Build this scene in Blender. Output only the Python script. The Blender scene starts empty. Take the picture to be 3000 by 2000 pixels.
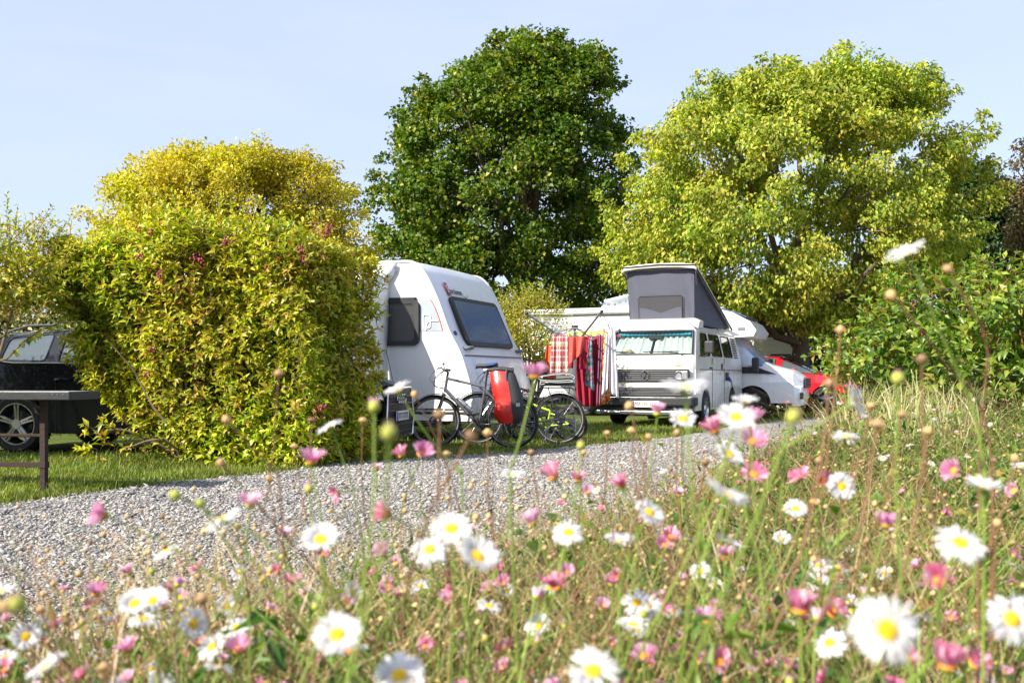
import bpy, bmesh, math, random
import numpy as np
from mathutils import Vector, Matrix, Euler
from mathutils.geometry import tessellate_polygon
random.seed(11); rng = np.random.default_rng(11)
S = bpy.context.scene
C = S.collection
R = math.radians

# ------------------------------------------------------------------ camera
F = 2917.0                       # focal length in photo pixels (35 mm on 36 mm, photo 3000 px wide)
EYE = 0.95
cam_d = bpy.data.cameras.new('camera'); cam = bpy.data.objects.new('camera', cam_d); C.objects.link(cam)
cam_d.lens = 35.0; cam_d.sensor_width = 36.0
cam_d.shift_y = 100.0/3000.0
cam_d.clip_start = 0.02; cam_d.clip_end = 2000
cam.location = (0, 0, EYE); cam.rotation_euler = (R(90), 0, 0)
cam_d.dof.use_dof = True; cam_d.dof.focus_distance = 12.0; cam_d.dof.aperture_fstop = 9.5
S.camera = cam

# ------------------------------------------------------------------ sky, sun, exposure
SUN_AZ = R(54)                   # from straight behind the camera towards its left
SUN_EL = R(36)
sdir = Vector((-math.sin(SUN_AZ)*math.cos(SUN_EL), -math.cos(SUN_AZ)*math.cos(SUN_EL), math.sin(SUN_EL)))
world = bpy.data.worlds.new('World'); S.world = world; world.use_nodes = True
wt = world.node_tree; wt.nodes.clear()
wo = wt.nodes.new('ShaderNodeOutputWorld'); bg = wt.nodes.new('ShaderNodeBackground')
sky = wt.nodes.new('ShaderNodeTexSky'); sky.sky_type = 'NISHITA'; sky.sun_disc = False
sky.sun_elevation = SUN_EL; sky.sun_rotation = math.atan2(sdir.x, sdir.y) % (2*math.pi)
sky.air_density = 1.0; sky.dust_density = 1.6; sky.ozone_density = 1.0
# thin high veil: pale, wispy, more of it low down
tc = wt.nodes.new('ShaderNodeTexCoord'); mp = wt.nodes.new('ShaderNodeMapping'); mp.inputs['Scale'].default_value = (1.6, 1.6, 9.0)
nz = wt.nodes.new('ShaderNodeTexNoise'); nz.inputs['Scale'].default_value = 2.2; nz.inputs['Detail'].default_value = 7; nz.inputs['Roughness'].default_value = .6
wt.links.new(tc.outputs['Generated'], mp.inputs['Vector']); wt.links.new(mp.outputs['Vector'], nz.inputs['Vector'])
cr = wt.nodes.new('ShaderNodeMapRange'); cr.inputs['From Min'].default_value = .42; cr.inputs['From Max'].default_value = .8
cr.inputs['To Min'].default_value = .66; cr.inputs['To Max'].default_value = .84
wt.links.new(nz.outputs['Fac'], cr.inputs['Value'])
mx = wt.nodes.new('ShaderNodeMixRGB'); mx.inputs['Color2'].default_value = (3.35, 3.78, 5.25, 1)
wt.links.new(cr.outputs['Result'], mx.inputs['Fac']); wt.links.new(sky.outputs['Color'], mx.inputs['Color1'])
wt.links.new(mx.outputs['Color'], bg.inputs['Color']); bg.inputs['Strength'].default_value = 0.115
wt.links.new(bg.outputs['Background'], wo.inputs['Surface'])
sun_d = bpy.data.lights.new('sun', 'SUN'); sun = bpy.data.objects.new('sun', sun_d); C.objects.link(sun)
sun_d.energy = 5.0; sun_d.angle = R(.53); sun_d.color = (1.0, .935, .82)
sun.rotation_euler = (-sdir).to_track_quat('-Z', 'Y').to_euler()
S.view_settings.view_transform = 'Standard'; S.view_settings.look = 'None'
S.view_settings.exposure = 1.02; S.view_settings.gamma = 1.0; S.view_settings.use_curve_mapping = False
S.render.engine = 'CYCLES'
S.cycles.max_bounces = 7; S.cycles.diffuse_bounces = 3; S.cycles.glossy_bounces = 3
S.cycles.transmission_bounces = 6; S.cycles.transparent_max_bounces = 8
S.cycles.use_denoising = True

def P(px, py, D):                # a point of the place from its photo pixel (3000 px wide) and its distance
    return Vector(((px-1500)/F*D, D, EYE+(1100-py)/F*D))

# ------------------------------------------------------------------ scene-graph helpers
def tag(o, label=None, cat=None, group=None, kind=None):
    if label: o['label'] = label
    if cat: o['category'] = cat
    if group: o['group'] = group
    if kind: o['kind'] = kind
    return o
def empty(name, loc=(0,0,0), rz=0, label=None, cat=None, group=None):
    o = bpy.data.objects.new(name, None); C.objects.link(o); o.empty_display_size = .1
    o.location = loc; o.rotation_euler = (0, 0, rz)
    return tag(o, label, cat, group)
def link(name, me, parent=None, kind=None):
    o = bpy.data.objects.new(name, me); C.objects.link(o)
    if parent: o.parent = parent
    if kind: o['kind'] = kind
    return o
def np_mesh(name, co, faces, mat=None, smooth=False):
    """co (N,3), faces (M,k) -> mesh"""
    me = bpy.data.meshes.new(name)
    co = np.ascontiguousarray(co, dtype=np.float32); faces = np.ascontiguousarray(faces, dtype=np.int32)
    m, k = faces.shape
    me.vertices.add(len(co)); me.vertices.foreach_set('co', co.ravel())
    me.loops.add(m*k); me.loops.foreach_set('vertex_index', faces.ravel())
    me.polygons.add(m); me.polygons.foreach_set('loop_start', np.arange(0, m*k, k, dtype=np.int32))
    if smooth: me.polygons.foreach_set('use_smooth', np.ones(m, dtype=bool))
    me.update(calc_edges=True)
    if mat is not None: me.materials.append(mat)
    return me

class MB:
    """collects shapes, then links them as ONE mesh object"""
    def __init__(s): s.v = []; s.f = []; s.m = []; s.mi = 0
    def add(s, vs, fs):
        b = len(s.v); s.v += [tuple(v) for v in vs]
        for f in fs: s.f.append(tuple(b+i for i in f)); s.m.append(s.mi)
        return s
    def box(s, c, size, rot=None):
        hx, hy, hz = (d/2 for d in size); c = Vector(c)
        vs = [Vector((x*hx, y*hy, z*hz)) for z in (-1,1) for y in (-1,1) for x in (-1,1)]
        if rot is not None:
            M = rot if isinstance(rot, Matrix) else Euler(rot).to_matrix(); vs = [M @ v for v in vs]
        return s.add([v+c for v in vs], [(0,2,3,1),(4,5,7,6),(0,1,5,4),(2,6,7,3),(0,4,6,2),(1,3,7,5)])
    def tube(s, path, r, n=8, cap=True, closed=False, flat=1.0):
        path = [Vector(p) for p in path]; k = len(path)
        rs = [r]*k if not hasattr(r, '__len__') else list(r)
        vs = []; fs = []
        ref = None
        for i, p in enumerate(path):
            a = path[(i-1) % k] if (closed or i > 0) else p
            b = path[(i+1) % k] if (closed or i < k-1) else p
            t = (b-a); t = t.normalized() if t.length > 1e-9 else Vector((0,0,1))
            if ref is None:
                ref = t.orthogonal().normalized()
                if abs(t.z) < .9: ref = (Vector((0,0,1))-t*t.z).normalized()
            else:
                ref = (ref - t*ref.dot(t)); ref = ref.normalized() if ref.length > 1e-6 else t.orthogonal().normalized()
            bi = t.cross(ref)
            for j in range(n):
                an = 2*math.pi*j/n
                vs.append(p + (ref*math.cos(an)*flat + bi*math.sin(an))*rs[i])
        segs = k if closed else k-1
        for i in range(segs):
            i2 = (i+1) % k
            for j in range(n):
                j2 = (j+1) % n
                fs.append((i*n+j, i2*n+j, i2*n+j2, i*n+j2)[::-1])
        if cap and not closed:
            fs.append(tuple(range(n))); fs.append(tuple((k-1)*n+j for j in reversed(range(n))))
        return s.add(vs, fs)
    def bar(s, a, b, r, n=8): return s.tube([a, b], r, n)
    def cyl(s, c, axis, r, h, n=20):
        c = Vector(c); axis = Vector(axis).normalized(); return s.tube([c-axis*h/2, c+axis*h/2], r, n)
    def torus(s, c, axis, R0, r, n=32, m=8, flat=1.0):
        c = Vector(c); axis = Vector(axis).normalized(); u = axis.orthogonal().normalized(); w = axis.cross(u)
        vs = []; fs = []
        for i in range(n):
            a = 2*math.pi*i/n; d = u*math.cos(a)+w*math.sin(a)
            for j in range(m):
                b = 2*math.pi*j/m
                vs.append(c + d*(R0+r*math.cos(b)) + axis*(r*flat*math.sin(b)))
        for i in range(n):
            for j in range(m):
                fs.append((i*m+j, i*m+(j+1)%m, ((i+1)%n)*m+(j+1)%m, ((i+1)%n)*m+j)[::-1])
        return s.add(vs, fs)
    def lathe(s, c, axis, prof, n=24, ang0=0, ang1=2*math.pi):
        """prof: list of (radius, along axis)"""
        c = Vector(c); axis = Vector(axis).normalized(); u = axis.orthogonal().normalized(); w = axis.cross(u)
        full = abs(ang1-ang0-2*math.pi) < 1e-6; nn = n if full else n+1
        vs = []; fs = []; k = len(prof)
        for i in range(nn):
            a = ang0+(ang1-ang0)*i/n; d = u*math.cos(a)+w*math.sin(a)
            for (r, h) in prof: vs.append(c+d*r+axis*h)
        for i in range(n):
            i2 = (i+1) % nn
            for j in range(k-1): fs.append((i*k+j, i2*k+j, i2*k+j+1, i*k+j+1))
        return s.add(vs, fs)
    def ball(s, c, r, n=12, m=8, sc=(1,1,1)):
        c = Vector(c); vs = [c+Vector((0,0,-r*sc[2]))]; fs = []
        for i in range(1, m):
            t = -math.pi/2+math.pi*i/m
            for j in range(n):
                a = 2*math.pi*j/n
                vs.append(c+Vector((r*sc[0]*math.cos(t)*math.cos(a), r*sc[1]*math.cos(t)*math.sin(a), r*sc[2]*math.sin(t))))
        vs.append(c+Vector((0,0,r*sc[2]))); top = len(vs)-1
        for j in range(n): fs.append((0, 1+(j+1)%n, 1+j)); fs.append((top, top-n+j, top-n+(j+1)%n))
        for i in range(m-2):
            for j in range(n): fs.append((1+i*n+j, 1+i*n+(j+1)%n, 1+(i+1)*n+(j+1)%n, 1+(i+1)*n+j))
        return s.add(vs, fs)
    def prism(s, poly, axis_vec, origin=(0,0,0), ux=(1,0,0), uy=(0,0,1)):
        """poly 2D points in (ux,uy) plane, extruded by axis_vec"""
        o = Vector(origin); ux = Vector(ux); uy = Vector(uy); av = Vector(axis_vec); n = len(poly)
        a = [o+ux*p[0]+uy*p[1] for p in poly]; b = [p+av for p in a]
        tri = tessellate_polygon([[Vector((p[0],p[1],0)) for p in poly]])
        fs = [tuple(t) for t in tri]+[tuple(n+i for i in reversed(t)) for t in tri]
        fs += [(i, (i+1)%n, n+(i+1)%n, n+i) for i in range(n)]
        return s.add(a+b, fs)
    def grid(s, pts):
        """pts[i][j] -> quads"""
        k = len(pts[0]); vs = [p for row in pts for p in row]
        fs = [(i*k+j, i*k+j+1, (i+1)*k+j+1, (i+1)*k+j) for i in range(len(pts)-1) for j in range(k-1)]
        return s.add(vs, fs)
    def build(s, name, mat, parent=None, smooth=None, bevel=None, kind=None, solid=None, fix=True):
        me = bpy.data.meshes.new(name); me.from_pydata(s.v, [], s.f)
        mats = mat if isinstance(mat, (list, tuple)) else [mat]
        for m in mats: me.materials.append(m)
        if len(mats) > 1: me.polygons.foreach_set('material_index', np.array(s.m, dtype=np.int32))
        if fix:
            bm = bmesh.new(); bm.from_mesh(me); bmesh.ops.recalc_face_normals(bm, faces=bm.faces); bm.to_mesh(me); bm.free()
        if smooth is not None:
            me.polygons.foreach_set('use_smooth', np.ones(len(me.polygons), dtype=bool))
            me.set_sharp_from_angle(angle=R(smooth))
        me.update()
        o = link(name, me, parent, kind)
        if solid:
            md = o.modifiers.new('solid', 'SOLIDIFY'); md.thickness = solid; md.offset = 0
        if bevel:
            md = o.modifiers.new('bevel', 'BEVEL'); md.width = bevel; md.segments = 2; md.limit_method = 'ANGLE'; md.angle_limit = R(35)
            md.harden_normals = False
        return o

# ------------------------------------------------------------------ materials
M = {}
def nodes(name):
    m = bpy.data.materials.new(name); m.use_nodes = True; t = m.node_tree; b = t.nodes['Principled BSDF']; return m, t, b
def _mul(c, k): return (min(1, c[0]*k), min(1, c[1]*k), min(1, c[2]*k), 1)
def mat(name, col, rough=.5, metal=0, var=.12, scale=6, bump=0, bscale=60, coat=0, spec=None, alpha=None, sheen=0, dirt=0):
    m, t, b = nodes(name)
    tc = t.nodes.new('ShaderNodeTexCoord')
    n = t.nodes.new('ShaderNodeTexNoise'); n.inputs['Scale'].default_value = scale; n.inputs['Detail'].default_value = 5
    t.links.new(tc.outputs['Object'], n.inputs['Vector'])
    r = t.nodes.new('ShaderNodeMixRGB'); r.inputs['Color1'].default_value = _mul(col, 1-var); r.inputs['Color2'].default_value = _mul(col, 1+var)
    t.links.new(n.outputs['Fac'], r.inputs['Fac']); out = r.outputs['Color']
    if dirt:                       # rain streaks and road film
        mpp = t.nodes.new('ShaderNodeMapping'); mpp.inputs['Scale'].default_value = (7, 7, .7); nd = t.nodes.new('ShaderNodeTexNoise'); nd.inputs['Scale'].default_value = 2.2; nd.inputs['Detail'].default_value = 7; nd.inputs['Roughness'].default_value = .65
        t.links.new(tc.outputs['Object'], mpp.inputs['Vector']); t.links.new(mpp.outputs['Vector'], nd.inputs['Vector'])
        md = t.nodes.new('ShaderNodeMapRange'); md.inputs['From Min'].default_value = .48; md.inputs['From Max'].default_value = .8; md.inputs['To Max'].default_value = dirt
        t.links.new(nd.outputs['Fac'], md.inputs['Value']); m2 = t.nodes.new('ShaderNodeMixRGB'); m2.inputs['Color2'].default_value = (.33, .30, .24, 1)
        t.links.new(md.outputs['Result'], m2.inputs['Fac']); t.links.new(out, m2.inputs['Color1']); out = m2.outputs['Color']
    t.links.new(out, b.inputs['Base Color'])
    rr = t.nodes.new('ShaderNodeMapRange'); rr.inputs['To Min'].default_value = max(0, rough-.08); rr.inputs['To Max'].default_value = min(1, rough+.08)
    t.links.new(n.outputs['Fac'], rr.inputs['Value']); t.links.new(rr.outputs['Result'], b.inputs['Roughness'])
    b.inputs['Metallic'].default_value = metal
    if coat: b.inputs['Coat Weight'].default_value = coat; b.inputs['Coat Roughness'].default_value = .08
    if spec is not None: b.inputs['Specular IOR Level'].default_value = spec
    if sheen: b.inputs['Sheen Weight'].default_value = sheen
    if alpha is not None: b.inputs['Alpha'].default_value = alpha
    if bump:
        n2 = t.nodes.new('ShaderNodeTexNoise'); n2.inputs['Scale'].default_value = bscale; n2.inputs['Detail'].default_value = 6
        t.links.new(tc.outputs['Object'], n2.inputs['Vector'])
        bp = t.nodes.new('ShaderNodeBump'); bp.inputs['Strength'].default_value = bump; bp.inputs['Distance'].default_value = .01
        t.links.new(n2.outputs['Fac'], bp.inputs['Height']); t.links.new(bp.outputs['Normal'], b.inputs['Normal'])
    M[name] = m; return m
def leafmat(name, cols, trans=.35, rough=.45, per='island', tcol=None, spec=.4):
    """cols: list of (pos, rgb) over a random per leaf"""
    m, t, b = nodes(name)
    if per == 'island': g = t.nodes.new('ShaderNodeNewGeometry'); src = g.outputs['Random Per Island']
    else: g = t.nodes.new('ShaderNodeObjectInfo'); src = g.outputs['Random']
    cr = t.nodes.new('ShaderNodeValToRGB'); e = cr.color_ramp.elements
    while len(e) < len(cols): e.new(.5)
    for i, (p, c) in enumerate(cols): e[i].position = p; e[i].color = (*c, 1)
    t.links.new(src, cr.inputs['Fac'])
    tc = t.nodes.new('ShaderNodeTexCoord'); n = t.nodes.new('ShaderNodeTexNoise'); n.inputs['Scale'].default_value = 1.3; n.inputs['Detail'].default_value = 3
    t.links.new(tc.outputs['Object'], n.inputs['Vector'])
    h = t.nodes.new('ShaderNodeHueSaturation'); mr = t.nodes.new('ShaderNodeMapRange'); mr.inputs['From Min'].default_value = .3; mr.inputs['From Max'].default_value = .7
    mr.inputs['To Min'].default_value = .68; mr.inputs['To Max'].default_value = 1.28
    n3 = t.nodes.new('ShaderNodeTexNoise'); n3.inputs['Scale'].default_value = .75; n3.inputs['Detail'].default_value = 2; t.links.new(tc.outputs['Object'], n3.inputs['Vector']); mh = t.nodes.new('ShaderNodeMapRange'); mh.inputs['From Min'].default_value = .3; mh.inputs['From Max'].default_value = .7; mh.inputs['To Min'].default_value = .482; mh.inputs['To Max'].default_value = .520; t.links.new(n3.outputs['Fac'], mh.inputs['Value']); t.links.new(mh.outputs['Result'], h.inputs['Hue'])
    t.links.new(n.outputs['Fac'], mr.inputs['Value']); t.links.new(mr.outputs['Result'], h.inputs['Value']); t.links.new(cr.outputs['Color'], h.inputs['Color'])
    t.links.new(h.outputs['Color'], b.inputs['Base Color']); b.inputs['Roughness'].default_value = rough
    b.inputs['Specular IOR Level'].default_value = spec
    tr = t.nodes.new('ShaderNodeBsdfTranslucent'); ts = t.nodes.new('ShaderNodeHueSaturation'); ts.inputs['Value'].default_value = 1.5; ts.inputs['Saturation'].default_value = 1.1
    t.links.new(h.outputs['Color'], ts.inputs['Color']); t.links.new(ts.outputs['Color'], tr.inputs['Color'])
    ms = t.nodes.new('ShaderNodeMixShader'); ms.inputs['Fac'].default_value = trans
    o = t.nodes['Material Output']
    t.links.new(b.outputs['BSDF'], ms.inputs[1]); t.links.new(tr.outputs['BSDF'], ms.inputs[2]); t.links.new(ms.outputs['Shader'], o.inputs['Surface'])
    M[name] = m; return m
def glassmat(name, tint, clear=.5, rough=.03):
    m, t, b = nodes(name); b.inputs['Base Color'].default_value = (*tint, 1); b.inputs['Roughness'].default_value = rough
    b.inputs['Specular IOR Level'].default_value = .8; b.inputs['Coat Weight'].default_value = .6; b.inputs['Coat Roughness'].default_value = .02
    tr = t.nodes.new('ShaderNodeBsdfTransparent'); tr.inputs['Color'].default_value = (.88, .95, .93, 1)
    ms = t.nodes.new('ShaderNodeMixShader'); ms.inputs['Fac'].default_value = clear
    o = t.nodes['Material Output']
    t.links.new(b.outputs['BSDF'], ms.inputs[1]); t.links.new(tr.outputs['BSDF'], ms.inputs[2]); t.links.new(ms.outputs['Shader'], o.inputs['Surface'])
    M[name] = m; return m

# ------------------------------------------------------------------ leaves
def _norm(a): return a/np.maximum(np.linalg.norm(a, axis=-1, keepdims=True), 1e-9)
def leaves_arrays(pos, d, nrm, L, Wd, fold=.25, droop=.15):
    d = _norm(d); side = _norm(np.cross(d, nrm)); up = np.cross(side, d)
    L = L[:, None]; Wd = Wd[:, None]
    base = pos; mid = pos+d*L*.45 + up*L*.03; tip = pos+d*L - up*L*droop
    l = mid+side*Wd*.5+up*Wd*fold; r = mid-side*Wd*.5+up*Wd*fold
    return base, l, mid, r, tip
def leaf_mesh4(name, pos, d, nrm, L, Wd, mt, fold=.3, droop=.15):   # 4 triangles, folded along the rib
    b, l, m, r, t = leaves_arrays(pos, d, nrm, L, Wd, fold, droop)
    n = len(pos); co = np.stack([b, l, m, r, t], 1).reshape(-1, 3)
    i = (np.arange(n)*5)[:, None]
    f = np.concatenate([i+np.array([[0,2,1]]), i+np.array([[0,3,2]]), i+np.array([[2,4,1]]), i+np.array([[2,3,4]])], 1).reshape(-1, 3)
    return np_mesh(name, co, f, mt)
def leaf_mesh2(name, pos, d, nrm, L, Wd, mt, fold=.25, droop=.1):   # 2 triangles
    b, l, m, r, t = leaves_arrays(pos, d, nrm, L, Wd, fold, droop)
    n = len(pos); co = np.stack([b, r, t, l], 1).reshape(-1, 3)
    i = (np.arange(n)*4)[:, None]
    f = np.concatenate([i+np.array([[0,1,2]]), i+np.array([[0,2,3]])], 1).reshape(-1, 3)
    return np_mesh(name, co, f, mt)
def rand_dir(n):
    v = rng.normal(size=(n, 3)); return _norm(v)
def tubes_mesh(name, paths, radii, mt, n=5):                        # many tapered tubes as one mesh
    mb = MB()
    for p, r in zip(paths, radii): mb.tube(p, r, n, cap=False)
    me = bpy.data.meshes.new(name); me.from_pydata(mb.v, [], mb.f); me.materials.append(mt)
    me.polygons.foreach_set('use_smooth', np.ones(len(me.polygons), dtype=bool)); me.update(); return me
# ================================================================== GROUND
def interp(x, xs, ys): return np.interp(x, xs, ys)
# left edge of the gravel lane, from where the grass ends
EDGE = [(-12,-2),(-7.5,2.5),(-5.0,5.3),(-3.75,7.29),(-3.35,8.15),(-2.8,9.09),(-2.33,9.72),(-1.86,10.6),(-1.0,11.5),(-.15,12.05),(.65,13.0),(1.42,13.86),(2.3,15.0),(3.3,17.0),(4.26,19.1),(6.5,22.2),(14,30),(30,44)]
EX = [p[0] for p in EDGE]; EY = [p[1] for p in EDGE]
def edge_y(x): return np.interp(x, EX, EY)       # gravel lies where y < edge_y(x)
# foot of the planted bank on the right
BD = [-2,.5,.9,1.3,2,3,4.3,6,9,14,20]; BX = [-4.1,-2.7,-2.1,-1.65,-1.1,-.5,.15,.95,2.7,5.6,9.2]
def bank_h(x, y):
    d = (x-np.interp(y, BD, BX))*.72
    t = np.clip(d/.9, 0, 1); t = t*t*(3-2*t)
    Hh = np.interp(y, [-1,1,2.4,4,6,9,14], [.46,.42,.40,.52,.62,.5,.25])
    return t*Hh

def ground_mat():
    m, t, b = nodes('lawn_soil'); b.inputs['Roughness'].default_value = .95; b.inputs['Specular IOR Level'].default_value = .1
    g = t.nodes.new('ShaderNodeNewGeometry'); L = t.links
    n1 = t.nodes.new('ShaderNodeTexNoise'); n1.inputs['Scale'].default_value = .9; n1.inputs['Detail'].default_value = 8; n1.inputs['Roughness'].default_value = .65
    n2 = t.nodes.new('ShaderNodeTexNoise'); n2.inputs['Scale'].default_value = 26; n2.inputs['Detail'].default_value = 6
    L.new(g.outputs['Position'], n1.inputs['Vector']); L.new(g.outputs['Position'], n2.inputs['Vector'])
    c1 = t.nodes.new('ShaderNodeValToRGB'); e = c1.color_ramp.elements
    e[0].position = .32; e[0].color = (.10, .075, .035, 1); e[1].position = .5; e[1].color = (.085, .12, .022, 1); x = e.new(.68); x.color = (.12, .17, .03, 1)
    L.new(n1.outputs['Fac'], c1.inputs['Fac'])
    mx = t.nodes.new('ShaderNodeMixRGB'); mx.blend_type = 'MULTIPLY'; mx.inputs['Fac'].default_value = .8
    c2 = t.nodes.new('ShaderNodeValToRGB'); c2.color_ramp.elements[0].position = .3; c2.color_ramp.elements[0].color = (.35,.35,.35,1); c2.color_ramp.elements[1].position = .7; c2.color_ramp.elements[1].color = (1.3,1.3,1.2,1)
    L.new(n2.outputs['Fac'], c2.inputs['Fac']); L.new(c1.outputs['Color'], mx.inputs['Color1']); L.new(c2.outputs['Color'], mx.inputs['Color2'])
    L.new(mx.outputs['Color'], b.inputs['Base Color'])
    bp = t.nodes.new('ShaderNodeBump'); bp.inputs['Strength'].default_value = .8; bp.inputs['Distance'].default_value = .03
    L.new(n2.outputs['Fac'], bp.inputs['Height']); L.new(bp.outputs['Normal'], b.inputs['Normal'])
    return m
def gravel_mat():
    m, t, b = nodes('gravel_bed'); b.inputs['Roughness'].default_value = .9; b.inputs['Specular IOR Level'].default_value = .2
    g = t.nodes.new('ShaderNodeNewGeometry'); L = t.links
    v = t.nodes.new('ShaderNodeTexVoronoi'); v.inputs['Scale'].default_value = 42; v.inputs['Randomness'].default_value = 1
    L.new(g.outputs['Position'], v.inputs['Vector'])
    cr = t.nodes.new('ShaderNodeValToRGB'); e = cr.color_ramp.elements
    e[0].position = 0; e[0].color = (.10,.105,.115,1); e[1].position = .35; e[1].color = (.27,.27,.27,1)
    x = e.new(.75); x.color = (.37,.36,.34,1); x = e.new(1); x.color = (.46,.42,.36,1)
    sp = t.nodes.new('ShaderNodeSeparateColor'); L.new(v.outputs['Color'], sp.inputs['Color']); L.new(sp.outputs['Red'], cr.inputs['Fac'])
    L.new(cr.outputs['Color'], b.inputs['Base Color'])
    bp = t.nodes.new('ShaderNodeBump'); bp.invert = True; bp.inputs['Strength'].default_value = 1; bp.inputs['Distance'].default_value = .02
    L.new(v.outputs['Distance'], bp.inputs['Height']); L.new(bp.outputs['Normal'], b.inputs['Normal'])
    return m
gm = ground_mat()
# one sheet out to the horizon, finer near the camera
gx = np.concatenate([-np.geomspace(900, 12, 14), np.linspace(-10, 12, 45), np.geomspace(14, 900, 14)])
gy = np.concatenate([[-60, -20, -6], np.linspace(-3, 30, 67), np.geomspace(33, 1500, 16)])
GX, GY = np.meshgrid(gx, gy)
GZ = np.zeros_like(GX)
co = np.stack([GX, GY, GZ], -1).reshape(-1, 3); w = len(gx)
ii, jj = np.meshgrid(np.arange(len(gy)-1), np.arange(w-1), indexing='ij'); a = (ii*w+jj).ravel()
tag(link('ground', np_mesh('ground', co, np.stack([a, a+1, a+w+1, a+w], 1), gm)), kind='structure')
# gravel lane
lane = MB(); xs = np.concatenate([np.linspace(-12, 6.5, 140), np.linspace(6.7, 30, 30)]); rows = []
for x in xs:
    y1 = float(edge_y(x)) + .05*math.sin(x*9.3)+.04*math.sin(x*23.1+1)
    rows.append([(x, y1-k*1.0, .006 if k else -.01) for k in (0, .08, 1, 3, 6, 10, 16, 30)])
lane.grid(rows)
tag(lane.build('gravel_lane', gravel_mat()), kind='structure')

# loose stones of the lane: uncountable, one object
def stone_field():
    n = 185000
    # denser near the camera, where single stones can be seen
    D = rng.uniform(0, 1, n)**1.35*12.6+2.5
    px = rng.uniform(-150, 2500, n); x = (px-1500)/F*D
    ok = (D < edge_y(x)-.02+rng.normal(0, .05, n)+np.where(rng.uniform(0,1,n) < .05, .18, 0)) & (x < np.interp(D, BD, BX)+.5)
    x = x[ok]; D = D[ok]; n = len(x)
    s = rng.lognormal(math.log(.0078), .42, n)*np.clip(.8+D*.035, .8, 1.3)
    s = np.clip(s, .0035, .028)
    oct_ = np.array([[1,0,0],[0,1,0],[-1,0,0],[0,-1,0],[0,0,1],[0,0,-1]], float)
    v = oct_[None]*(1+rng.uniform(-.38, .38, (n, 6, 1))) + rng.uniform(-.28, .28, (n, 6, 3))
    sc = np.stack([rng.uniform(.8, 1.7, n), rng.uniform(.7, 1.2, n), rng.uniform(.22, .6, n)], -1)
    v = v*sc[:, None]*s[:, None, None]
    an = rng.uniform(0, 6.283, n); c, q = np.cos(an)[:, None], np.sin(an)[:, None]
    tl = rng.normal(0, .35, n)[:, None]
    X = v[..., 0]*c-v[..., 1]*q; Y = v[..., 0]*q+v[..., 1]*c; Z = v[..., 2]+X*tl
    co = np.stack([X+x[:, None], Y+D[:, None], Z+(.008+s*.32+rng.uniform(0, .006, n))[:, None]], -1).reshape(-1, 3)
    f = np.array([[0,1,4],[1,2,4],[2,3,4],[3,0,4],[1,0,5],[2,1,5],[3,2,5],[0,3,5]])
    F_ = (np.arange(n)*6)[:, None, None]+f[None]
    mm, t, b = nodes('slate_chip'); L = t.links; b.inputs['Roughness'].default_value = .8; b.inputs['Specular IOR Level'].default_value = .3
    g = t.nodes.new('ShaderNodeNewGeometry'); cr = t.nodes.new('ShaderNodeValToRGB'); e = cr.color_ramp.elements
    cols = [(0,(.12,.12,.13)),(.15,(.22,.218,.22)),(.45,(.31,.30,.285)),(.75,(.37,.355,.33)),(.92,(.44,.42,.39)),(1,(.53,.51,.48))]
    while len(e) < len(cols): e.new(.5)
    for i, (p, c_) in enumerate(cols): e[i].position = p; e[i].color = (*c_, 1)
    L.new(g.outputs['Random Per Island'], cr.inputs['Fac'])
    nn_ = t.nodes.new('ShaderNodeTexNoise'); nn_.inputs['Scale'].default_value = 1.1; nn_.inputs['Detail'].default_value = 5; L.new(g.outputs['Position'], nn_.inputs['Vector'])
    c2 = t.nodes.new('ShaderNodeValToRGB'); c2.color_ramp.elements[0].position = .35; c2.color_ramp.elements[0].color = (.86,.85,.86,1); c2.color_ramp.elements[1].position = .65; c2.color_ramp.elements[1].color = (1.16,1.13,1.07,1); L.new(nn_.outputs['Fac'], c2.inputs['Fac'])
    mm_ = t.nodes.new('ShaderNodeMixRGB'); mm_.blend_type = 'MULTIPLY'; mm_.inputs['Fac'].default_value = 1; L.new(cr.outputs['Color'], mm_.inputs['Color1']); L.new(c2.outputs['Color'], mm_.inputs['Color2']); L.new(mm_.outputs['Color'], b.inputs['Base Color'])
    return np_mesh('gravel', co, F_.reshape(-1, 3), mm)
tag(link('gravel', stone_field()), label='loose grey slate chippings covering the lane', cat='gravel', kind='stuff')

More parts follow.
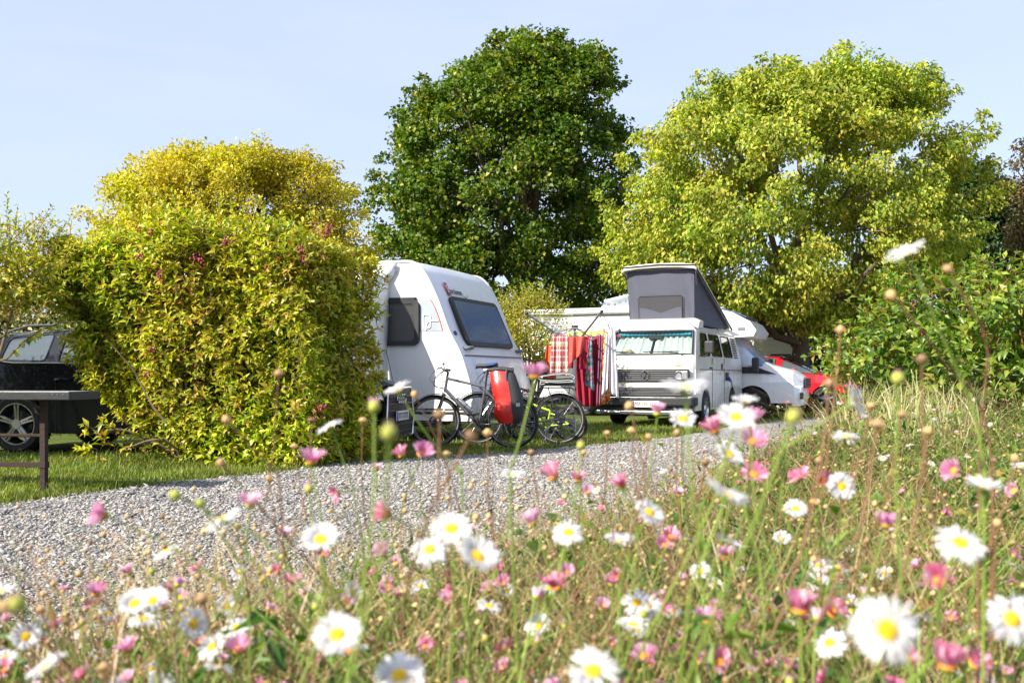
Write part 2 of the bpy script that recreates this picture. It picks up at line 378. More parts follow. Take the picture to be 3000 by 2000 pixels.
# lawn blades
def grass_field():
    P_ = []
    for (n, D0, D1, p0, p1) in ((95000, 6.9, 11.8, -100, 1300), (42000, 11, 21, 800, 2350)):
        D = np.sqrt(rng.uniform(D0**2, D1**2, n)) if D0 < 8 else rng.uniform(D0, D1, n)
        x = (rng.uniform(p0, p1, n)-1500)/F*D
        P_.append(np.stack([x, D], 1))
    p = np.concatenate(P_); e = edge_y(p[:, 0])
    frng = .05*np.sin(p[:, 0]*9.3)+.04*np.sin(p[:, 0]*23.1+1)
    lim = e+frng+rng.normal(0, .10, len(p))-np.where(rng.uniform(0,1,len(p)) < .04, .35, 0)
    ok = p[:, 1] > lim
    # bare trodden earth under and beside the table
    bare = np.exp(-((p[:, 0]+3.4)/1.5)**2-((p[:, 1]-8.9)/.42)**2) > rng.uniform(.12, 1.0, len(p))
    ok &= ~bare
    p = p[ok]; n = len(p)
    h = rng.gamma(5, .0075, n)+.012
    tall = np.exp(-((p[:, 0]+4.1)/.7)**2-((p[:, 1]-10.4)/.35)**2)*rng.uniform(0, 1, n); h = h*(1+1.8*tall)
    rim = np.exp(-((p[:, 1]-edge_y(p[:, 0]))/.15)**2); h = h*(1+.5*rim*rng.uniform(0, 1, n))
    an = rng.uniform(0, 6.283, n); d = np.stack([np.cos(an), np.sin(an), np.zeros(n)], 1)
    lean = rng.uniform(.1, .9, n)[:, None]*h[:, None]
    wd = rng.uniform(.0035, .0065, n)[:, None]; sd = np.stack([-d[:, 1], d[:, 0], np.zeros(n)], 1)
    b = np.stack([p[:, 0], p[:, 1], np.full(n, -.004)], 1); up = np.array([[0, 0, 1.]])
    v0 = b-sd*wd; v1 = b+sd*wd; m = b+d*lean*.35+up*h[:, None]*.62; v2 = m+sd*wd*.7; v3 = m-sd*wd*.7; tp = b+d*lean+up*h[:, None]
    co = np.stack([v0, v1, v2, v3, tp], 1).reshape(-1, 3); i = (np.arange(n)*5)[:, None]
    f = np.concatenate([i+np.array([[0,1,2]]), i+np.array([[0,2,3]]), i+np.array([[3,2,4]])], 1).reshape(-1, 3)
    mt = leafmat('grass_blade', [(0,(.08,.12,.014)),(.35,(.14,.20,.025)),(.7,(.21,.26,.04)),(.9,(.30,.30,.07)),(1,(.40,.33,.13))], trans=.4, spec=.3)
    return np_mesh('grass', co, f, mt)
tag(link('grass', grass_field()), label='short sunlit lawn grass beside the gravel lane', cat='grass', kind='stuff')

# ================================================================== TREES
bark = mat('bark', (.11, .085, .06), .9, var=.45, scale=9, bump=.9, bscale=22)
def limb_path(a, b, n=6, wob=.12, sag=0):
    a = Vector(a); b = Vector(b); L = (b-a).length; out = []
    for i in range(n):
        t = i/(n-1); p = a.lerp(b, t)
        if 0 < i < n-1: p += Vector((random.gauss(0, wob), random.gauss(0, wob), random.gauss(0, wob)))*L*.35
        p.z += sag*math.sin(math.pi*t)*L
        out.append(p)
    return out
def tree(label, outline, D, depth, nclump, nleaf, lsize, mt, trunk_px, trunk_r, ground_z=0, clump_r=.6, droop=.5, name='tree', fill=.45, limbs=10, lw=.62, twig=.25):
    """outline: photo (y, left x, right x) rows of the crown, from the top down"""
    oy = np.array([o[0] for o in outline], float); ol = np.array([o[1] for o in outline], float); orr = np.array([o[2] for o in outline], float)
    base = Vector(((trunk_px-1500)/F*D, D, ground_z))
    root = empty(name, base, 0, label, 'tree')
    sh = clump_r*.8*F/D; pts = []; tries = 0
    oy = oy.copy(); oy[0] += sh*.8; ol = ol+sh*.55; orr = orr-sh*.55
    mid = (ol+orr)/2; ol = np.minimum(ol, mid-15); orr = np.maximum(orr, mid+15)
    while len(pts) < nclump and tries < nclump*60:
        tries += 1
        y = random.uniform(oy[0], oy[-1]); l = np.interp(y, oy, ol); r = np.interp(y, oy, orr)
        hw = (r-l)/2; u = random.uniform(-1, 1); v = random.uniform(-1, 1); q = u*u+v*v
        if q > 1: continue
        # most clumps near the surface of the crown
        ty = (y-oy[0])/(oy[-1]-oy[0]); shell = max(q, (1-ty)**6)
        if shell < random.random()*(1-fill*.6) : continue
        px = (l+r)/2+u*hw; dd = D+v*hw/F*D*depth
        pts.append(P(px, 1100-(1100-y), D)*1.0)
        p = pts[-1]; p.x = (px-1500)/F*D; p.y = dd
    cl = np.array([tuple(p) for p in pts])
    crs = rng.uniform(.55, 1.25, len(cl))*clump_r
    # small sprays that break the outline
    ne = int(len(cl)*.55); ey = rng.uniform(0, 1, ne)*(oy[-1]-oy[0])+oy[0]; el = np.interp(ey, oy, ol); er = np.interp(ey, oy, orr)
    an = rng.uniform(0, 2*math.pi, ne); qq = rng.uniform(.98, 1.13, ne)
    epx = (el+er)/2+(er-el)/2*np.cos(an)*qq; edd = D+(er-el)/2/F*D*depth*np.sin(an)*qq
    ez = EYE+(1100-ey)/F*D+rng.uniform(0, .9, ne)*clump_r
    cl = np.concatenate([cl, np.stack([(epx-1500)/F*D, edd, ez], 1)]); crs = np.concatenate([crs, rng.uniform(.25, .55, ne)*clump_r])
    wgt = crs**2; wgt = wgt/wgt.sum()
    k = rng.choice(len(cl), nleaf, p=wgt)
    off = rand_dir(nleaf)*(rng.uniform(0, 1, nleaf)**.42)[:, None]
    pos = cl[k]+off*crs[k][:, None]*np.array([[1.1, 1.1, .8]])
    cen = np.array([base.x, D, cl[:, 2].mean()])
    outw = _norm(pos-cen)
    d = _norm(outw*.55+rand_dir(nleaf)*.9+np.array([[0, 0, -droop]]))
    nr = _norm(outw*.5+rand_dir(nleaf)*.75+np.array([[0, 0, .75]]))
    L = rng.uniform(.6, 1.35, nleaf)*lsize
    me = leaf_mesh2('crown', pos-np.array(base)[None], d, nr, L, L*lw, mt)
    link('crown', me, root, 'stuff')
    # sprays that break the outline
    top = Vector(cl.mean(0)); tz = float(cl[:, 2].min())
    tb = MB(); tk = [Vector((0, 0, -.1)), Vector((.05, 0, .5)), Vector((0, .05, tz*.55)), Vector((random.gauss(0, .15), 0, tz*.55+(top.z-tz)*.55)), Vector((random.gauss(0, .25), 0, top.z+(cl[:, 2].max()-top.z)*.55))]
    tb.tube(tk, [trunk_r*1.35, trunk_r*1.05, trunk_r*.85, trunk_r*.5, trunk_r*.12], 10)
    tb.build('trunk', bark, root, smooth=60)
    idx = rng.choice(len(cl), min(limbs, len(cl)), replace=False)
    for i in idx:
        e = Vector(cl[i])-base; s0 = random.uniform(.35, .95); zz = tz*.55+(e.z-tz*.55)*random.uniform(.1, .45)
        st = Vector((0, 0, max(.6, zz)))
        pth = limb_path(st, e, 6, .1, .05)
        lb = MB(); lb.tube(pth, [trunk_r*.42*(1-.15*j) for j in range(6)], 6); lb.build('limb', bark, root, smooth=60)
    tw = []; tr = []
    for i in rng.choice(len(cl), min(int(len(cl)*twig), 160), replace=False):
        e = Vector(cl[i])-base; inn = e.lerp(Vector((0, 0, top.z*.8)), .45)
        tw.append(limb_path(inn, e, 4, .1)); tr.append([.035, .026, .018, .006])
    if tw: link('twigs', tubes_mesh('twigs', tw, tr, bark, 4), root, 'stuff')
    return root
lm_yel = leafmat('golden_leaf', [(0,(.26,.25,.012)),(.3,(.40,.38,.02)),(.7,(.55,.48,.035)),(1,(.62,.52,.08))], trans=.4, rough=.5)
lm_lime = leafmat('lime_leaf', [(0,(.10,.17,.014)),(.3,(.22,.29,.025)),(.65,(.36,.41,.05)),(.88,(.50,.48,.06)),(1,(.58,.48,.09))], trans=.4, rough=.5)
lm_maple = leafmat('maple_leaf', [(0,(.035,.075,.008)),(.4,(.075,.140,.011)),(.8,(.14,.205,.016)),(.94,(.25,.27,.025)),(1,(.42,.35,.05))], trans=.33, rough=.45, spec=.3)
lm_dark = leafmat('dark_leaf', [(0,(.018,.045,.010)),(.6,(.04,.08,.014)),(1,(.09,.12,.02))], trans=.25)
lm_copper = leafmat('copper_leaf', [(0,(.05,.05,.015)),(.5,(.11,.085,.028)),(1,(.22,.16,.05))], trans=.3)
lm_priv = leafmat('privet_leaf', [(0,(.07,.12,.015)),(.5,(.13,.20,.022)),(1,(.26,.30,.05))], trans=.35)
lm_tan = leafmat('tan_leaf', [(0,(.16,.15,.03)),(.5,(.30,.26,.07)),(1,(.42,.34,.13))], trans=.35)

tree('broad dark green maple with a domed crown behind the caravan',
     [(108,1490,1620),(165,1420,1725),(240,1300,1810),(320,1200,1850),(400,1150,1850),(500,1115,1850),(620,1085,1840),(720,1075,1850),(820,1090,1850),(900,1130,1840)],
     33, .85, 320, 105000, .13, lm_maple, 1545, .28, clump_r=.70, limbs=16, lw=.95, droop=.35)
tree('wide lime yellow tree with drooping leaves behind the pop-top van',
     [(205,2300,2450),(250,2080,2640),(300,2020,2720),(360,1930,2790),(440,1850,2840),(540,1800,2870),(640,1770,2870),(740,1765,2830),(820,1810,2740),(890,1870,2620),(950,1980,2480)],
     28, .8, 390, 135000, .125, lm_lime, 2345, .30, clump_r=.62, limbs=14, droop=.95, twig=.12, lw=.6)
tree('rounded golden yellow tree showing above the left hedge',
     [(432,640,780),(462,520,880),(515,385,980),(575,318,1025),(640,285,1065),(720,285,1085),(800,300,1090)],
     24, .8, 260, 78000, .085, lm_yel, 700, .17, clump_r=.45, limbs=9, droop=.45)
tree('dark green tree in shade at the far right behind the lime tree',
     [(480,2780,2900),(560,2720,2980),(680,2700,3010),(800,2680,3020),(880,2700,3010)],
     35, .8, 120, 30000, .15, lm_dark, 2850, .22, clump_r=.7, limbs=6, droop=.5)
tree('copper brown tree cut by the right edge of the view',
     [(350,3020,3250),(420,2985,3300),(520,2965,3320),(650,2955,3330),(780,2960,3320),(850,2980,3300)],
     30, .8, 110, 22000, .12, lm_copper, 3140, .2, clump_r=.55, limbs=6, droop=.5)
# ================================================================== HEDGES AND BUSHES
def leaf_proto(name, mt, lw=.42):            # one leaf, unit length along +Y, normal +Z: shared by the leaf parts
    v = [(0,0,0),(.32*lw,.18,.03),(.5*lw,.42,.06),(.36*lw,.72,.03),(0,1,-.10),(-.36*lw,.72,.03),(-.5*lw,.42,.06),(-.32*lw,.18,.03),(0,.25,.0),(0,.6,.01)]
    f = [(0,1,8),(1,2,8),(2,9,8),(2,3,9),(3,4,9),(4,5,9),(5,6,9),(6,8,9),(6,7,8),(7,0,8)]
    me = bpy.data.meshes.new(name); me.from_pydata(v, [], f); me.materials.append(mt); me.update(); return me
def leaf_objects(parent, proto, pos, d, nrm, L, n=300):
    d = _norm(d); s = _norm(np.cross(d, nrm)); up = np.cross(s, d)
    for i in range(min(n, len(pos))):
        o = bpy.data.objects.new('leaf', proto); C.objects.link(o); o.parent = parent
        l = float(L[i]); m = Matrix(((s[i,0]*l, d[i,0]*l, up[i,0]*l, pos[i,0]), (s[i,1]*l, d[i,1]*l, up[i,1]*l, pos[i,1]), (s[i,2]*l, d[i,2]*l, up[i,2]*l, pos[i,2]), (0,0,0,1)))
        o.matrix_local = m
def shoots(bases, dirs, lens, spacing, lsize, spread=.9, lw=.4):
    """opposite leaves along many shoots -> arrays pos, dir, normal, length"""
    PP, DD, NN, LL = [], [], [], []; paths = []
    for b, dv, ln in zip(bases, dirs, lens):
        b = Vector(b); dv = Vector(dv).normalized(); pts = [b]; cur = dv.copy(); k = max(2, int(ln/spacing))
        side = cur.orthogonal().normalized(); side.rotate(Matrix.Rotation(random.uniform(0, 6.28), 3, cur))
        for i in range(k):
            cur = (cur+Vector((random.gauss(0,.09), random.gauss(0,.09), random.gauss(0,.08)+.01))).normalized()
            pts.append(pts[-1]+cur*spacing)
            side.rotate(Matrix.Rotation(R(90)+random.gauss(0,.3), 3, cur)); side = (side-cur*side.dot(cur)).normalized()
            t = i/k; sz = lsize*(1.1-.55*t)*random.uniform(.75, 1.2)
            for q in (1, -1):
                dd = (side*q*spread+cur*(.5+.5*t)+Vector((random.gauss(0,.2), random.gauss(0,.2), random.gauss(0,.2)-.12))).normalized()
                nn = (cur*.8+Vector((0,0,.7))+Vector((random.gauss(0,.35), random.gauss(0,.35), random.gauss(0,.3)))).normalized()
                PP.append(tuple(pts[-1])); DD.append(tuple(dd)); NN.append(tuple(nn)); LL.append(sz)
        PP.append(tuple(pts[-1])); DD.append(tuple((cur+Vector((0,0,.1))).normalized())); NN.append((random.gauss(0,.3), -.7, .7)); LL.append(lsize*.6)
        paths.append(pts)
    return np.array(PP), np.array(DD), np.array(NN), np.array(LL), paths
twigm = mat('twig_bark', (.16, .11, .06), .85, var=.35, scale=20)
redtwig = mat('red_twig', (.22, .07, .035), .7, var=.3, scale=20)

W_COLS = [(0,(.12,.18,.012)),(.25,(.26,.33,.02)),(.55,(.43,.46,.03)),(.8,(.56,.52,.045)),(.94,(.58,.43,.09)),(1,(.36,.13,.05))]
lm_wei = leafmat('weigela_leaf', W_COLS, trans=.32, rough=.38)
lm_wei1 = leafmat('weigela_single_leaf', W_COLS, trans=.32, rough=.38, per='object')
lm_wbud = mat('weigela_flower', (.27, .018, .055), .5, var=.3, scale=30)

# --- big clipped hedge on the left. Plan: quadrilateral; the left foot is open so the parked car shows through
HA, HB, HC, HE = Vector((-5.1, 10.55)), Vector((-2.12, 10.15)), Vector((-1.48, 11.3)), Vector((-4.9, 11.35))
def hedge_left_limit(z):          # how far left the foliage reaches, by height (x at the front face)
    return np.interp(z, [0, .35, .55, .8, 1.0, 1.3, 1.7, 2.1, 2.5, 2.8], [-3.62, -3.76, -4.12, -4.36, -4.47, -4.55, -4.72, -4.9, -4.8, -4.4])
def hedge_top(x): return np.interp(x, [-5, -4.6, -4.1, -3.4, -2.6, -2.0, -1.4], [2.08, 2.28, 2.40, 2.52, 2.46, 2.32, 2.16])
hedge = empty('hedge', (-3.2, 10.8, 0), 0, 'big clipped yellow green hedge with pink buds in front of the dark estate car', 'hedge')
H0 = Vector((-3.2, 10.8, 0))
def hedge_points():
    bs, ds, ls = [], [], []
    # front face
    for i in range(1050):
        z = random.uniform(.05, 2.45); lim = float(hedge_left_limit(z)); t = random.random(); x = lim+(HB.x-lim)*t
        y = HA.y+(HB.y-HA.y)*((x-HA.x)/(HB.x-HA.x)); z = min(z, float(hedge_top(x)))
        bul = .10*math.sin(x*3.1+z*2.3)+.07*math.sin(x*7+z*5)
        bs.append((x, y+.22+bul+.9*max(0, z-2.05)**1.4, z-.08)); ds.append((random.gauss(-.12,.35), -1+random.gauss(0,.25), random.uniform(.1,1.0))); ls.append(random.uniform(.14,.34))
    # end face, to the right
    for i in range(520):
        z = random.uniform(.05, 2.4); t = random.random(); p = HB.lerp(HC, t); z = min(z, float(hedge_top(p.x)))
        bs.append((p.x-.16+.05*math.sin(z*6+t*9), p.y, z-.06)); ds.append((1, random.gauss(-.2,.3), random.uniform(.1,.9))); ls.append(random.uniform(.12,.26))
    # top
    for i in range(560):
        u, v = random.random(), random.random(); p = (HA.lerp(HB, u)).lerp(HE.lerp(HC, u), v)
        long_ = random.random() < .16
        bs.append((p.x, p.y, float(hedge_top(p.x))-.12-.30*max(0, .22-min(v, 1-u, u))/.22+.06*math.sin(p.x*5+p.y*3))); ds.append((random.gauss(0,.35), random.gauss(-.25,.3), 1)); ls.append(random.uniform(.3,.55) if long_ else random.uniform(.12,.3))
    # left end, ragged and leaning out
    for i in range(330):
        z = random.uniform(.75, 2.45); x = float(hedge_left_limit(z)); t = random.random()
        bs.append((x+.15, HA.y+t*.7, z-.06)); ds.append((-1, random.gauss(-.4,.35), random.gauss(.25,.4))); ls.append(random.uniform(.15,.42))
    # low sprigs and ivy at the open left foot
    for i in range(26):
        x = random.uniform(-4.4, -3.7); bs.append((x, 10.42+random.uniform(-.1,.1), random.uniform(.02, .30+.35*(x+4.65)))); ds.append((random.gauss(-.4,.5), random.gauss(-.3,.3), random.uniform(.2,1))); ls.append(random.uniform(.08,.2))
    return bs, ds, ls
bs, ds, ls = hedge_points()
bs = [tuple(Vector(b)-H0) for b in bs]
pp, dd, nn, LL, paths = shoots(bs, ds, ls, .048, .115)
order = np.argsort(pp[:, 1]+rng.normal(0, .25, len(pp)))
first = order[:2400][rng.permutation(2400)[:300]]; rest = np.setdiff1d(np.arange(len(pp)), first)
leaf_objects(hedge, leaf_proto('leaf', lm_wei1, .42), pp[first], dd[first], nn[first], LL[first]*1.12)
# inner fill, so the mass is dense
n = 32000
z = rng.uniform(.1, 2.4, n); lim = hedge_left_limit(z); u = rng.uniform(0, 1, n); v = rng.uniform(.1, 1, n)
x = lim+.1+(HB.x+v*.6-lim-.15)*u; y0 = HA.y+(HB.y-HA.y)*((x-HA.x)/(HB.x-HA.x)); y = np.maximum(y0, HB.y+(x-HB.x)*1.75)+.14+v*.85*np.interp(x, [-4.9, -2], [.6, 1])
q = np.stack([x, np.minimum(y, 11.3), np.minimum(z, hedge_top(x)-.05)], 1)-np.array(H0)[None]
pos = np.concatenate([pp[rest], q]); dr = np.concatenate([dd[rest], rand_dir(n)]); nr = np.concatenate([nn[rest], rand_dir(n)+np.array([[0,-.6,.6]])]); Ls = np.concatenate([LL[rest], rng.uniform(.07, .12, n)])
link('leaves', leaf_mesh4('leaves', pos, dr, nr, Ls, Ls*.42, lm_wei), hedge, 'stuff')
link('twigs', tubes_mesh('twigs', paths, [[.004-.0026*i/len(p) for i in range(len(p))] for p in paths], twigm, 3), hedge, 'stuff')
for i in range(15):
    x0 = random.uniform(-3.5, -1.9); y0 = 10.65+random.uniform(-.1, .4)
    e = Vector((x0+random.gauss(-.35,.35), y0+random.gauss(0,.15), random.uniform(1.2, 2.0)))
    mb = MB(); mb.tube(limb_path((x0, y0, -.05), e, 7, .07), [.022, .02, .018, .016, .012, .009, .005], 6); o = mb.build('stem', twigm, hedge, smooth=60); o.location = -H0
# the leaning bare stems at the open left foot
for (a, b, c_) in (((-3.35,10.5,0),(-3.75,10.42,.62),(-4.25,10.4,1.35)), ((-3.3,10.45,0),(-3.6,10.38,.7),(-3.8,10.3,1.3)), ((-3.4,10.5,0),(-3.95,10.4,.35),(-4.3,10.3,.38)), ((-3.2,10.5,0),(-3.45,10.4,.5),(-3.5,10.3,1.2)), ((-3.45,10.5,0),(-3.62,10.35,.3),(-4.05,10.3,.18))):
    mb = MB(); mb.tube([a, Vector(a).lerp(Vector(b), .5)+Vector((.03,0,.02)), b, Vector(b).lerp(Vector(c_), .5)+Vector((.04,0,.03)), c_], [.024, .02, .016, .011, .005], 6); o = mb.build('stem', twigm, hedge, smooth=60); o.location = -H0
# pink buds
bl = MB()
for (px, py) in ((955,675),(970,668),(962,690),(935,690),(925,665),(703,680),(690,690),(662,702),(672,698),(655,715),(412,752),(408,757),(578,755),(585,765),(602,690),(472,802),(470,815),(405,672),(440,682),(887,735),(895,762),(902,758),(780,780),(447,1022),(429,1100),(945,1190),(925,1217),(540,690)):
    c0 = P(px, py, 10.15+(.35 if py < 700 else -.02)) - H0
    for j in range(7):
        bl.ball(c0+Vector((random.gauss(0,.022), random.gauss(-.02,.015), random.gauss(0,.022))), random.uniform(.007,.013), 6, 4, (1,1,1.5))
bl.build('flower_buds', lm_wbud, hedge, smooth=60, kind='stuff')

# --- ragged shrub at the far left, its arching branch over the car
def shrub(name, label, cat, centre, rad, nsh, lsz, mt, mt1, spacing=.05, lens=(.15,.4), single=0, lw=.42, stems=6, inner=3000, zmin=.05, upb=.5, tm=None):
    centre = Vector(centre); rad = Vector(rad); root = empty(name, (centre.x, centre.y, 0), 0, label, cat); O = Vector((centre.x, centre.y, 0))
    bs, ds, ls = [], [], []
    while len(bs) < nsh:
        v = Vector((random.gauss(0,1), random.gauss(0,1), random.gauss(0,1))).normalized()
        if v.z < -.75: continue
        k = random.uniform(.82, 1.02)+.10*math.sin(v.x*5+v.z*7)
        p = Vector((v.x*rad.x*k, v.y*rad.y*k, v.z*rad.z*k))+centre
        if p.z < zmin: continue
        bs.append(tuple(p-O)); ds.append((v.x+random.gauss(0,.35), v.y+random.gauss(0,.35), v.z+upb+random.gauss(0,.3))); ls.append(random.uniform(*lens))
    pp, dd, nn, LL, paths = shoots(bs, ds, ls, spacing, lsz)
    rest = np.arange(len(pp))
    if single:
        od = np.argsort(pp[:, 1]+rng.normal(0, .12, len(pp))); first = od[:single*5][rng.permutation(single*5)[:single]]; rest = np.setdiff1d(rest, first)
        leaf_objects(root, leaf_proto('leaf', mt1, lw), pp[first], dd[first], nn[first], LL[first]*1.15, single)
    q = rand_dir(inner)*(rng.uniform(0, 1, inner)**.5)[:, None]*np.array([[rad.x, rad.y, rad.z]])*.95+np.array([[0, 0, centre.z]])
    q = q[q[:, 2] > zmin]; m = len(q)
    pos = np.concatenate([pp[rest], q]); dr = np.concatenate([dd[rest], rand_dir(m)]); nr = np.concatenate([nn[rest], rand_dir(m)+np.array([[0,-.5,.6]])]); Ls = np.concatenate([LL[rest], rng.uniform(.7,1.1,m)*lsz])
    link('leaves', leaf_mesh4('leaves', pos, dr, nr, Ls, Ls*lw, mt), root, 'stuff')
    link('twigs', tubes_mesh('twigs', paths, [[.004-.0026*i/len(p) for i in range(len(p))] for p in paths], tm or twigm, 3), root, 'stuff')
    for i in range(stems):
        e = Vector((random.uniform(-.6,.6)*rad.x, random.uniform(-.6,.6)*rad.y, centre.z+random.uniform(.2,.7)*rad.z))
        mb = MB(); mb.tube(limb_path((random.gauss(0,.12), random.gauss(0,.12), zmin-.1), e, 6, .08), [.024,.02,.017,.013,.009,.004], 6); mb.build('stem', tm or twigm, root, smooth=60)
    return root
sh = shrub('shrub', 'ragged yellow green shrub leaning in at the left edge above the dark car', 'shrub', (-5.35, 10.35, 1.98), (.62, .5, .42), 330, .075, lm_wei, lm_wei1, lens=(.15,.5), zmin=1.45, inner=2600, stems=0, single=0)
for k in range(4):
    mb = MB(); mb.tube(limb_path((-.6+.1*k, .1, -.05), (random.gauss(-.1,.2), 0, 1.8), 7, .05), [.03,.027,.024,.02,.016,.012,.006], 6); mb.build('stem', twigm, sh, smooth=60)
# the same shrub goes on to the left, beyond the frame, and shades the car
q = rand_dir(9000)*(rng.uniform(0, 1, 9000)**.4)[:, None]*np.array([[1.35, .75, 1.05]])+np.array([[-1.75, .35, 1.65]]); Lq = rng.uniform(.07, .12, 9000)
link('leaves', leaf_mesh4('leaves', q, rand_dir(9000), rand_dir(9000)+np.array([[0,-.4,.6]]), Lq, Lq*.42, lm_wei), sh, 'stuff')
for k in range(5):
    mb = MB(); mb.tube(limb_path((-1.7+.15*k, .35, -.05), (random.gauss(-1.75,.6), .35, 2.0), 7, .05), [.03,.027,.024,.02,.016,.012,.006], 6); mb.build('stem', twigm, sh, smooth=60)
# arching, half bare branch over the car window
pth = [P(-60,1075,10.3), P(20,1050,10.3), P(70,1000,10.3), P(120,965,10.3), P(180,945,10.3), P(245,940,10.35)]
br = MB(); O = Vector((-5.35, 10.35, 0)); br.tube([p-O for p in pth], [.014,.012,.010,.009,.007,.004], 6); br.build('branch', twigm, sh, smooth=60)
lp, ld, ln_ = [], [], []
for i in range(46):
    t = random.uniform(.25, 1); k = min(4, int(t*5)); p = pth[k].lerp(pth[k+1], t*5-k)
    lp.append(tuple(p-O)); ld.append((random.gauss(0,.5), random.gauss(-.1,.3), -1+random.gauss(0,.3))); ln_.append((random.gauss(0,.5), -1, .3))
lp = np.array(lp); LLb = rng.uniform(.05, .09, len(lp)); link('branch_leaves', leaf_mesh4('branch_leaves', lp, np.array(ld), np.array(ln_), LLb, LLb*.45, lm_wei), sh, 'stuff')
# two long shoots against the sky
for (a, b) in ((P(40,700,10.2), P(132,625,10.2)), (P(190,760,10.2), P(222,640,10.2))):
    pp_, dd_, nn_, LL_, pa_ = shoots([tuple(a-O)], [tuple(b-a)], [(b-a).length], .05, .085)
    link('shoot_leaves', leaf_mesh4('shoot_leaves', pp_, dd_, nn_, LL_, LL_*.42, lm_wei), sh, 'stuff'); link('shoot_stem', tubes_mesh('shoot_stem', pa_, [[.006-.004*i/len(p) for i in range(len(p))] for p in pa_], redtwig, 4), sh)

# --- leafy dogwood bush on the bank, right
D_COLS = [(0,(.05,.11,.014)),(.3,(.10,.19,.020)),(.65,(.18,.28,.032)),(.92,(.30,.36,.05)),(1,(.36,.30,.07))]
lm_dog = leafmat('dogwood_leaf', D_COLS, trans=.38, rough=.35)
lm_dog1 = leafmat('dogwood_single_leaf', D_COLS, trans=.38, rough=.35, per='object')
shrub('bush', 'large leafy green bush with pointed leaves behind the flowers', 'bush', (3.62, 6.9, 1.02), (1.25, .75, .62), 1050, .082, lm_dog, lm_dog1, spacing=.055, lens=(.12,.34), single=300, lw=.5, stems=12, inner=5200, zmin=.3, upb=.15, tm=redtwig)

# --- sparse, half bare small tree beside the caravan nose
hz = shrub('small_tree', 'thin half bare small tree with yellowing leaves between caravan and clothes dryer', 'tree', P(1530, 985, 18.0), (.70, .5, .62), 520, .068, lm_wei, lm_wei, lens=(.2,.5), inner=2600, stems=9, zmin=.7, spacing=.06)
for k in range(7):
    mb = MB(); mb.tube(limb_path((random.gauss(.1,.05), 0, 0), (random.gauss(.1,.4), random.gauss(0,.2), random.uniform(1.2,2.1)), 7, .1), [.05,.045,.036,.028,.02,.013,.005], 6); mb.build('limb', bark, hz, smooth=60)

# --- clipped hedges farther back
def far_hedge(label, pts, h, thick, n, lsz, mt, name='hedge'):
    a = Vector(pts[0]); root = empty(name, (a.x, a.y, 0), 0, label, 'hedge')
    A = np.array(pts, float); seg = rng.integers(0, len(A)-1, n); t = rng.uniform(0, 1, n)[:, None]
    p = A[seg]*(1-t)+A[seg+1]*t; dirv = _norm(A[seg+1]-A[seg]); nrm = np.stack([-dirv[:, 1], dirv[:, 0]], 1)
    face = rng.uniform(0, 1, n); z = rng.uniform(0, 1, n)
    hh = h*(1+.10*np.sin(p[:, 0]*1.7)+.06*np.sin(p[:, 0]*4.9+1))
    o = np.where(face < .6, -1, rng.uniform(-1, 1, n)); zz = np.where(face < .6, z*hh, hh)
    bump = .16*np.sin(p[:, 0]*3.3+zz*4)+.12*rng.normal(size=n)
    xy = p+nrm*((o*thick/2+bump)*1.0)[:, None]
    pos = np.stack([xy[:, 0]-a.x, xy[:, 1]-a.y, zz+rng.normal(0, .08, n)], 1)
    L = rng.uniform(.6, 1.3, n)*lsz
    nr = np.stack([nrm[:, 0]*-.6, nrm[:, 1]*-.6-.2, np.full(n, .6)], 1)+rand_dir(n)*.8
    link('leaves', leaf_mesh2('leaves', pos, rand_dir(n)+np.array([[0,0,.25]]), nr, L, L*.6, mt), root, 'stuff')
    mb = MB(); B = [Vector((q[0]-a.x, q[1]-a.y, 0)) for q in pts]
    for u, v in zip(B[:-1], B[1:]):
        L_ = (v-u).length
        for k in range(int(L_/.7)):
            q = u.lerp(v, (k+.5)/(L_/.7)); mb.tube(limb_path(q, q+Vector((random.gauss(0,.2), random.gauss(0,.1), h*.85)), 4, .05), [.04,.03,.02,.01], 4)
    mb.build('stems', bark, root, kind='stuff')
    return root
# unseen wood added behind the viewer, for the cars and windows to mirror
def wood_behind():
    n = 26000; x = rng.uniform(-42, 42, n); h = 4.6+1.3*np.sin(x*.45)+.7*np.sin(x*1.3+1); z = rng.uniform(0, 1, n)*h; y = -19-.012*x*x*0+rng.normal(0, .8, n)-.25*z
    L = rng.uniform(.28, .6, n); return leaf_mesh2('reflection_wood', np.stack([x, y, z], 1), rand_dir(n), rand_dir(n)+np.array([[0,.6,.4]]), L, L*.7, lm_dark)
tag(link('reflection_wood', wood_behind()), 'unseen dark wood behind the viewer, added for reflections', 'wood', kind='stuff')
far_hedge('tan and yellow clipped hedge behind the dark estate car', [(-14, 16.5), (-6, 16.2), (-3.8, 16.8)], 2.3, 1.1, 22000, .09, lm_tan)
far_hedge('glossy green clipped hedge behind the small white caravan', [(5.5, 35), (9.5, 33), (16, 29)], 2.75, 1.3, 26000, .14, lm_priv)
far_hedge('long boundary hedge in the shade under the trees', [(-26, 40), (-8, 39), (6, 39.5), (24, 37), (40, 36)], 3.0, 1.6, 60000, .27, lm_dark)
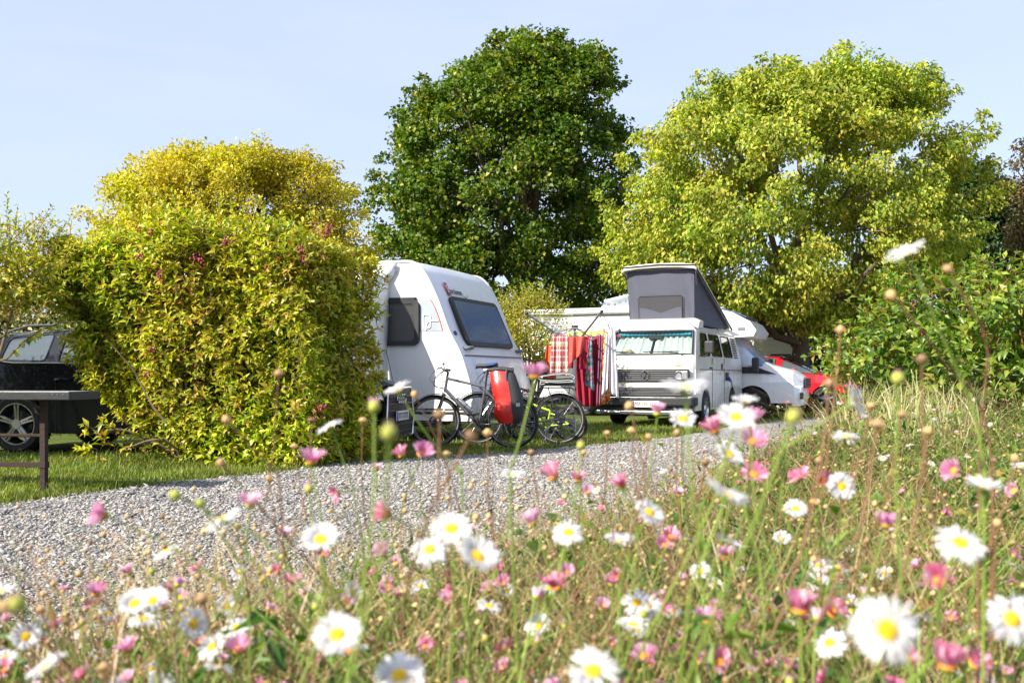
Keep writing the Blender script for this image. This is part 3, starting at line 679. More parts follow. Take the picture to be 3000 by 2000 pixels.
# ================================================================== VEHICLES
mat('van_cream', (.74, .72, .64), .28, var=.04, scale=2, coat=.5, dirt=.22)
mat('caravan_white', (.80, .80, .78), .38, var=.03, scale=2.5, coat=.2, dirt=.14, bump=.05, bscale=180)
mat('caravan_front', (.72, .73, .76), .35, var=.04, scale=2.5, coat=.3, dirt=.2, bump=.05, bscale=180)
mat('camper_white', (.80, .81, .81), .3, var=.03, scale=2, coat=.4, dirt=.14)
mat('navy_paint', (.006, .008, .016), .2, var=.15, scale=3, coat=.3, spec=.18)
mat('red_paint', (.46, .010, .018), .22, var=.08, scale=3, coat=1)
mat('black_plastic', (.022, .022, .024), .55, var=.25, scale=14, bump=.1, bscale=120)
mat('black_seal', (.012, .012, .013), .5, var=.2, scale=20)
mat('grey_plastic', (.16, .16, .17), .5, var=.15, scale=14)
mat('chrome', (.62, .63, .65), .16, metal=1, var=.08, scale=10)
mat('alloy', (.42, .42, .43), .3, metal=.9, var=.12, scale=10)
mat('steel_dark', (.10, .10, .11), .4, metal=.8, var=.2, scale=12)
mat('tyre', (.022, .021, .021), .85, var=.3, scale=16, bump=.3, bscale=70)
mat('interior', (.035, .034, .033), .8, var=.3, scale=5)
mat('pop_fabric', (.078, .082, .112), .85, var=.14, scale=9, bump=.25, bscale=160)
mat('pop_mesh', (.05, .05, .055), .9, var=.25, scale=24, bump=.3, bscale=260)
mat('curtain', (.56, .62, .57), .9, var=.10, scale=18)
mat('curtain_blue', (.02, .33, .48), .8, var=.2, scale=22)
mat('straw', (.55, .43, .24), .8, var=.2, scale=40, bump=.3, bscale=200)
mat('green_band', (.12, .28, .20), .8, var=.2, scale=30)
mat('plate_white', (.72, .72, .70), .4, var=.05, scale=8)
mat('plate_blue', (.02, .06, .38), .4, var=.1, scale=8)
mat('ink', (.015, .015, .018), .6, var=.1, scale=8)
mat('decal_grey', (.32, .36, .40), .4, var=.2, scale=5)
mat('decal_red', (.45, .05, .05), .4, var=.1, scale=8)
mat('logo_red', (.33, .03, .07), .45, var=.15, scale=20)
mat('logo_grey', (.10, .09, .10), .5, var=.15, scale=20)
mat('orange_decal', (.62, .16, .04), .5, var=.1, scale=10)
mat('pale_blue_decal', (.55, .62, .72), .5, var=.1, scale=10)
mat('yellow_decal', (.70, .46, .06), .5, var=.1, scale=10)
mat('silver_cover', (.50, .53, .58), .3, metal=.55, var=.2, scale=4, bump=.4, bscale=8)
mat('blue_cover', (.12, .22, .52), .45, var=.15, scale=4, bump=.2, bscale=8)
mat('awning_white', (.70, .71, .71), .7, var=.08, scale=6, bump=.2, bscale=20)
mat('strap_green', (.02, .16, .09), .7, var=.15, scale=20)
mat('lamp_amber', (.55, .20, .03), .25, var=.1, scale=20)
mat('lamp_clear', (.60, .62, .64), .10, metal=.6, var=.35, scale=26)
mat('lamp_red', (.30, .01, .01), .25, var=.1, scale=20)
glassmat('glass_dark', (.012, .016, .016), .28); glassmat('glass_front', (.02, .03, .035), .82)
glassmat('glass_sky_tint', (.065, .115, .25), .05, .16); M['glass_sky_tint'].node_tree.nodes['Principled BSDF'].inputs['Specular IOR Level'].default_value = .35; M['glass_sky_tint'].node_tree.nodes['Principled BSDF'].inputs['Coat Weight'].default_value = .2; glassmat('glass_pale', (.10, .13, .15), .35); glassmat('glass_skylight', (.25, .27, .28), .5)  # blue base colour stands in for sky reflected in the caravan front windows

def text(name, s, size, mtx, mt, parent, extrude=.002, align='CENTER', sx=1.0):
    cu = bpy.data.curves.new(name, 'FONT'); cu.body = s; cu.size = size; cu.extrude = extrude; cu.align_x = align; cu.align_y = 'CENTER'; cu.resolution_u = 3
    tmp = bpy.data.objects.new('tmp', cu); C.objects.link(tmp); dg = bpy.context.evaluated_depsgraph_get(); me = bpy.data.meshes.new_from_object(tmp.evaluated_get(dg))
    bpy.data.objects.remove(tmp); bpy.data.curves.remove(cu); me.materials.clear(); me.materials.append(mt)
    me.transform(mtx @ Matrix.Scale(sx, 4, (1,0,0))); me.name = name
    return link(name, me, parent)
def frame_m(o, x, y):
    x = Vector(x).normalized(); y = Vector(y); y = (y-x*y.dot(x)).normalized(); z = x.cross(y)
    return Matrix(((x.x,y.x,z.x,o[0]),(x.y,y.y,z.y,o[1]),(x.z,y.z,z.z,o[2]),(0,0,0,1)))
def rrect(w, h, r, n=4):
    out = []
    for cx, cy, a0 in ((w/2-r,h/2-r,0),(-w/2+r,h/2-r,90),(-w/2+r,-h/2+r,180),(w/2-r,-h/2+r,270)):
        for i in range(n+1):
            a = R(a0+90*i/n); out.append((cx+r*math.cos(a), cy+r*math.sin(a)))
    return out
def wheel(parent, c, r, wd, side, spokes=5, rimmat='alloy', rim_r=None, name='wheel'):
    """axis along local X; side = -1/+1 is the visible face"""
    rim_r = rim_r or r*.66; c = Vector(c)
    h = bpy.data.objects.new(name, None); C.objects.link(h); h.parent = parent; h.location = c; h.empty_display_size = .1
    t = MB(); ax = (side, 0, 0)
    t.lathe((0,0,0), ax, [(rim_r,-wd/2),(r*.90,-wd/2),(r*.985,-wd*.38),(r,-wd*.2),(r,wd*.2),(r*.985,wd*.38),(r*.90,wd/2),(rim_r,wd/2-.006)], 40)
    for k in range(60):                       # tread blocks
        a = 2*math.pi*k/60
        for xx in (-wd*.26, 0, wd*.26): t.box((xx, r*math.cos(a), r*math.sin(a)), (wd*.2, .012, .022), (a+math.pi/2 if False else a-math.pi/2, 0, 0))
    t.build('tyre', M['tyre'], h, smooth=40)
    m = MB(); m.lathe((0,0,0), ax, [(rim_r,wd/2-.004),(rim_r*.96,wd/2-.004),(rim_r*.93,wd/2-.03),(rim_r*.9,0),(rim_r*.9,-wd/2)], 40)
    if spokes == 0:
        m.lathe((0,0,0), ax, [(rim_r*.93,wd*.30),(rim_r*.6,wd*.36),(rim_r*.35,wd*.30),(rim_r*.2,wd*.42),(0,wd*.42)], 32)
    else:
        for k in range(spokes):
            a = 2*math.pi*(k+.25)/spokes
            for da in (-.10, .10):
                p0 = Vector((side*wd*.34, rim_r*.18*math.cos(a+da*3), rim_r*.18*math.sin(a+da*3))); p1 = Vector((side*wd*.40, rim_r*.93*math.cos(a+da), rim_r*.93*math.sin(a+da)))
                m.tube([p0, p1], [rim_r*.085, rim_r*.075], 6)
        m.cyl((side*wd*.34,0,0), ax, rim_r*.24, .05, 20)
    m.build('rim', M[rimmat], h, smooth=40)
    if spokes:
        d = MB(); d.cyl((side*wd*.05,0,0), ax, rim_r*.62, .02, 28); d.build('brake_disc', M['steel_dark'], h, smooth=40)
    return h
def lower_side(mb, y0, y1, z0, z1, arches, x, th=.04):
    """side panel with wheel arches cut out: arches = [(yc, r, zc)]"""
    poly = [(y0, z0)]
    for yc, r, zc in sorted(arches):
        a0 = math.asin(max(-1, min(1, (z0-zc)/r)))
        for i in range(15):
            a = math.pi-a0+(2*a0-math.pi)*i/14; poly.append((yc+r*math.cos(a), zc+r*math.sin(a)))
    poly += [(y1, z0), (y1, z1), (y0, z1)]
    mb.prism(poly, (th*(-1 if x > 0 else 1), 0, 0), (x, 0, 0), (0,1,0), (0,0,1))
def shell(mb, st, wins):
    """st: rings of (y, halfwidth, z) from low to centre; both sides; cells (i,j) in wins stay open -> {(i,j,side): quad}"""
    out = {}
    for sd in (-1, 1):
        for i in range(len(st)-1):
            for j in range(len(st[0])-1):
                q = [Vector((sd*p[1], p[0], p[2])) for p in (st[i][j], st[i+1][j], st[i+1][j+1], st[i][j+1])]
                if (i, j) in wins: out[(i, j, sd)] = q
                else: mb.add(q, [(0,1,2,3)] if sd > 0 else [(3,2,1,0)])
    return out
def pane(root, quad, mt, inset=.03, proud=-.008, seal=.012, sealmat='black_seal', name='window', th=.006, clip=None):
    """a window part (its seal) with its glass pane as a sub-part, set into a quad (4 Vectors)"""
    c = sum(quad, Vector())/len(quad); n = (quad[1]-quad[0]).cross(quad[-1]-quad[0]).normalized()
    if n.dot(Vector((c.x, 0, .3))) < 0 and abs(n.x) > .3: n = -n
    ins = []
    k = len(quad)
    for i in range(k):
        a = (quad[i-1]-quad[i]).normalized(); b = (quad[(i+1) % k]-quad[i]).normalized(); s = max(.25, math.sin(a.angle(b)))
        ins.append(quad[i]+(a+b)*inset/s)
    # round the corners
    rp = []
    for i in range(k):
        a = (ins[i-1]-ins[i]); b = (ins[(i+1) % k]-ins[i]); r = min(.07, a.length*.3, b.length*.3); a = a.normalized()*r; b = b.normalized()*r
        for t in (0, .35, .65, 1): rp.append(ins[i]+a*(1-t)**2+b*t**2)
    f = MB()
    f.tube(rp, seal, 6, closed=True); fr = f.build(name, M[sealmat], root, smooth=50)
    g = MB(); m = len(rp); g.add([p+n*proud for p in rp]+[p+n*(proud-th) for p in rp], [tuple(range(m)), tuple(reversed(range(m, 2*m)))]+[(i, (i+1) % m, m+(i+1) % m, m+i) for i in range(m)])
    g.build('pane', mt, fr)
    # body skin between the cell edge and the seal
    return fr, rp, n
def ring_fill(mb, quad, rp):
    k = len(quad); per = len(rp)//k
    for i in range(k):
        i2 = (i+1) % k; seg = rp[i*per:(i+1)*per]
        for a, b in zip(seg[:-1], seg[1:]): mb.add([quad[i], a, b], [(0,1,2)])
        mb.add([quad[i], seg[-1], rp[(i2*per) % len(rp)], quad[i2]], [(0,1,2,3)])
def wavy(mb, x0, x1, z0, z1, y, amp, waves, nx=40, nz=6, skew=0):
    rows = []
    for j in range(nz+1):
        v = j/nz; row = []
        for i in range(nx+1):
            u = i/nx; row.append(Vector((x0+(x1-x0)*u+skew*(v-.5), y(u, v) if callable(y) else y+amp*(math.sin(u*waves*6.283+math.sin(u*9)*.8)+.4*math.sin(u*waves*14.1))*(1-.25*v), z0+(z1-z0)*v)))
        rows.append(row)
    mb.grid(rows)

# ------------------------------------------------------------------ the cream camper van with the pop-up roof
def camper_van():
    root = empty('camper_van', (2.49, 18.55, 0), R(-24), 'cream camper van with raised grey pop-up roof tent and plate MA RE 253H', 'camper van')
    cream = M['van_cream']; body = MB()
    # upper shell rings: (y, w, z) from crease to roof centre
    lv = [(1.07,.922),(1.30,.905),(1.80,.80),(1.905,.70),(1.95,.35),(1.96,0)]
    yf = [[.12,.17,.64,.76,.80,.80],[.44,.48,.86,.93,.96,.96],[1.42,1.42,1.40,1.40,1.4,1.4],[1.52,1.52,1.50,1.5,1.5,1.5],[2.52,2.52,2.5,2.5,2.5,2.5],[2.62,2.62,2.6,2.6,2.6,2.6],[3.55,3.55,3.5,3.5,3.5,3.5],[3.64,3.64,3.6,3.6,3.6,3.6],[4.12,4.12,4.02,4.0,4.0,4.0],[4.42,4.40,4.2,4.12,4.1,4.1]]
    st = [[(y, w, z) for y, (z, w) in zip(row, lv)] for row in yf]
    cells = shell(body, st, {(1,1),(3,1),(5,1),(7,1)})
    for (i, j, sd), q in cells.items():
        if i == 7:
            body.add(q, [(0,1,2,3)]); continue
        fr, rp, n = pane(root, q, M['glass_dark'], .035); ring_fill(body, q, rp)
    for sd in (-1, 1):
        lower_side(body, .10, 4.42, .30, 1.07, [(.93,.385,.33),(3.38,.385,.33)], sd*.921)
    # front: columns across, rows up
    fx = [-1,-.95,-.62,-.3,0,.3,.62,.95,1]; bow = [.085,.02,-.01,-.025,-.03,-.025,-.01,.02,.085]
    rows = [(.30,.90,.10),(.46,.905,.04),(.80,.915,.03),(1.07,.922,.035),(1.30,.905,.085),(1.345,.895,.125)]
    top = [(1.80,.80,.64-.085),(1.905,.70,.76-.085)]
    def row(z, w, y0): return [Vector((f*w, y0+b, z)) for f, b in zip(fx, bow)]
    body.grid([row(*r) for r in rows]); body.grid([row(*r) for r in top])
    lo = row(*rows[-1]); hi = row(*top[0])
    body.add([lo[0], lo[1], hi[1], hi[0]], [(0,1,2,3)]); body.add([lo[-2], lo[-1], hi[-1], hi[-2]], [(0,1,2,3)])
    # cowl sides join the front to the shell
    # roof front and rear wall
    body.add([(-.70,.76,1.905),(.70,.76,1.905),(.35,.80,1.95),(-.35,.80,1.95)], [(0,1,2,3)])
    body.add([(-.70,4.12,1.905),(.70,4.12,1.905),(.80,4.2,1.80),(.905,4.4,1.30),(.922,4.42,1.07),(.92,4.42,.30),(-.92,4.42,.30),(-.922,4.42,1.07),(-.905,4.4,1.30),(-.80,4.2,1.80)], [tuple(range(10))])
    body.add([(-.9,.1,.30),(.9,.1,.30),(.9,4.4,.30),(-.9,4.4,.30)], [(0,1,2,3)])
    body.build('body', cream, root, smooth=38)
    # windscreen, its seal, blue pelmet, curtains and dashboard
    loop = lo[1:-1]+hi[1:-1][::-1]
    s = MB(); s.tube(loop, .022, 8, closed=True); ws = s.build('windscreen', M['black_seal'], root, smooth=60)
    g = MB(); g.grid([[p+Vector((0,-.004,.0)) for p in lo[1:-1]], [p+Vector((0,-.004,.0)) for p in hi[1:-1]]]); g.build('pane', M['glass_front'], ws, smooth=60)
    for sd in (-1, 1):
        cu = MB(); rws = []
        for j in range(9):
            v = j/8; r_ = []
            for i in range(33):
                u = i/32; x = sd*(.03+.80*u-(.10*v*u)); gather = 1+.5*v
                y = .30+.42*v+.022*math.sin(u*40+1.2*math.sin(v*3))*gather+.012*math.sin(u*93)
                r_.append(Vector((x*(1-.02*v), y, 1.31+.48*v)))
            rws.append(r_)
        cu.grid(rws); cu.build('curtain', M['curtain'], root, smooth=80)
    pe = MB(); wavy(pe, -.72, .72, 1.725, 1.80, lambda u, v: .56+.06*v+.01*math.sin(u*120), 0, 0, 120, 3); pe.build('pelmet', M['curtain_blue'], root, smooth=80)
    d = MB(); d.box((0,.34,1.285), (1.6,.36,.07)); d.box((.14,.30,1.335), (.30,.12,.05)); d.build('dashboard', M['interior'], root, bevel=.015)
    h = MB(); h.lathe((-.44,.30,1.325), (0,0,1), [(0,.13),(.05,.128),(.085,.11),(.10,.06),(.102,.02),(.16,.008),(.19,.0),(.16,-.004),(.1,.0)], 24)
    hat = h.build('straw_hat', M['straw'], None, smooth=60); hat.data.transform(Matrix.Scale(1.0,4)); 
    hat.matrix_world = Matrix.Translation(root.location) @ Matrix.Rotation(R(-24),4,'Z'); tag(hat, 'straw sun hat with a green band on the camper van dashboard', 'hat')
    b_ = MB(); b_.lathe((-.44,.30,1.325), (0,0,1), [(.1035,.02),(.104,.055),(.101,.06),(.1025,.02)], 24); b_.build('hat_band', M['green_band'], hat, smooth=60)
    mi = MB(); mi.box((.03,.55,1.69), (.26,.03,.08)); mi.bar((.03,.55,1.72), (.03,.60,1.80), .008); mi.build('rear_view_mirror', M['black_plastic'], root, bevel=.01)
    rs = MB(); rs.box((-.70,.55,1.72), (.10,.012,.045)); rs.build('red_sticker', M['decal_red'], root)
    for x0, x1, z1 in ((-.86,-.36,1.36),(-.10,.62,1.38)):
        wi = MB(); wi.bar((x1+.08,.09,1.31), (x1-.06,.135,1.375), .010, 6); wi.bar((x1-.06,.135,1.375), (x0+.12,.165,1.405), .008, 6); wi.bar((x0,.16,1.395), (x1-.02,.155,1.40), .009, 6); wi.build('wiper', M['black_plastic'], root)
    # grilles and lamps
    def yfront(x): return float(np.interp(x, [f*.915 for f in fx], bow))+.035
    gr = MB(); gr.box((0,-.002,.955), (1.66,.05,.215)); gr.build('grille_surround', M['black_plastic'], root, bevel=.012)
    for k in range(5):
        sl = MB(); sl.box((0 if k != 9 else 0,-.032,.875+.04*k), (1.16,.022,.014)); sl.build('grille_slat', M['grey_plastic'], root)
    for sd in (-1, 1):
        hl = MB(); hl.box((sd*.69,-.03,.955), (.235,.03,.165)); lamp = hl.build('headlight', M['lamp_clear'], root, bevel=.02)
        k = MB(); k.lathe((sd*.64,-.046,.955), (0,-1,0), [(.07,0),(.072,.006),(.05,.0),(.03,-.005),(0,-.006)], 20); k.build('lens', M['chrome'], lamp, smooth=50)
        k = MB(); k.box((sd*.745,-.046,.955), (.10,.012,.13)); k.build('lens', M['lamp_clear'], lamp, bevel=.01)
        tr = MB(); tr.tube([(sd*.575,-.04,.865),(sd*.83,-.02,.865),(sd*.83,-.02,1.045),(sd*.575,-.04,1.045)], .008, 6, closed=True); tr.build('headlight_trim', M['black_plastic'], root)
        ind = MB(); ind.box((sd*.895,.13,1.06), (.045,.06,.07)); ind.build('side_indicator', M['lamp_amber'], root, bevel=.01)
    tr = MB(); tr.tube([(-.83,-.022,.85),(.83,-.022,.85),(.83,-.022,1.062),(-.83,-.022,1.062)], .010, 6, closed=True); tr.build('grille_trim', M['steel_dark'], root)
    # round emblem: ring with a V over a W
    em = MB(); em.torus((0,-.05,.957), (0,1,0), .082, .009, 32, 6)
    for a, b in (((-.038,.07),(0,.008)),((.038,.07),(0,.008)),((-.068,.035),(-.036,-.066)),((-.036,-.066),(0,-.008)),((0,-.008),(.036,-.066)),((.036,-.066),(.068,.035))):
        em.bar((a[0],-.052,.957+a[1]), (b[0],-.052,.957+b[1]), .009, 6)
    em.build('emblem', M['chrome'], root, smooth=50)
    lg = MB(); lg.box((0,.0,.655), (1.50,.05,.165)); lg.build('lower_grille_surround', M['black_plastic'], root, bevel=.01)
    for k in range(6):
        sl = MB(); sl.box((0,-.03,.592+.026*k), (1.36,.018,.009)); sl.build('lower_grille_slat', M['grey_plastic'], root)
    for sd in (-1,1):
        fl = MB(); fl.box((sd*.80,-.005,.655), (.14,.03,.075)); fl.build('front_indicator', M['lamp_clear'], root, bevel=.012)
    bp = MB(); bp.box((0,-.09,.47), (1.86,.16,.17)); bp.box((0,-.03,.36), (1.80,.10,.10))
    for sd in (-1,1): bp.box((sd*.90,.08,.47), (.09,.32,.17), (0,0,sd*.05))
    bp.build('bumper', M['black_plastic'], root, bevel=.035)
    st_ = MB(); st_.box((0,-.172,.545), (1.78,.02,.016)); st_.build('bumper_strip', M['chrome'], root, bevel=.004)
    ra = MB(); ra.box((0,-.10,.265), (1.86,.10,.07)); ra.box((-.62,-.155,.265), (.34,.02,.04)); ra.build('bumper_step', M['alloy'], root, bevel=.015)
    pl = MB(); pl.box((.055,-.186,.425), (.52,.012,.115)); plate = pl.build('number_plate', M['plate_white'], root, bevel=.006)
    q = MB(); q.box((-.183,-.1935,.425), (.04,.004,.105)); q.build('country_band', M['plate_blue'], plate)
    fm = lambda x, z: frame_m((x,-.1945,z), (1,0,0), (0,0,1))
    text('plate_letters', 'MA', .098, fm(-.095,.424), M['ink'], plate, sx=.82); text('plate_letters', 'RE', .098, fm(.062,.424), M['ink'], plate, sx=.82); text('plate_letters', '253H', .098, fm(.215,.424), M['ink'], plate, sx=.78)
    q = MB(); q.cyl((-.016,-.194,.424), (0,1,0), .016, .004, 14); q.build('plate_seal', M['yellow_decal'], plate)
    text('country_letter', 'D', .035, fm(-.183,.395).to_4x4() @ Matrix.Translation((0,0,.003)), M['plate_white'], plate)
    # CALIFORNIA lettering over the grille
    x = .18
    for ch, mt in zip('CALIFORNIA', ('pale_blue_decal','orange_decal','pale_blue_decal','pale_blue_decal','pale_blue_decal','pale_blue_decal','pale_blue_decal','pale_blue_decal','pale_blue_decal','orange_decal')):
        text('lettering', ch, .082, frame_m((x,.012+.006,1.205), (1,0,0), (0,.22,1)), M[mt], root, sx=.95); x += .028 if ch == 'I' else .062
    q = MB(); q.tube([(.50,.02,1.155),(.60,.018,1.145),(.68,.022,1.15),(.76,.03,1.135)], [.004,.009,.006,.003], 6); q.build('swoosh', M['yellow_decal'], root)
    # side details (the visible side is x > 0, and its twin)
    for sd in (-1, 1):
        mi = MB(); mi.tube([(sd*.90,.50,1.33),(sd*1.0,.46,1.30),(sd*1.06,.46,1.36)], .014, 6); mir = mi.build('mirror_arm', M['black_plastic'], root, smooth=50)
        mi = MB(); mi.box((sd*1.09,.46,1.48), (.18,.07,.24)); mi.build('wing_mirror', M['black_plastic'], root, bevel=.03)
        for yy in (1.30,): 
            hd = MB(); hd.box((sd*.93,yy,1.10), (.03,.15,.03)); hd.build('door_handle', M['black_plastic'], root, bevel=.008)
        hd = MB(); hd.box((sd*.925,2.32,1.13), (.03,.07,.12)); hd.build('sliding_door_handle', M['black_plastic'], root, bevel=.008)
        for yy in (1.47, 2.57):
            gp = MB(); gp.box((sd*.924,yy,.72), (.006,.010,.78)); gp.box((sd*.915,yy,1.185), (.010,.010,.22), (0, sd*.07, 0)); gp.build('door_gap', M['black_seal'], root)
        tr = MB(); tr.bar((sd*.925,.45,1.065), (sd*.925,4.38,1.065), .008, 6); tr.build('side_trim', M['steel_dark'], root)
        gt = MB(); gt.tube([(sd*.745,.80,1.86),(sd*.815,.95,1.815),(sd*.815,4.1,1.815)], .013, 6); gt.build('rain_gutter', cream, root)
        for k in range(9):
            sl = MB(); zz = 1.34+.05*k; sl.box((sd*(.903-.20*(zz-1.30)),3.87-.02*(zz-1.3),zz), (.02,.40,.026), (0,sd*.3,0)); sl.build('air_vent_slat', M['black_plastic'], root)
        wheel(root, (sd*.83,.93,.325), .325, .205, sd, 0, 'chrome', .20); wheel(root, (sd*.83,3.38,.325), .325, .205, sd, 0, 'chrome', .20)
        wl = MB(); wl.box((sd*.62,.93,.5), (.45,.80,.45)); wl.box((sd*.62,3.38,.5), (.45,.80,.45)); wl.build('wheel_well', M['black_seal'], root)
        mf = MB(); mf.box((sd*.80,1.36,.22), (.03,.12,.2)); mf.build('mud_flap', M['black_plastic'], root)
    # mains socket with cable on the visible side
    so = MB(); so.box((.935,2.78,.93), (.03,.22,.17)); so.build('socket_flap', M['black_plastic'], root, bevel=.01)
    ca = MB(); ca.tube([(.96,2.80,.90),(1.02,2.83,.80),(1.03,2.95,.55),(1.05,3.15,.30),(1.1,3.5,.02),(1.4,4.2,.01)], .012, 6); ca.build('mains_cable', M['black_plastic'], root, smooth=60)
    pg = MB(); pg.bar((.955,2.80,.92), (1.0,2.82,.83), .03, 8); pg.build('blue_plug', M['plate_blue'], root, smooth=40)
    # roof: luggage fairing, pop-up tent and tilted lid
    fa = MB(); prof = [(.70,1.90),(.80,2.03),(.95,2.06),(1.12,2.06),(1.12,1.94)]
    rows = [[Vector((x, y+(.10 if abs(x) > .7 else 0), z-(0.05 if abs(x) > .7 else 0))) for y, z in prof] for x in (-.80,-.70,-.35,0,.35,.70,.80)]
    fa.grid(rows); fa.add([rows[0][i] for i in range(5)], [(0,1,2,3,4)]); fa.add([rows[-1][i] for i in range(5)], [(0,1,2,3,4)]); fa.build('luggage_fairing', cream, root, smooth=35)
    yA, yB, zA, zB = .92, 4.18, 3.02, 1.985       # lid: high front, low rear
    lid = MB(); n = 9; rws = []
    for i in range(n+1):
        t = i/n; y = yA+(yB-yA)*t; z = zA+(zB-zA)*t; r_ = []
        for x, dz in ((-.74,-.105),(-.75,-.05),(-.70,0),(-.4,.03),(0,.04),(.4,.03),(.70,0),(.75,-.05),(.74,-.105)): r_.append(Vector((x, y+(.03 if i == 0 and dz < -.06 else 0), z+dz+.06)))
        rws.append(r_)
    lid.grid(rws); fr_ = rws[0]; lid.add(fr_, [tuple(range(len(fr_)))[::-1]]) if False else None
    lid.grid([[Vector((p.x, p.y-.035, p.z)) for p in (rws[0][1:-1])], rws[0][1:-1]])
    lid.grid([[Vector((p.x, p.y-.035, p.z-.075)) for p in (rws[0][1:-1])], [Vector((p.x, p.y-.035, p.z)) for p in (rws[0][1:-1])]])
    lid.build('roof_lid', cream, root, smooth=40, solid=.02)
    li = MB(); li.grid([[Vector((x*.93, yA+.01+(yB-yA)*t, zA+(zB-zA)*t+.005)) for x in (-.75,-.4,0,.4,.75)] for t in (0,.25,.5,.75,1)]); li.build('lid_lining', M['grey_plastic'], root)
    ed = MB(); ed.tube([(-.755,yB,zB-.03),(-.755,yA-.03,zA-.03),(-.72,yA-.05,zA+.05),(0,yA-.06,zA+.085),(.72,yA-.05,zA+.05),(.755,yA-.03,zA-.03),(.755,yB,zB-.03)], .014, 6); ed.build('lid_edge', M['black_seal'], root, smooth=60)
    te = MB(); nx, nz = 44, 14; rows = []                        # front wall of the tent, slightly slack
    for j in range(nz+1):
        v = j/nz; rows.append([Vector(((-.655-.02*v)*(1-2*i/nx), 1.10-.10*v-.018*math.sin(math.pi*v)*math.sin(math.pi*i/nx)+.012*math.sin(i*.9+v*6)*max(0, abs(2*i/nx-1)-.55)*2.2+.006*math.sin(i*.33+v*3), 1.96+(zA-.03-1.96)*v)) for i in range(nx+1)])
    te.grid(rows); te.build('tent_front', M['pop_fabric'], root, smooth=80)
    for sd in (-1, 1):
        ts = MB(); rows = []
        for j in range(11):
            v = j/10; r_ = []
            for i in range(23):
                t = i/22; y = 1.10+(4.0-1.10)*t-.10*v*(1-t); zt = zA+(zB-zA)*((y-yA)/(yB-yA))-.02
                r_.append(Vector((sd*(.655+.015*v-.07*math.sin(math.pi*v)*(1-t)*(.5+.5*math.sin(t*6))+.014*math.sin(t*30+v*5)*(1-t)), y, 1.955+(max(zt,1.97)-1.955)*v)))
            rows.append(r_)
        ts.grid(rows); ts.build('tent_side', M['pop_fabric'], root, smooth=80)
        sb = MB(); sb.bar((sd*.69,1.05,2.9), (sd*.60,1.35,2.92), .012, 6); sb.bar((sd*.70,1.0,2.96), (sd*.66,1.2,2.72), .010, 6); sb.build('roof_strut', M['alloy'], root)
    tent_y = lambda z: 1.10-.10*(z-1.96)/1.03-.018*math.sin(math.pi*(z-1.96)/1.03)
    me_ = MB(); rows = []
    for j in range(9):
        v = j/8; rows.append([Vector((-.43+.86*i/14, tent_y(1.985+.52*v)-.014, 1.985+.52*v)) for i in range(15)])
    me_.grid(rows); wn = me_.build('mesh_window', M['pop_mesh'], root, smooth=80)
    fl = MB(); rows = []                                          # the flap that hangs half open inside the mesh window
    for j in range(5):
        v = j/4; rows.append([Vector((-.42+.84*i/14, tent_y(1.99+.30*v-.12*v*(1-abs(2*i/14-1))**1.5)-.024, 1.99+.30*v-.12*v*(1-abs(2*i/14-1))**1.5)) for i in range(15)])
    fl.grid(rows); fl.build('window_flap', M['pop_fabric'], wn, smooth=80)
    zi = MB(); zi.tube([(x, tent_y(z)-.02, z) for x, z in ((-.45,1.98),(-.45,2.47),(-.41,2.51),(.41,2.51),(.45,2.47),(.45,1.98))], .006, 5); zi.build('zip', M['steel_dark'], wn)
    return root
camper_van()

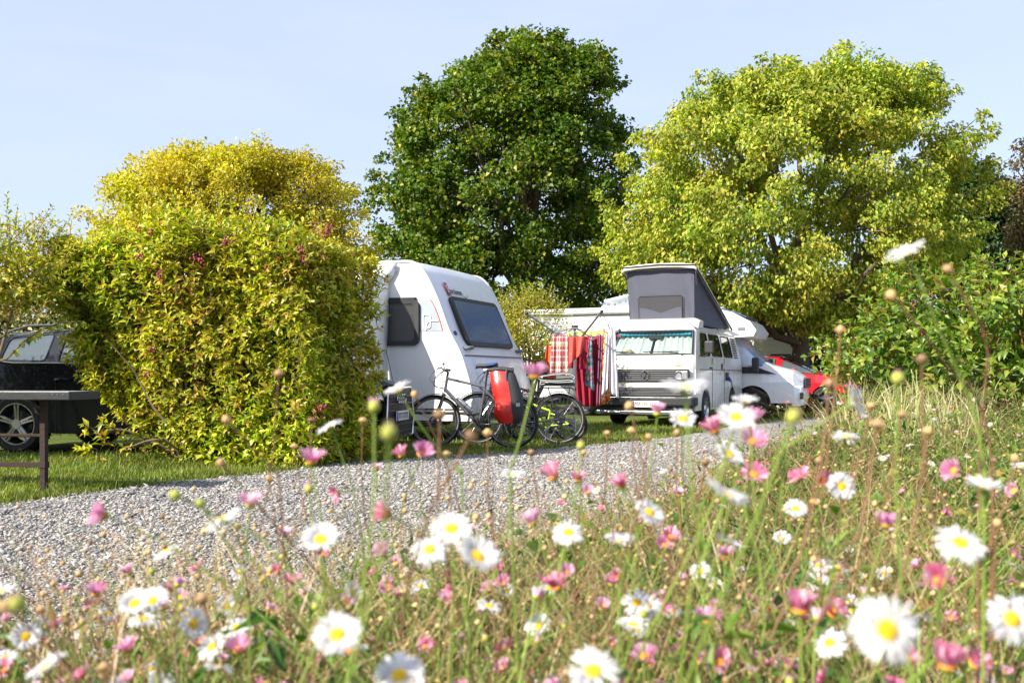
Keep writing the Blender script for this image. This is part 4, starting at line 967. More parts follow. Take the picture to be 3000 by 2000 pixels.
# ------------------------------------------------------------------ caravans
def caravan(name, label, loc, rz, prof, rear, width, front_win, big=True):
    """local X forward, Y to the far side; prof: (x,z) nose profile from roof to floor; origin on the near side"""
    root = empty(name, (loc[0], loc[1], 0), rz, label, 'caravan')
    full = [(rear, .34), (rear-.10, 1.2), (rear-.02, 2.2), (rear+.25, prof[0][1]-.03), (rear+.7, prof[0][1]+.015)]+prof
    sd = MB(); sd.prism(full, (0,.03,0), (0,0,0)); sd.build('side_wall', M['caravan_white'], root)
    sd = MB(); sd.prism(full, (0,-.03,0), (0,width,0)); sd.build('side_wall', M['caravan_white'], root)
    sk = MB(); loop = [(rear,.34),(rear-.10,1.2),(rear-.02,2.2),(rear+.25,prof[0][1]-.03),(rear+.7,prof[0][1]+.015)]; k = len(loop)
    dn = []                                                        # resample the nose smoothly
    pp = prof
    for i in range(len(pp)-1):
        for t in (0, .25, .5, .75):
            p0 = pp[max(0,i-1)]; p1 = pp[i]; p2 = pp[i+1]; p3 = pp[min(len(pp)-1,i+2)]
            c = [0.5*((2*p1[q])+(-p0[q]+p2[q])*t+(2*p0[q]-5*p1[q]+4*p2[q]-p3[q])*t*t+(-p0[q]+3*p1[q]-3*p2[q]+p3[q])*t**3) for q in (0,1)]
            dn.append(tuple(c))
    dn.append(pp[-1])
    cols = [.0,.03,.10,width*.25,width*.5,width*.75,width-.10,width-.03,width]; cr = [0,.012,.025,.035,.04,.035,.025,.012,0]
    rows = [[Vector((x+(c if x > -.2 else 0)*min(1,(x+.2)*2), y, z+(c*.5 if x < .1 else 0))) for y, c in zip(cols, cr)] for x, z in loop+dn]
    sk.grid(rows); sk.build('shell', M['caravan_front'], root, smooth=50)
    fl = MB(); fl.box(((rear+prof[-1][0])/2, width/2, .32), (prof[-1][0]-rear-.1, width-.1, .06)); fl.box(((rear)/2, width/2, .24), (-rear*.9, .9, .12)); fl.build('chassis', M['black_plastic'], root)
    for y in (-.004, width+.004):
        ed = MB(); ed.tube([(p[0], y, p[1]) for p in loop[3:]+dn], .022, 6); ed.build('edge_trim', M['awning_white'], root, smooth=60)
    def xz(z):                                                     # nose x at height z
        zs = [p[1] for p in dn][::-1]; xs = [p[0] for p in dn][::-1]; return float(np.interp(z, zs, xs))
    (z0, z1, y0, y1) = front_win
    q = [Vector((xz(z0)+.045,y0,z0)), Vector((xz(z0)+.045,y1,z0)), Vector((xz(z1)+.045,y1,z1)), Vector((xz(z1)+.045,y0,z1))]
    up = (q[3]-q[0]).normalized(); nrm = Vector((up.z, 0, -up.x))
    fr = MB(); fm = frame_m(tuple((q[0]+q[2])/2), (0,1,0), tuple(up)); w = y1-y0; h = (q[3]-q[0]).length
    outer = rrect(w, h, .10, 5); inner = rrect(w-.13, h-.13, .07, 5); m = len(outer)
    vs = [fm @ Vector((p[0], p[1], -.02)) for p in outer]+[fm @ Vector((p[0], p[1], .035)) for p in outer]+[fm @ Vector((p[0], p[1], .03)) for p in inner]
    fr.add(vs, [(i,(i+1)%m,m+(i+1)%m,m+i) for i in range(m)]+[(m+i,m+(i+1)%m,2*m+(i+1)%m,2*m+i) for i in range(m)]); F_ = fr.build('front_window', M['black_plastic'], root, smooth=40)
    gl = MB(); gl.add([fm @ Vector((p[0], p[1], .028+.012*(1-(2*p[1]/h)**2))) for p in inner], [tuple(range(len(inner)))]); gl.build('pane', M['glass_sky_tint'], F_)
    bk = MB(); bk.add([fm @ Vector((p[0], p[1], .015)) for p in inner], [tuple(range(len(inner)))]); bk.build('blind', M['interior'], F_)
    return root, xz, fm, w, h
NOSE = [(-.33,2.585),(-.115,2.575),(.03,2.50),(.17,2.32),(.34,1.975),(.50,1.57),(.67,1.26),(.78,.95),(.83,.76),(.85,.525),(.83,.31)]
RZC = math.atan2(-.37, .93)
cv, xz, fm, fw, fh = caravan('caravan', 'big white touring caravan with raked nose half hidden by the left hedge', (-1.34, 14.2), RZC, NOSE, -5.0, 2.3, (1.37, 2.085, .27, 2.0))
# lettering and badge over the front window
up = Vector((xz(2.3)-xz(2.12), 0, .18)).normalized()
tm_ = frame_m((xz(2.185)+.050, .34, 2.185), (0,1,0), tuple(up))
text('lettering', 'terckeman', .135, tm_ @ Matrix.Translation((.10,0,.0)), M['logo_grey'], cv, align='LEFT', sx=.72)
bd = MB(); b4 = tm_; bd.add([b4 @ Vector((x, y, .0)) for x, y in ((-.01,-.085),(.085,-.085),(.085,.13),(-.01,.13))]+[b4 @ Vector((x, y, .004)) for x, y in ((-.01,-.085),(.085,-.085),(.085,.13),(-.01,.13))], [(0,1,2,3),(4,5,6,7),(0,1,5,4),(1,2,6,5),(2,3,7,6),(3,0,4,7)]); bdo = bd.build('badge', M['logo_red'], cv)
text('badge_letter', 'S', .17, tm_ @ Matrix.Translation((.038,.02,.006)), M['caravan_white'], bdo, sx=.7)
sw = MB(); sw.tube([tm_ @ Vector(p) for p in ((.50,-.05,.004),(.58,-.085,.004),(.66,-.06,.004),(.67,-.03,.004))], [.004,.006,.005,.002], 5); sw.build('swoosh', M['logo_grey'], cv)
# gas locker lid: seam, handles and a rounded panel
sm = MB(); zz = 1.235; sm.bar((xz(zz)+.03,.06,zz), (xz(zz)+.05,1.15,zz), .012, 6); sm.bar((xz(zz)+.05,1.15,zz), (xz(zz)+.03,2.24,zz), .012, 6); sm.build('locker_seam', M['grey_plastic'], cv)
lk = MB(); rows = []
for i in range(11):
    z = 1.19-(1.19-.42)*i/10; x = xz(z)
    rows.append([Vector((x+d, y, z)) for y, d in ((.22,.0),(.24,.04),(.32,.075),(1.15,.095),(1.98,.075),(2.06,.04),(2.08,0))])
lk.grid(rows); lk.build('gas_locker_lid', M['caravan_front'], cv, smooth=50)
for y in (.14, 2.12):
    hd = MB(); hd.tube([(xz(1.33)+.02,y,1.33),(xz(1.33)+.085,y+.02,1.345),(xz(1.33)+.085,y+.17,1.35),(xz(1.33)+.02,y+.19,1.335)], [.03,.026,.026,.022], 8); hd.build('grab_handle', M['grey_plastic'], cv, smooth=50)
lc = MB(); lc.cyl((xz(1.55)+.025,.10,1.55), (1,0,.4), .035, .03, 16); lc.build('lock', M['steel_dark'], cv, smooth=40)
# side window with black frame, decal and emblem on the near side
def side_panel(poly, y, th=.006): mb = MB(); mb.prism(poly, (0,-th,0), (0,y,0)); return mb
o_ = [(p[0]-.30, p[1]+1.71) for p in rrect(.66,.66,.10,5)]; i_ = [(p[0]-.30, p[1]+1.71) for p in rrect(.52,.53,.06,5)]
m = len(o_); fr = MB(); fr.add([(p[0],-.0,p[1]) for p in o_]+[(p[0],-.05,p[1]) for p in o_]+[(p[0],-.045,p[1]) for p in i_]+[(p[0],-.03,p[1]) for p in i_], [(i,(i+1)%m,m+(i+1)%m,m+i) for i in range(m)]+[(m+i,m+(i+1)%m,2*m+(i+1)%m,2*m+i) for i in range(m)]+[(2*m+i,2*m+(i+1)%m,3*m+(i+1)%m,3*m+i) for i in range(m)])
sw_ = fr.build('side_window', M['black_plastic'], cv, smooth=40)
glassmat('glass_smoke', (.055,.05,.048), .35, .12)
pn = MB(); pn.add([(p[0],-.034,p[1]) for p in i_], [tuple(range(m))]); pn.build('pane', M['glass_smoke'], sw_)
pn = MB(); pn.add([(p[0],-.012,p[1]) for p in i_], [tuple(range(m))]); pn.build('blind', M['grey_plastic'], sw_)
rl = MB(); rl.box((-.30,-.02,2.055), (.56,.035,.03)); rl.build('window_rail', M['black_plastic'], cv, bevel=.008)
dc = side_panel([(.035,2.03),(.20,2.03),(.27,1.92),(.34,1.75),(.39,1.58),(.035,1.58)], -.001); dec = dc.build('decal', M['decal_grey'], cv)
rd = MB(); rd.tube([(.195,-.008,2.035),(.235,-.008,1.985),(.285,-.008,1.89),(.345,-.008,1.74),(.395,-.008,1.58)], .006, 5); rd.build('red_line', M['decal_red'], dec)
em = MB(); em.tube([(p[0]+.145,-.011,p[1]+1.72) for p in rrect(.115,.195,.035,4)], .012, 6, closed=True); em.tube([(.33,-.011,1.725),(.20,-.011,1.725),(.155,-.011,1.70),(.135,-.011,1.66),(.13,-.011,1.585)], .012, 6); em.build('emblem', M['caravan_white'], dec)
for z, mt in ((.475,'black_plastic'),(.435,'alloy'),(.415,'black_plastic')):
    tr = MB(); tr.bar((-4.9,-.006,z), (.80,-.006,z), .010, 6); tr.build('side_trim', M[mt], cv)
wheel_ = MB(); wheel_.cyl((-2.6,.16,.30), (0,1,0), .30, .18, 28); wheel_.cyl((-2.6,.06,.30), (0,1,0), .17, .03, 24); wheel_.build('wheel', M['tyre'], cv, smooth=40)
for (x, y) in ((.45,.35),(.45,1.95)):
    lg = MB(); lg.bar((x,y,.34), (x+.12,y,.02), .025, 6); lg.box((x+.12,y,.015), (.14,.14,.02)); lg.build('corner_steady', M['steel_dark'], cv)
tb = MB(); tb.bar((.7,.55,.38), (1.75,1.15,.40), .045, 6); tb.bar((.7,1.75,.38), (1.75,1.15,.40), .045, 6); tb.bar((1.55,1.15,.42), (1.55,1.15,.06), .03, 8); tb.cyl((1.55,1.15,.09), (.2,1,0), .09, .05, 16); tb.box((1.85,1.15,.43), (.25,.09,.09)); tb.build('tow_bar', M['steel_dark'], cv)
# the awning, slid into the rail on the near side, only its edge in view
aw = empty('awning', (-1.34, 14.2, 0), RZC, 'white awning edge with a green guy strap on the caravan side', 'awning')
def aw_top(o): return 2.46-.36*o-.03*math.sin(o*7)
a = MB(); rows = []                        # side wall, standing out from the caravan
for j in range(11):
    v = j/10; rows.append([Vector((-.47+.015*math.sin(v*9+o*5), -o, .02+(aw_top(o)-.02)*v)) for o in (.02,.2,.4,.6,.8,1.0,1.15)])
a.grid(rows); a.build('side_wall', M['awning_white'], aw, smooth=60, solid=.006)
a = MB(); a.grid([[Vector((x, -o, aw_top(o)+.01-.03*math.sin(math.pi*(x+2.6)/2.1))) for x in (-2.6,-2.0,-1.5,-1.0,-.47)] for o in (.02,.2,.4,.6,.8,1.0,1.15)]); a.build('roof_cloth', M['awning_white'], aw, smooth=60, solid=.006)
a = MB(); a.grid([[Vector((-.60,-.05,2.56)),Vector((-.44,-.05,2.585)),Vector((-.31,-.04,2.545))],[Vector((-.58,-.14,2.46)),Vector((-.45,-.12,2.46)),Vector((-.33,-.05,2.46))],[Vector((-.58,-.10,2.36)),Vector((-.46,-.07,2.28)),Vector((-.39,-.05,2.36))]]); a.build('loose_flap', M['awning_white'], aw, smooth=60, solid=.006)
s_ = MB(); s_.tube([(-.45,-.12,1.32),(-.30,-.16,.80),(-.18,-.22,.35),(-.05,-.3,.02)], .017, 4, flat=.25); s_.build('guy_strap', M['strap_green'], aw)

SM = [(-.30,2.12),(-.05,2.10),(.16,2.02),(.36,1.84),(.52,1.60),(.66,1.30),(.74,1.0),(.76,.7),(.70,.42)]
c2, xz2, _, _, _ = caravan('caravan', 'small white old rounded caravan parked behind the red car', (8.35, 31.0), math.atan2(-.45,.89), SM, -3.6, 2.0, (1.28, 1.66, .16, 1.82))
pn = MB(); pn.prism([(-.30,1.62),(.30,1.62),(.46,1.34),(.40,1.26),(-.30,1.26)], (0,-.03,0), (0,0,0)); w2 = pn.build('side_window', M['black_seal'], c2, bevel=.02)
pn = MB(); pn.prism([(-.27,1.59),(.29,1.59),(.42,1.34),(.38,1.29),(-.27,1.29)], (0,-.008,0), (0,-.031,0)); pn.build('pane', M['glass_pale'], w2)

# ------------------------------------------------------------------ cars and the motorhome
def rings(rows): return [[(y, w, z) for (w, z) in r] for y, r in rows]
def estate_car():
    root = empty('estate_car', (-1.42, 12.3, 0), math.atan2(.985, .17), 'dark navy estate car with five spoke wheels parked behind the left hedge', 'car')
    pt = M['navy_paint']; b = MB()
    st = [(.05,[(.78,.62),(.72,.74),(.58,.80),(.3,.83),(0,.84)]), (.40,[(.90,.70),(.86,.88),(.70,.93),(.38,.96),(0,.97)]), (1.40,[(.92,.72),(.90,1.03),(.72,1.06),(.40,1.09),(0,1.10)]),
          (2.15,[(.92,.74),(.90,1.07),(.68,1.46),(.42,1.50),(0,1.52)]), (2.3,[(.92,.74),(.90,1.07),(.67,1.50),(.42,1.53),(0,1.55)]), (3.10,[(.92,.74),(.90,1.08),(.67,1.53),(.42,1.56),(0,1.575)]), (3.18,[(.92,.74),(.90,1.08),(.67,1.53),(.42,1.56),(0,1.575)]),
          (4.05,[(.92,.74),(.90,1.09),(.66,1.51),(.42,1.545),(0,1.56)]), (4.16,[(.92,.74),(.90,1.095),(.655,1.505),(.42,1.54),(0,1.555)]), (4.85,[(.92,.74),(.88,1.12),(.64,1.44),(.42,1.48),(0,1.49)]), (5.02,[(.91,.74),(.86,1.13),(.63,1.39),(.42,1.44),(0,1.45)]), (5.42,[(.86,.72),(.82,1.06),(.74,1.10),(.42,1.12),(0,1.12)]), (5.52,[(.80,.68),(.78,.95),(.70,.98),(.4,1.0),(0,1.0)])]
    st = rings(st); cells = shell(b, st, {(2,2),(2,3),(4,1),(6,1),(8,1),(10,2),(10,3)})
    big = {}
    for (i, j, sd), q in cells.items():
        if j == 1:
            fr, rp, n = pane(root, q, M['glass_pale'], .03, seal=.010, sealmat='black_seal'); ring_fill(b, q, rp)
        else:
            g = MB(); g.add([p*1.0 for p in q], [(0,1,2,3)]); g.build('windscreen' if i == 2 else 'rear_window', M['glass_pale'], root)
    for sd in (-1, 1): lower_side(b, .35, 5.35, .25, .76, [(.95,.40,.36),(4.55,.41,.36)], sd*.921)
    b.add([(-.9,.2,.25),(.9,.2,.25),(.9,5.4,.25),(-.9,5.4,.25)], [(0,1,2,3)])
    fx = [-1,-.8,-.4,0,.4,.8,1]; bw = [.30,.08,.01,0,.01,.08,.30]
    def rw(z, w, y0): return [Vector((f*w, y0+q, z)) for f, q in zip(fx, bw)]
    b.grid([rw(.22,.86,.08), rw(.45,.92,.02), rw(.62,.90,.03), rw(.78,.86,.10)]); b.grid([rw(.78,.86,.10), [Vector((s*p[1], p[0], p[2])) for s, p in ((-1,st[1][1]),(-1,st[0][1]),(-1,st[0][3]),(1,st[0][4]),(1,st[0][3]),(1,st[0][1]),(1,st[1][1]))]])
    for sd in (-1,1): b.add([(sd*.92,.35,.25),(sd*.92,.35,.76),(sd*.92,.32,.62),(sd*.92,.32,.45),(sd*.86,.38,.22)], [(0,1,2,3,4)])
    b.add([(-.80,5.52,.68),(.80,5.52,.68),(.78,5.52,.95),(.70,5.52,.98),(0,5.52,1.0),(-.70,5.52,.98),(-.78,5.52,.95)], [tuple(range(7))]); b.add([(-.9,5.36,.25),(.9,5.36,.25),(.9,5.40,.76),(.8,5.52,.68),(-.8,5.52,.68),(-.9,5.40,.76)], [tuple(range(6))])
    b.build('body', pt, root, smooth=40)
    # grille: black, chrome frame, four rings, plate
    g = MB(); g.prism([(-.52,.20),(.52,.20),(.56,.45),(.50,.80),(-.50,.80),(-.56,.45)], (0,.05,0), (0,-.035,0)); g.build('grille', M['black_plastic'], root, bevel=.01)
    fr = MB(); fr.tube([(-.53,-.045,.20),(.53,-.045,.20),(.58,-.045,.45),(.51,-.03,.80),(-.51,-.03,.80),(-.58,-.045,.45)], .018, 6, closed=True); fr.build('grille_frame', M['chrome'], root, smooth=40)
    for k in range(6):
        s = MB(); s.box((0,-.045,.27+.085*k), (1.02,.02,.014)); s.build('grille_slat', M['steel_dark'], root)
    rg = MB()
    for k in range(4): rg.torus(((k-1.5)*.088,-.06,.665), (0,1,0), .050, .009, 24, 6)
    rg.build('emblem', M['chrome'], root, smooth=50)
    pl = MB(); pl.box((0,-.07,.46), (.52,.014,.115)); plate = pl.build('number_plate', M['plate_white'], root, bevel=.005)
    q = MB(); q.box((-.235,-.079,.46), (.045,.004,.105)); q.build('country_band', M['plate_blue'], plate)
    for k in range(7):
        q = MB(); q.box((-.16+.055*k+(.02 if k > 2 else 0),-.079,.46), (.012,.004,.075)); q.box((-.145+.055*k+(.02 if k > 2 else 0),-.079,.49), (.026,.004,.012)); q.build('plate_character', M['ink'], plate)
    for sd in (-1,1):
        hl = MB(); hl.add([(sd*.56,.01,.66),(sd*.85,.20,.72),(sd*.87,.42,.84),(sd*.80,.20,.80),(sd*.56,.05,.78)], [(0,1,2,3,4)]); hl.build('headlight', M['lamp_clear'], root, solid=.02)
        rr = MB(); rr.tube([(sd*.60,2.35,1.53),(sd*.60,2.5,1.585),(sd*.60,4.6,1.575),(sd*.60,4.9,1.50)], .016, 6); rr.build('roof_rail', M['chrome'], root, smooth=50)
        ct = MB(); ct.tube([(sd*.905,1.9,1.085),(sd*.912,4.6,1.105),(sd*.90,4.98,1.15),(sd*.70,4.86,1.455),(sd*.678,4.1,1.53),(sd*.69,2.3,1.51)], .010, 6); ct.build('window_trim', M['chrome'], root, smooth=50)
        for y in (2.85, 3.92): 
            h = MB(); h.tube([(sd*.915,y-.11,.90),(sd*.955,y-.08,.905),(sd*.955,y+.08,.905),(sd*.915,y+.11,.90)], .016, 6); h.build('door_handle', pt, root, smooth=50)
        for y in (2.2, 3.14, 4.02):
            gp = MB(); gp.box((sd*.922,y,.60), (.004,.008,.66)); gp.build('door_gap', M['black_seal'], root)
        m_ = MB(); m_.box((sd*1.0,1.95,1.14), (.22,.12,.14)); m_.build('wing_mirror', pt, root, bevel=.03)
        tl = MB(); tl.box((sd*.74,5.47,.95), (.20,.10,.12)); tl.build('tail_light', M['lamp_red'], root, bevel=.02)
        wheel(root, (sd*.81,.95,.36), .36, .25, sd, 5, 'alloy', .255); wheel(root, (sd*.81,4.55,.36), .36, .25, sd, 5, 'alloy', .255)
        wl = MB(); wl.box((sd*.55,.95,.5), (.45,.82,.5)); wl.box((sd*.55,4.55,.5), (.45,.84,.5)); wl.build('wheel_well', M['black_seal'], root)
    it = MB(); it.box((0,3.2,.85), (1.5,3.6,.3)); it.box((0,3.0,1.15), (1.3,.2,.5)); it.box((0,4.1,1.15), (1.3,.2,.4)); it.build('seats', M['interior'], root)
    return root
estate_car()

def motorhome():
    root = empty('motorhome', (6.75, 22.8, 0), math.atan2(.93, .37), 'long white motorhome with silver windscreen cover behind the camper van', 'motorhome')
    wt_ = M['camper_white']
    b = MB(); b.prism([(1.75,.42),(6.6,.42),(6.68,2.35),(6.5,2.54),(2.2,2.54),(1.75,2.50)], (2.2,0,0), (-1.1,0,0), (0,1,0)); b.build('living_box', wt_, root, bevel=.06)
    p = MB(); pr = [(1.70,1.80),(1.05,1.82),(.98,1.96),(1.12,2.16),(1.5,2.37),(2.0,2.50),(2.3,2.535),(2.3,1.80)]
    p.prism(pr, (2.14,0,0), (-1.07,0,0), (0,1,0)); p.build('overcab_pod', wt_, root, bevel=.07)
    sk = MB(); sk.grid([[Vector((x,y,z)) for x in (-.95,0,.95)] for y, z in ((1.22,2.265),(1.5,2.395),(1.98,2.515))]); sk.build('overcab_skylight', M['glass_sky_tint'], root, solid=.02)
    for (y0, y1, z0, z1) in ((1.16,1.50,1.93,2.07),):
        q = MB(); q.box((-1.075,(y0+y1)/2-.02,2.0), (.02,.16,.07)); q.build('marker_lamp', M['grey_plastic'], root, bevel=.01)
    fl = MB(); fl.box((-1.24,1.95,2.06), (.42,.75,.03), (0,.5,0)); f_ = fl.build('window_flap', M['glass_pale'], root, bevel=.01)
    fb = MB(); fb.bar((-1.09,1.8,1.88), (-1.36,1.8,2.0), .012, 6); fb.build('stay', M['black_plastic'], f_)
    # cab
    c = MB()
    st = rings([(.02,[(.60,.72),(.58,.84),(.48,.90),(.25,.92),(0,.92)]),(.22,[(.90,.72),(.84,1.0),(.66,1.04),(.35,1.06),(0,1.065)]),(.72,[(1.0,.78),(.96,1.14),(.80,1.17),(.45,1.20),(0,1.21)]),(.88,[(1.0,.78),(.97,1.16),(.80,1.23),(.45,1.27),(0,1.28)]),(1.52,[(1.0,.78),(.98,1.20),(.82,1.80),(.5,1.84),(0,1.85)]),(1.80,[(1.0,.78),(.98,1.20),(.84,1.83),(.5,1.86),(0,1.87)])])
    cells = shell(c, st, {(3,1),(3,2),(3,3)})
    for sd in (-1,1):
        lower_side(c, .18, 1.80, .34, .80, [(1.08,.40,.33)], sd*1.0); wheel(root, (sd*.90,1.08,.33), .33, .22, sd, 6, 'steel_dark', .215)
        wl = MB(); wl.box((sd*.62,1.08,.48), (.5,.82,.5)); wl.build('wheel_well', M['black_seal'], root)
        wheel(root, (sd*.98,5.0,.33), .33, .22, sd, 0, 'grey_plastic', .215)
        q = [Vector((sd*p[0], p[1], p[2])) for p in ((.985,1.0,1.17),(.985,1.72,1.20),(.87,1.72,1.78),(.87,1.55,1.78))]
        g = MB(); g.add(q, [(0,1,2,3)]); w_ = g.build('cab_window', M['silver_cover'], root, solid=.02)
        mi = MB(); mi.tube([(sd*1.0,1.05,1.10),(sd*1.12,1.0,1.10)], .035, 6); mi.build('mirror_arm', M['black_plastic'], root)
        mi = MB(); mi.box((sd*1.24,.98,1.18), (.20,.14,.34)); mi.build('wing_mirror', M['black_plastic'], root, bevel=.03)
        tri = MB(); tri.add([(sd*1.004,1.02,1.15),(sd*1.004,.55,.98),(sd*1.004,1.1,1.0)], [(0,1,2)]); tri.add([(sd*1.004,1.1,1.0),(sd*1.004,1.02,1.15),(sd*1.004,1.72,1.14),(sd*1.004,1.72,1.0)], [(0,1,2,3)]); tri.build('window_trim', M['black_plastic'], root, solid=.01)
        hl = MB(); hl.add([(sd*.64,.06,.82),(sd*.86,.24,.86),(sd*.93,.60,1.06),(sd*.80,.36,1.01),(sd*.62,.14,.94)], [(0,1,2,3,4)]); hl.build('headlight', M['lamp_clear'], root, solid=.03)
        fg = MB(); fg.box((sd*.72,.04,.50), (.30,.06,.16)); fg.build('fog_lamp', M['black_plastic'], root, bevel=.04)
    fx = [-1,-.82,-.4,0,.4,.82,1]; bw = [.22,.06,.01,0,.01,.06,.22]
    def rw(z, w, y0): return [Vector((f*w, y0+q, z)) for f, q in zip(fx, bw)]
    c.grid([rw(.28,.94,.02), rw(.5,1.0,-.03), rw(.66,.98,.0), [Vector((s*p[1], p[0], p[2])) for s, p in ((-1,st[1][0]),(-1,st[0][0]),(-1,st[0][2]),(1,st[0][4]),(1,st[0][2]),(1,st[0][0]),(1,st[1][0]))]])
    c.add([(-1,.2,.34),(1,.2,.34),(1,1.8,.34),(-1,1.8,.34)], [(0,1,2,3)])
    c.build('cab', wt_, root, smooth=40)
    ws = MB(); rows = [[Vector((s*p[1]*1.0, p[0]-.01, p[2]+.012)) for s, p in ((-1,r[1]),(-1,r[2]),(-1,r[3]),(1,r[4]),(1,r[3]),(1,r[2]),(1,r[1]))] for r in (st[3], st[4])]
    ws.grid(rows); wso = ws.build('windscreen_cover', M['silver_cover'], root, smooth=40)
    bl = MB(); r0, r1 = rows; bl.grid([[r0[0]+Vector((-.012,-.012,.01)), r0[0].lerp(r0[1],.95)+Vector((-.0,-.012,.012))],[r0[0].lerp(r1[0],.55)+Vector((-.012,-.012,.01)), r0[1].lerp(r1[1],.55)+Vector((0,-.012,.012))],[r0[0].lerp(r1[0],.92)+Vector((-.012,-.012,.01)), r0[0].lerp(r1[0],.95)+Vector((.04,-.012,.012))]]); bl.build('blue_panel', M['blue_cover'], wso)
    g = MB(); g.box((0,-.02,.78), (1.1,.05,.22)); g.build('grille', M['black_plastic'], root, bevel=.02)
    for k in range(3):
        s = MB(); s.box((0,-.05,.71+.07*k), (1.0,.02,.02)); s.build('grille_slat', M['grey_plastic'], root)
    # awning roll along the roof edge, side windows, door, skylight
    a = MB(); a.bar((-1.15,2.5,2.47), (-1.15,6.55,2.47), .075, 12); a.build('awning_roll', M['awning_white'], root, smooth=40)
    a = MB(); a.bar((-1.11,2.2,2.37), (-1.11,6.65,2.37), .012, 6); a.build('side_trim', M['grey_plastic'], root)
    for (y0, y1, z0, z1) in ((2.35,3.1,1.45,2.0),):
        w = MB(); w.box((-1.11,(y0+y1)/2,(z0+z1)/2), (.04,y1-y0,z1-z0)); w_ = w.build('side_window', M['black_plastic'], root, bevel=.03)
        w = MB(); w.box((-1.133,(y0+y1)/2,(z0+z1)/2), (.008,y1-y0-.1,z1-z0-.1)); w.build('pane', M['glass_dark'], w_)
    dr = MB(); dr.box((-1.108,3.65,1.3), (.02,.62,1.75)); dr.build('door', wt_, root, bevel=.03)
    hb = MB(); hb.box((-.2,4.35,2.58), (.75,.75,.09)); hb.build('roof_hatch_base', wt_, root, bevel=.02)
    ht = MB(); ht.box((-.2,4.30,2.82), (.72,.74,.05), (R(-12),0,0)); h_ = ht.build('roof_hatch', wt_, root, bevel=.02)
    hg = MB(); hg.grid([[Vector((-.58,3.98,2.64)),Vector((-.58,4.7,2.64))],[Vector((-.55,3.98,2.86)),Vector((-.55,4.66,2.72))]]); hg.build('hatch_flap', M['glass_skylight'], h_)
    return root
motorhome()
# the beige awning wedge of the motorhome, seen under the little tree
aw2 = MB(); aw2.grid([[P(1560,1052,22.5),P(1640,1000,22.5)],[P(1560,1062,25.2),P(1640,1042,25.0)]]); 
mat('beige_canvas', (.58,.52,.42), .8, var=.1, scale=5)
o = aw2.build('sun_sail', M['beige_canvas'], None, solid=.02); tag(o, 'beige slanting sun sail behind the thin small tree', 'awning')

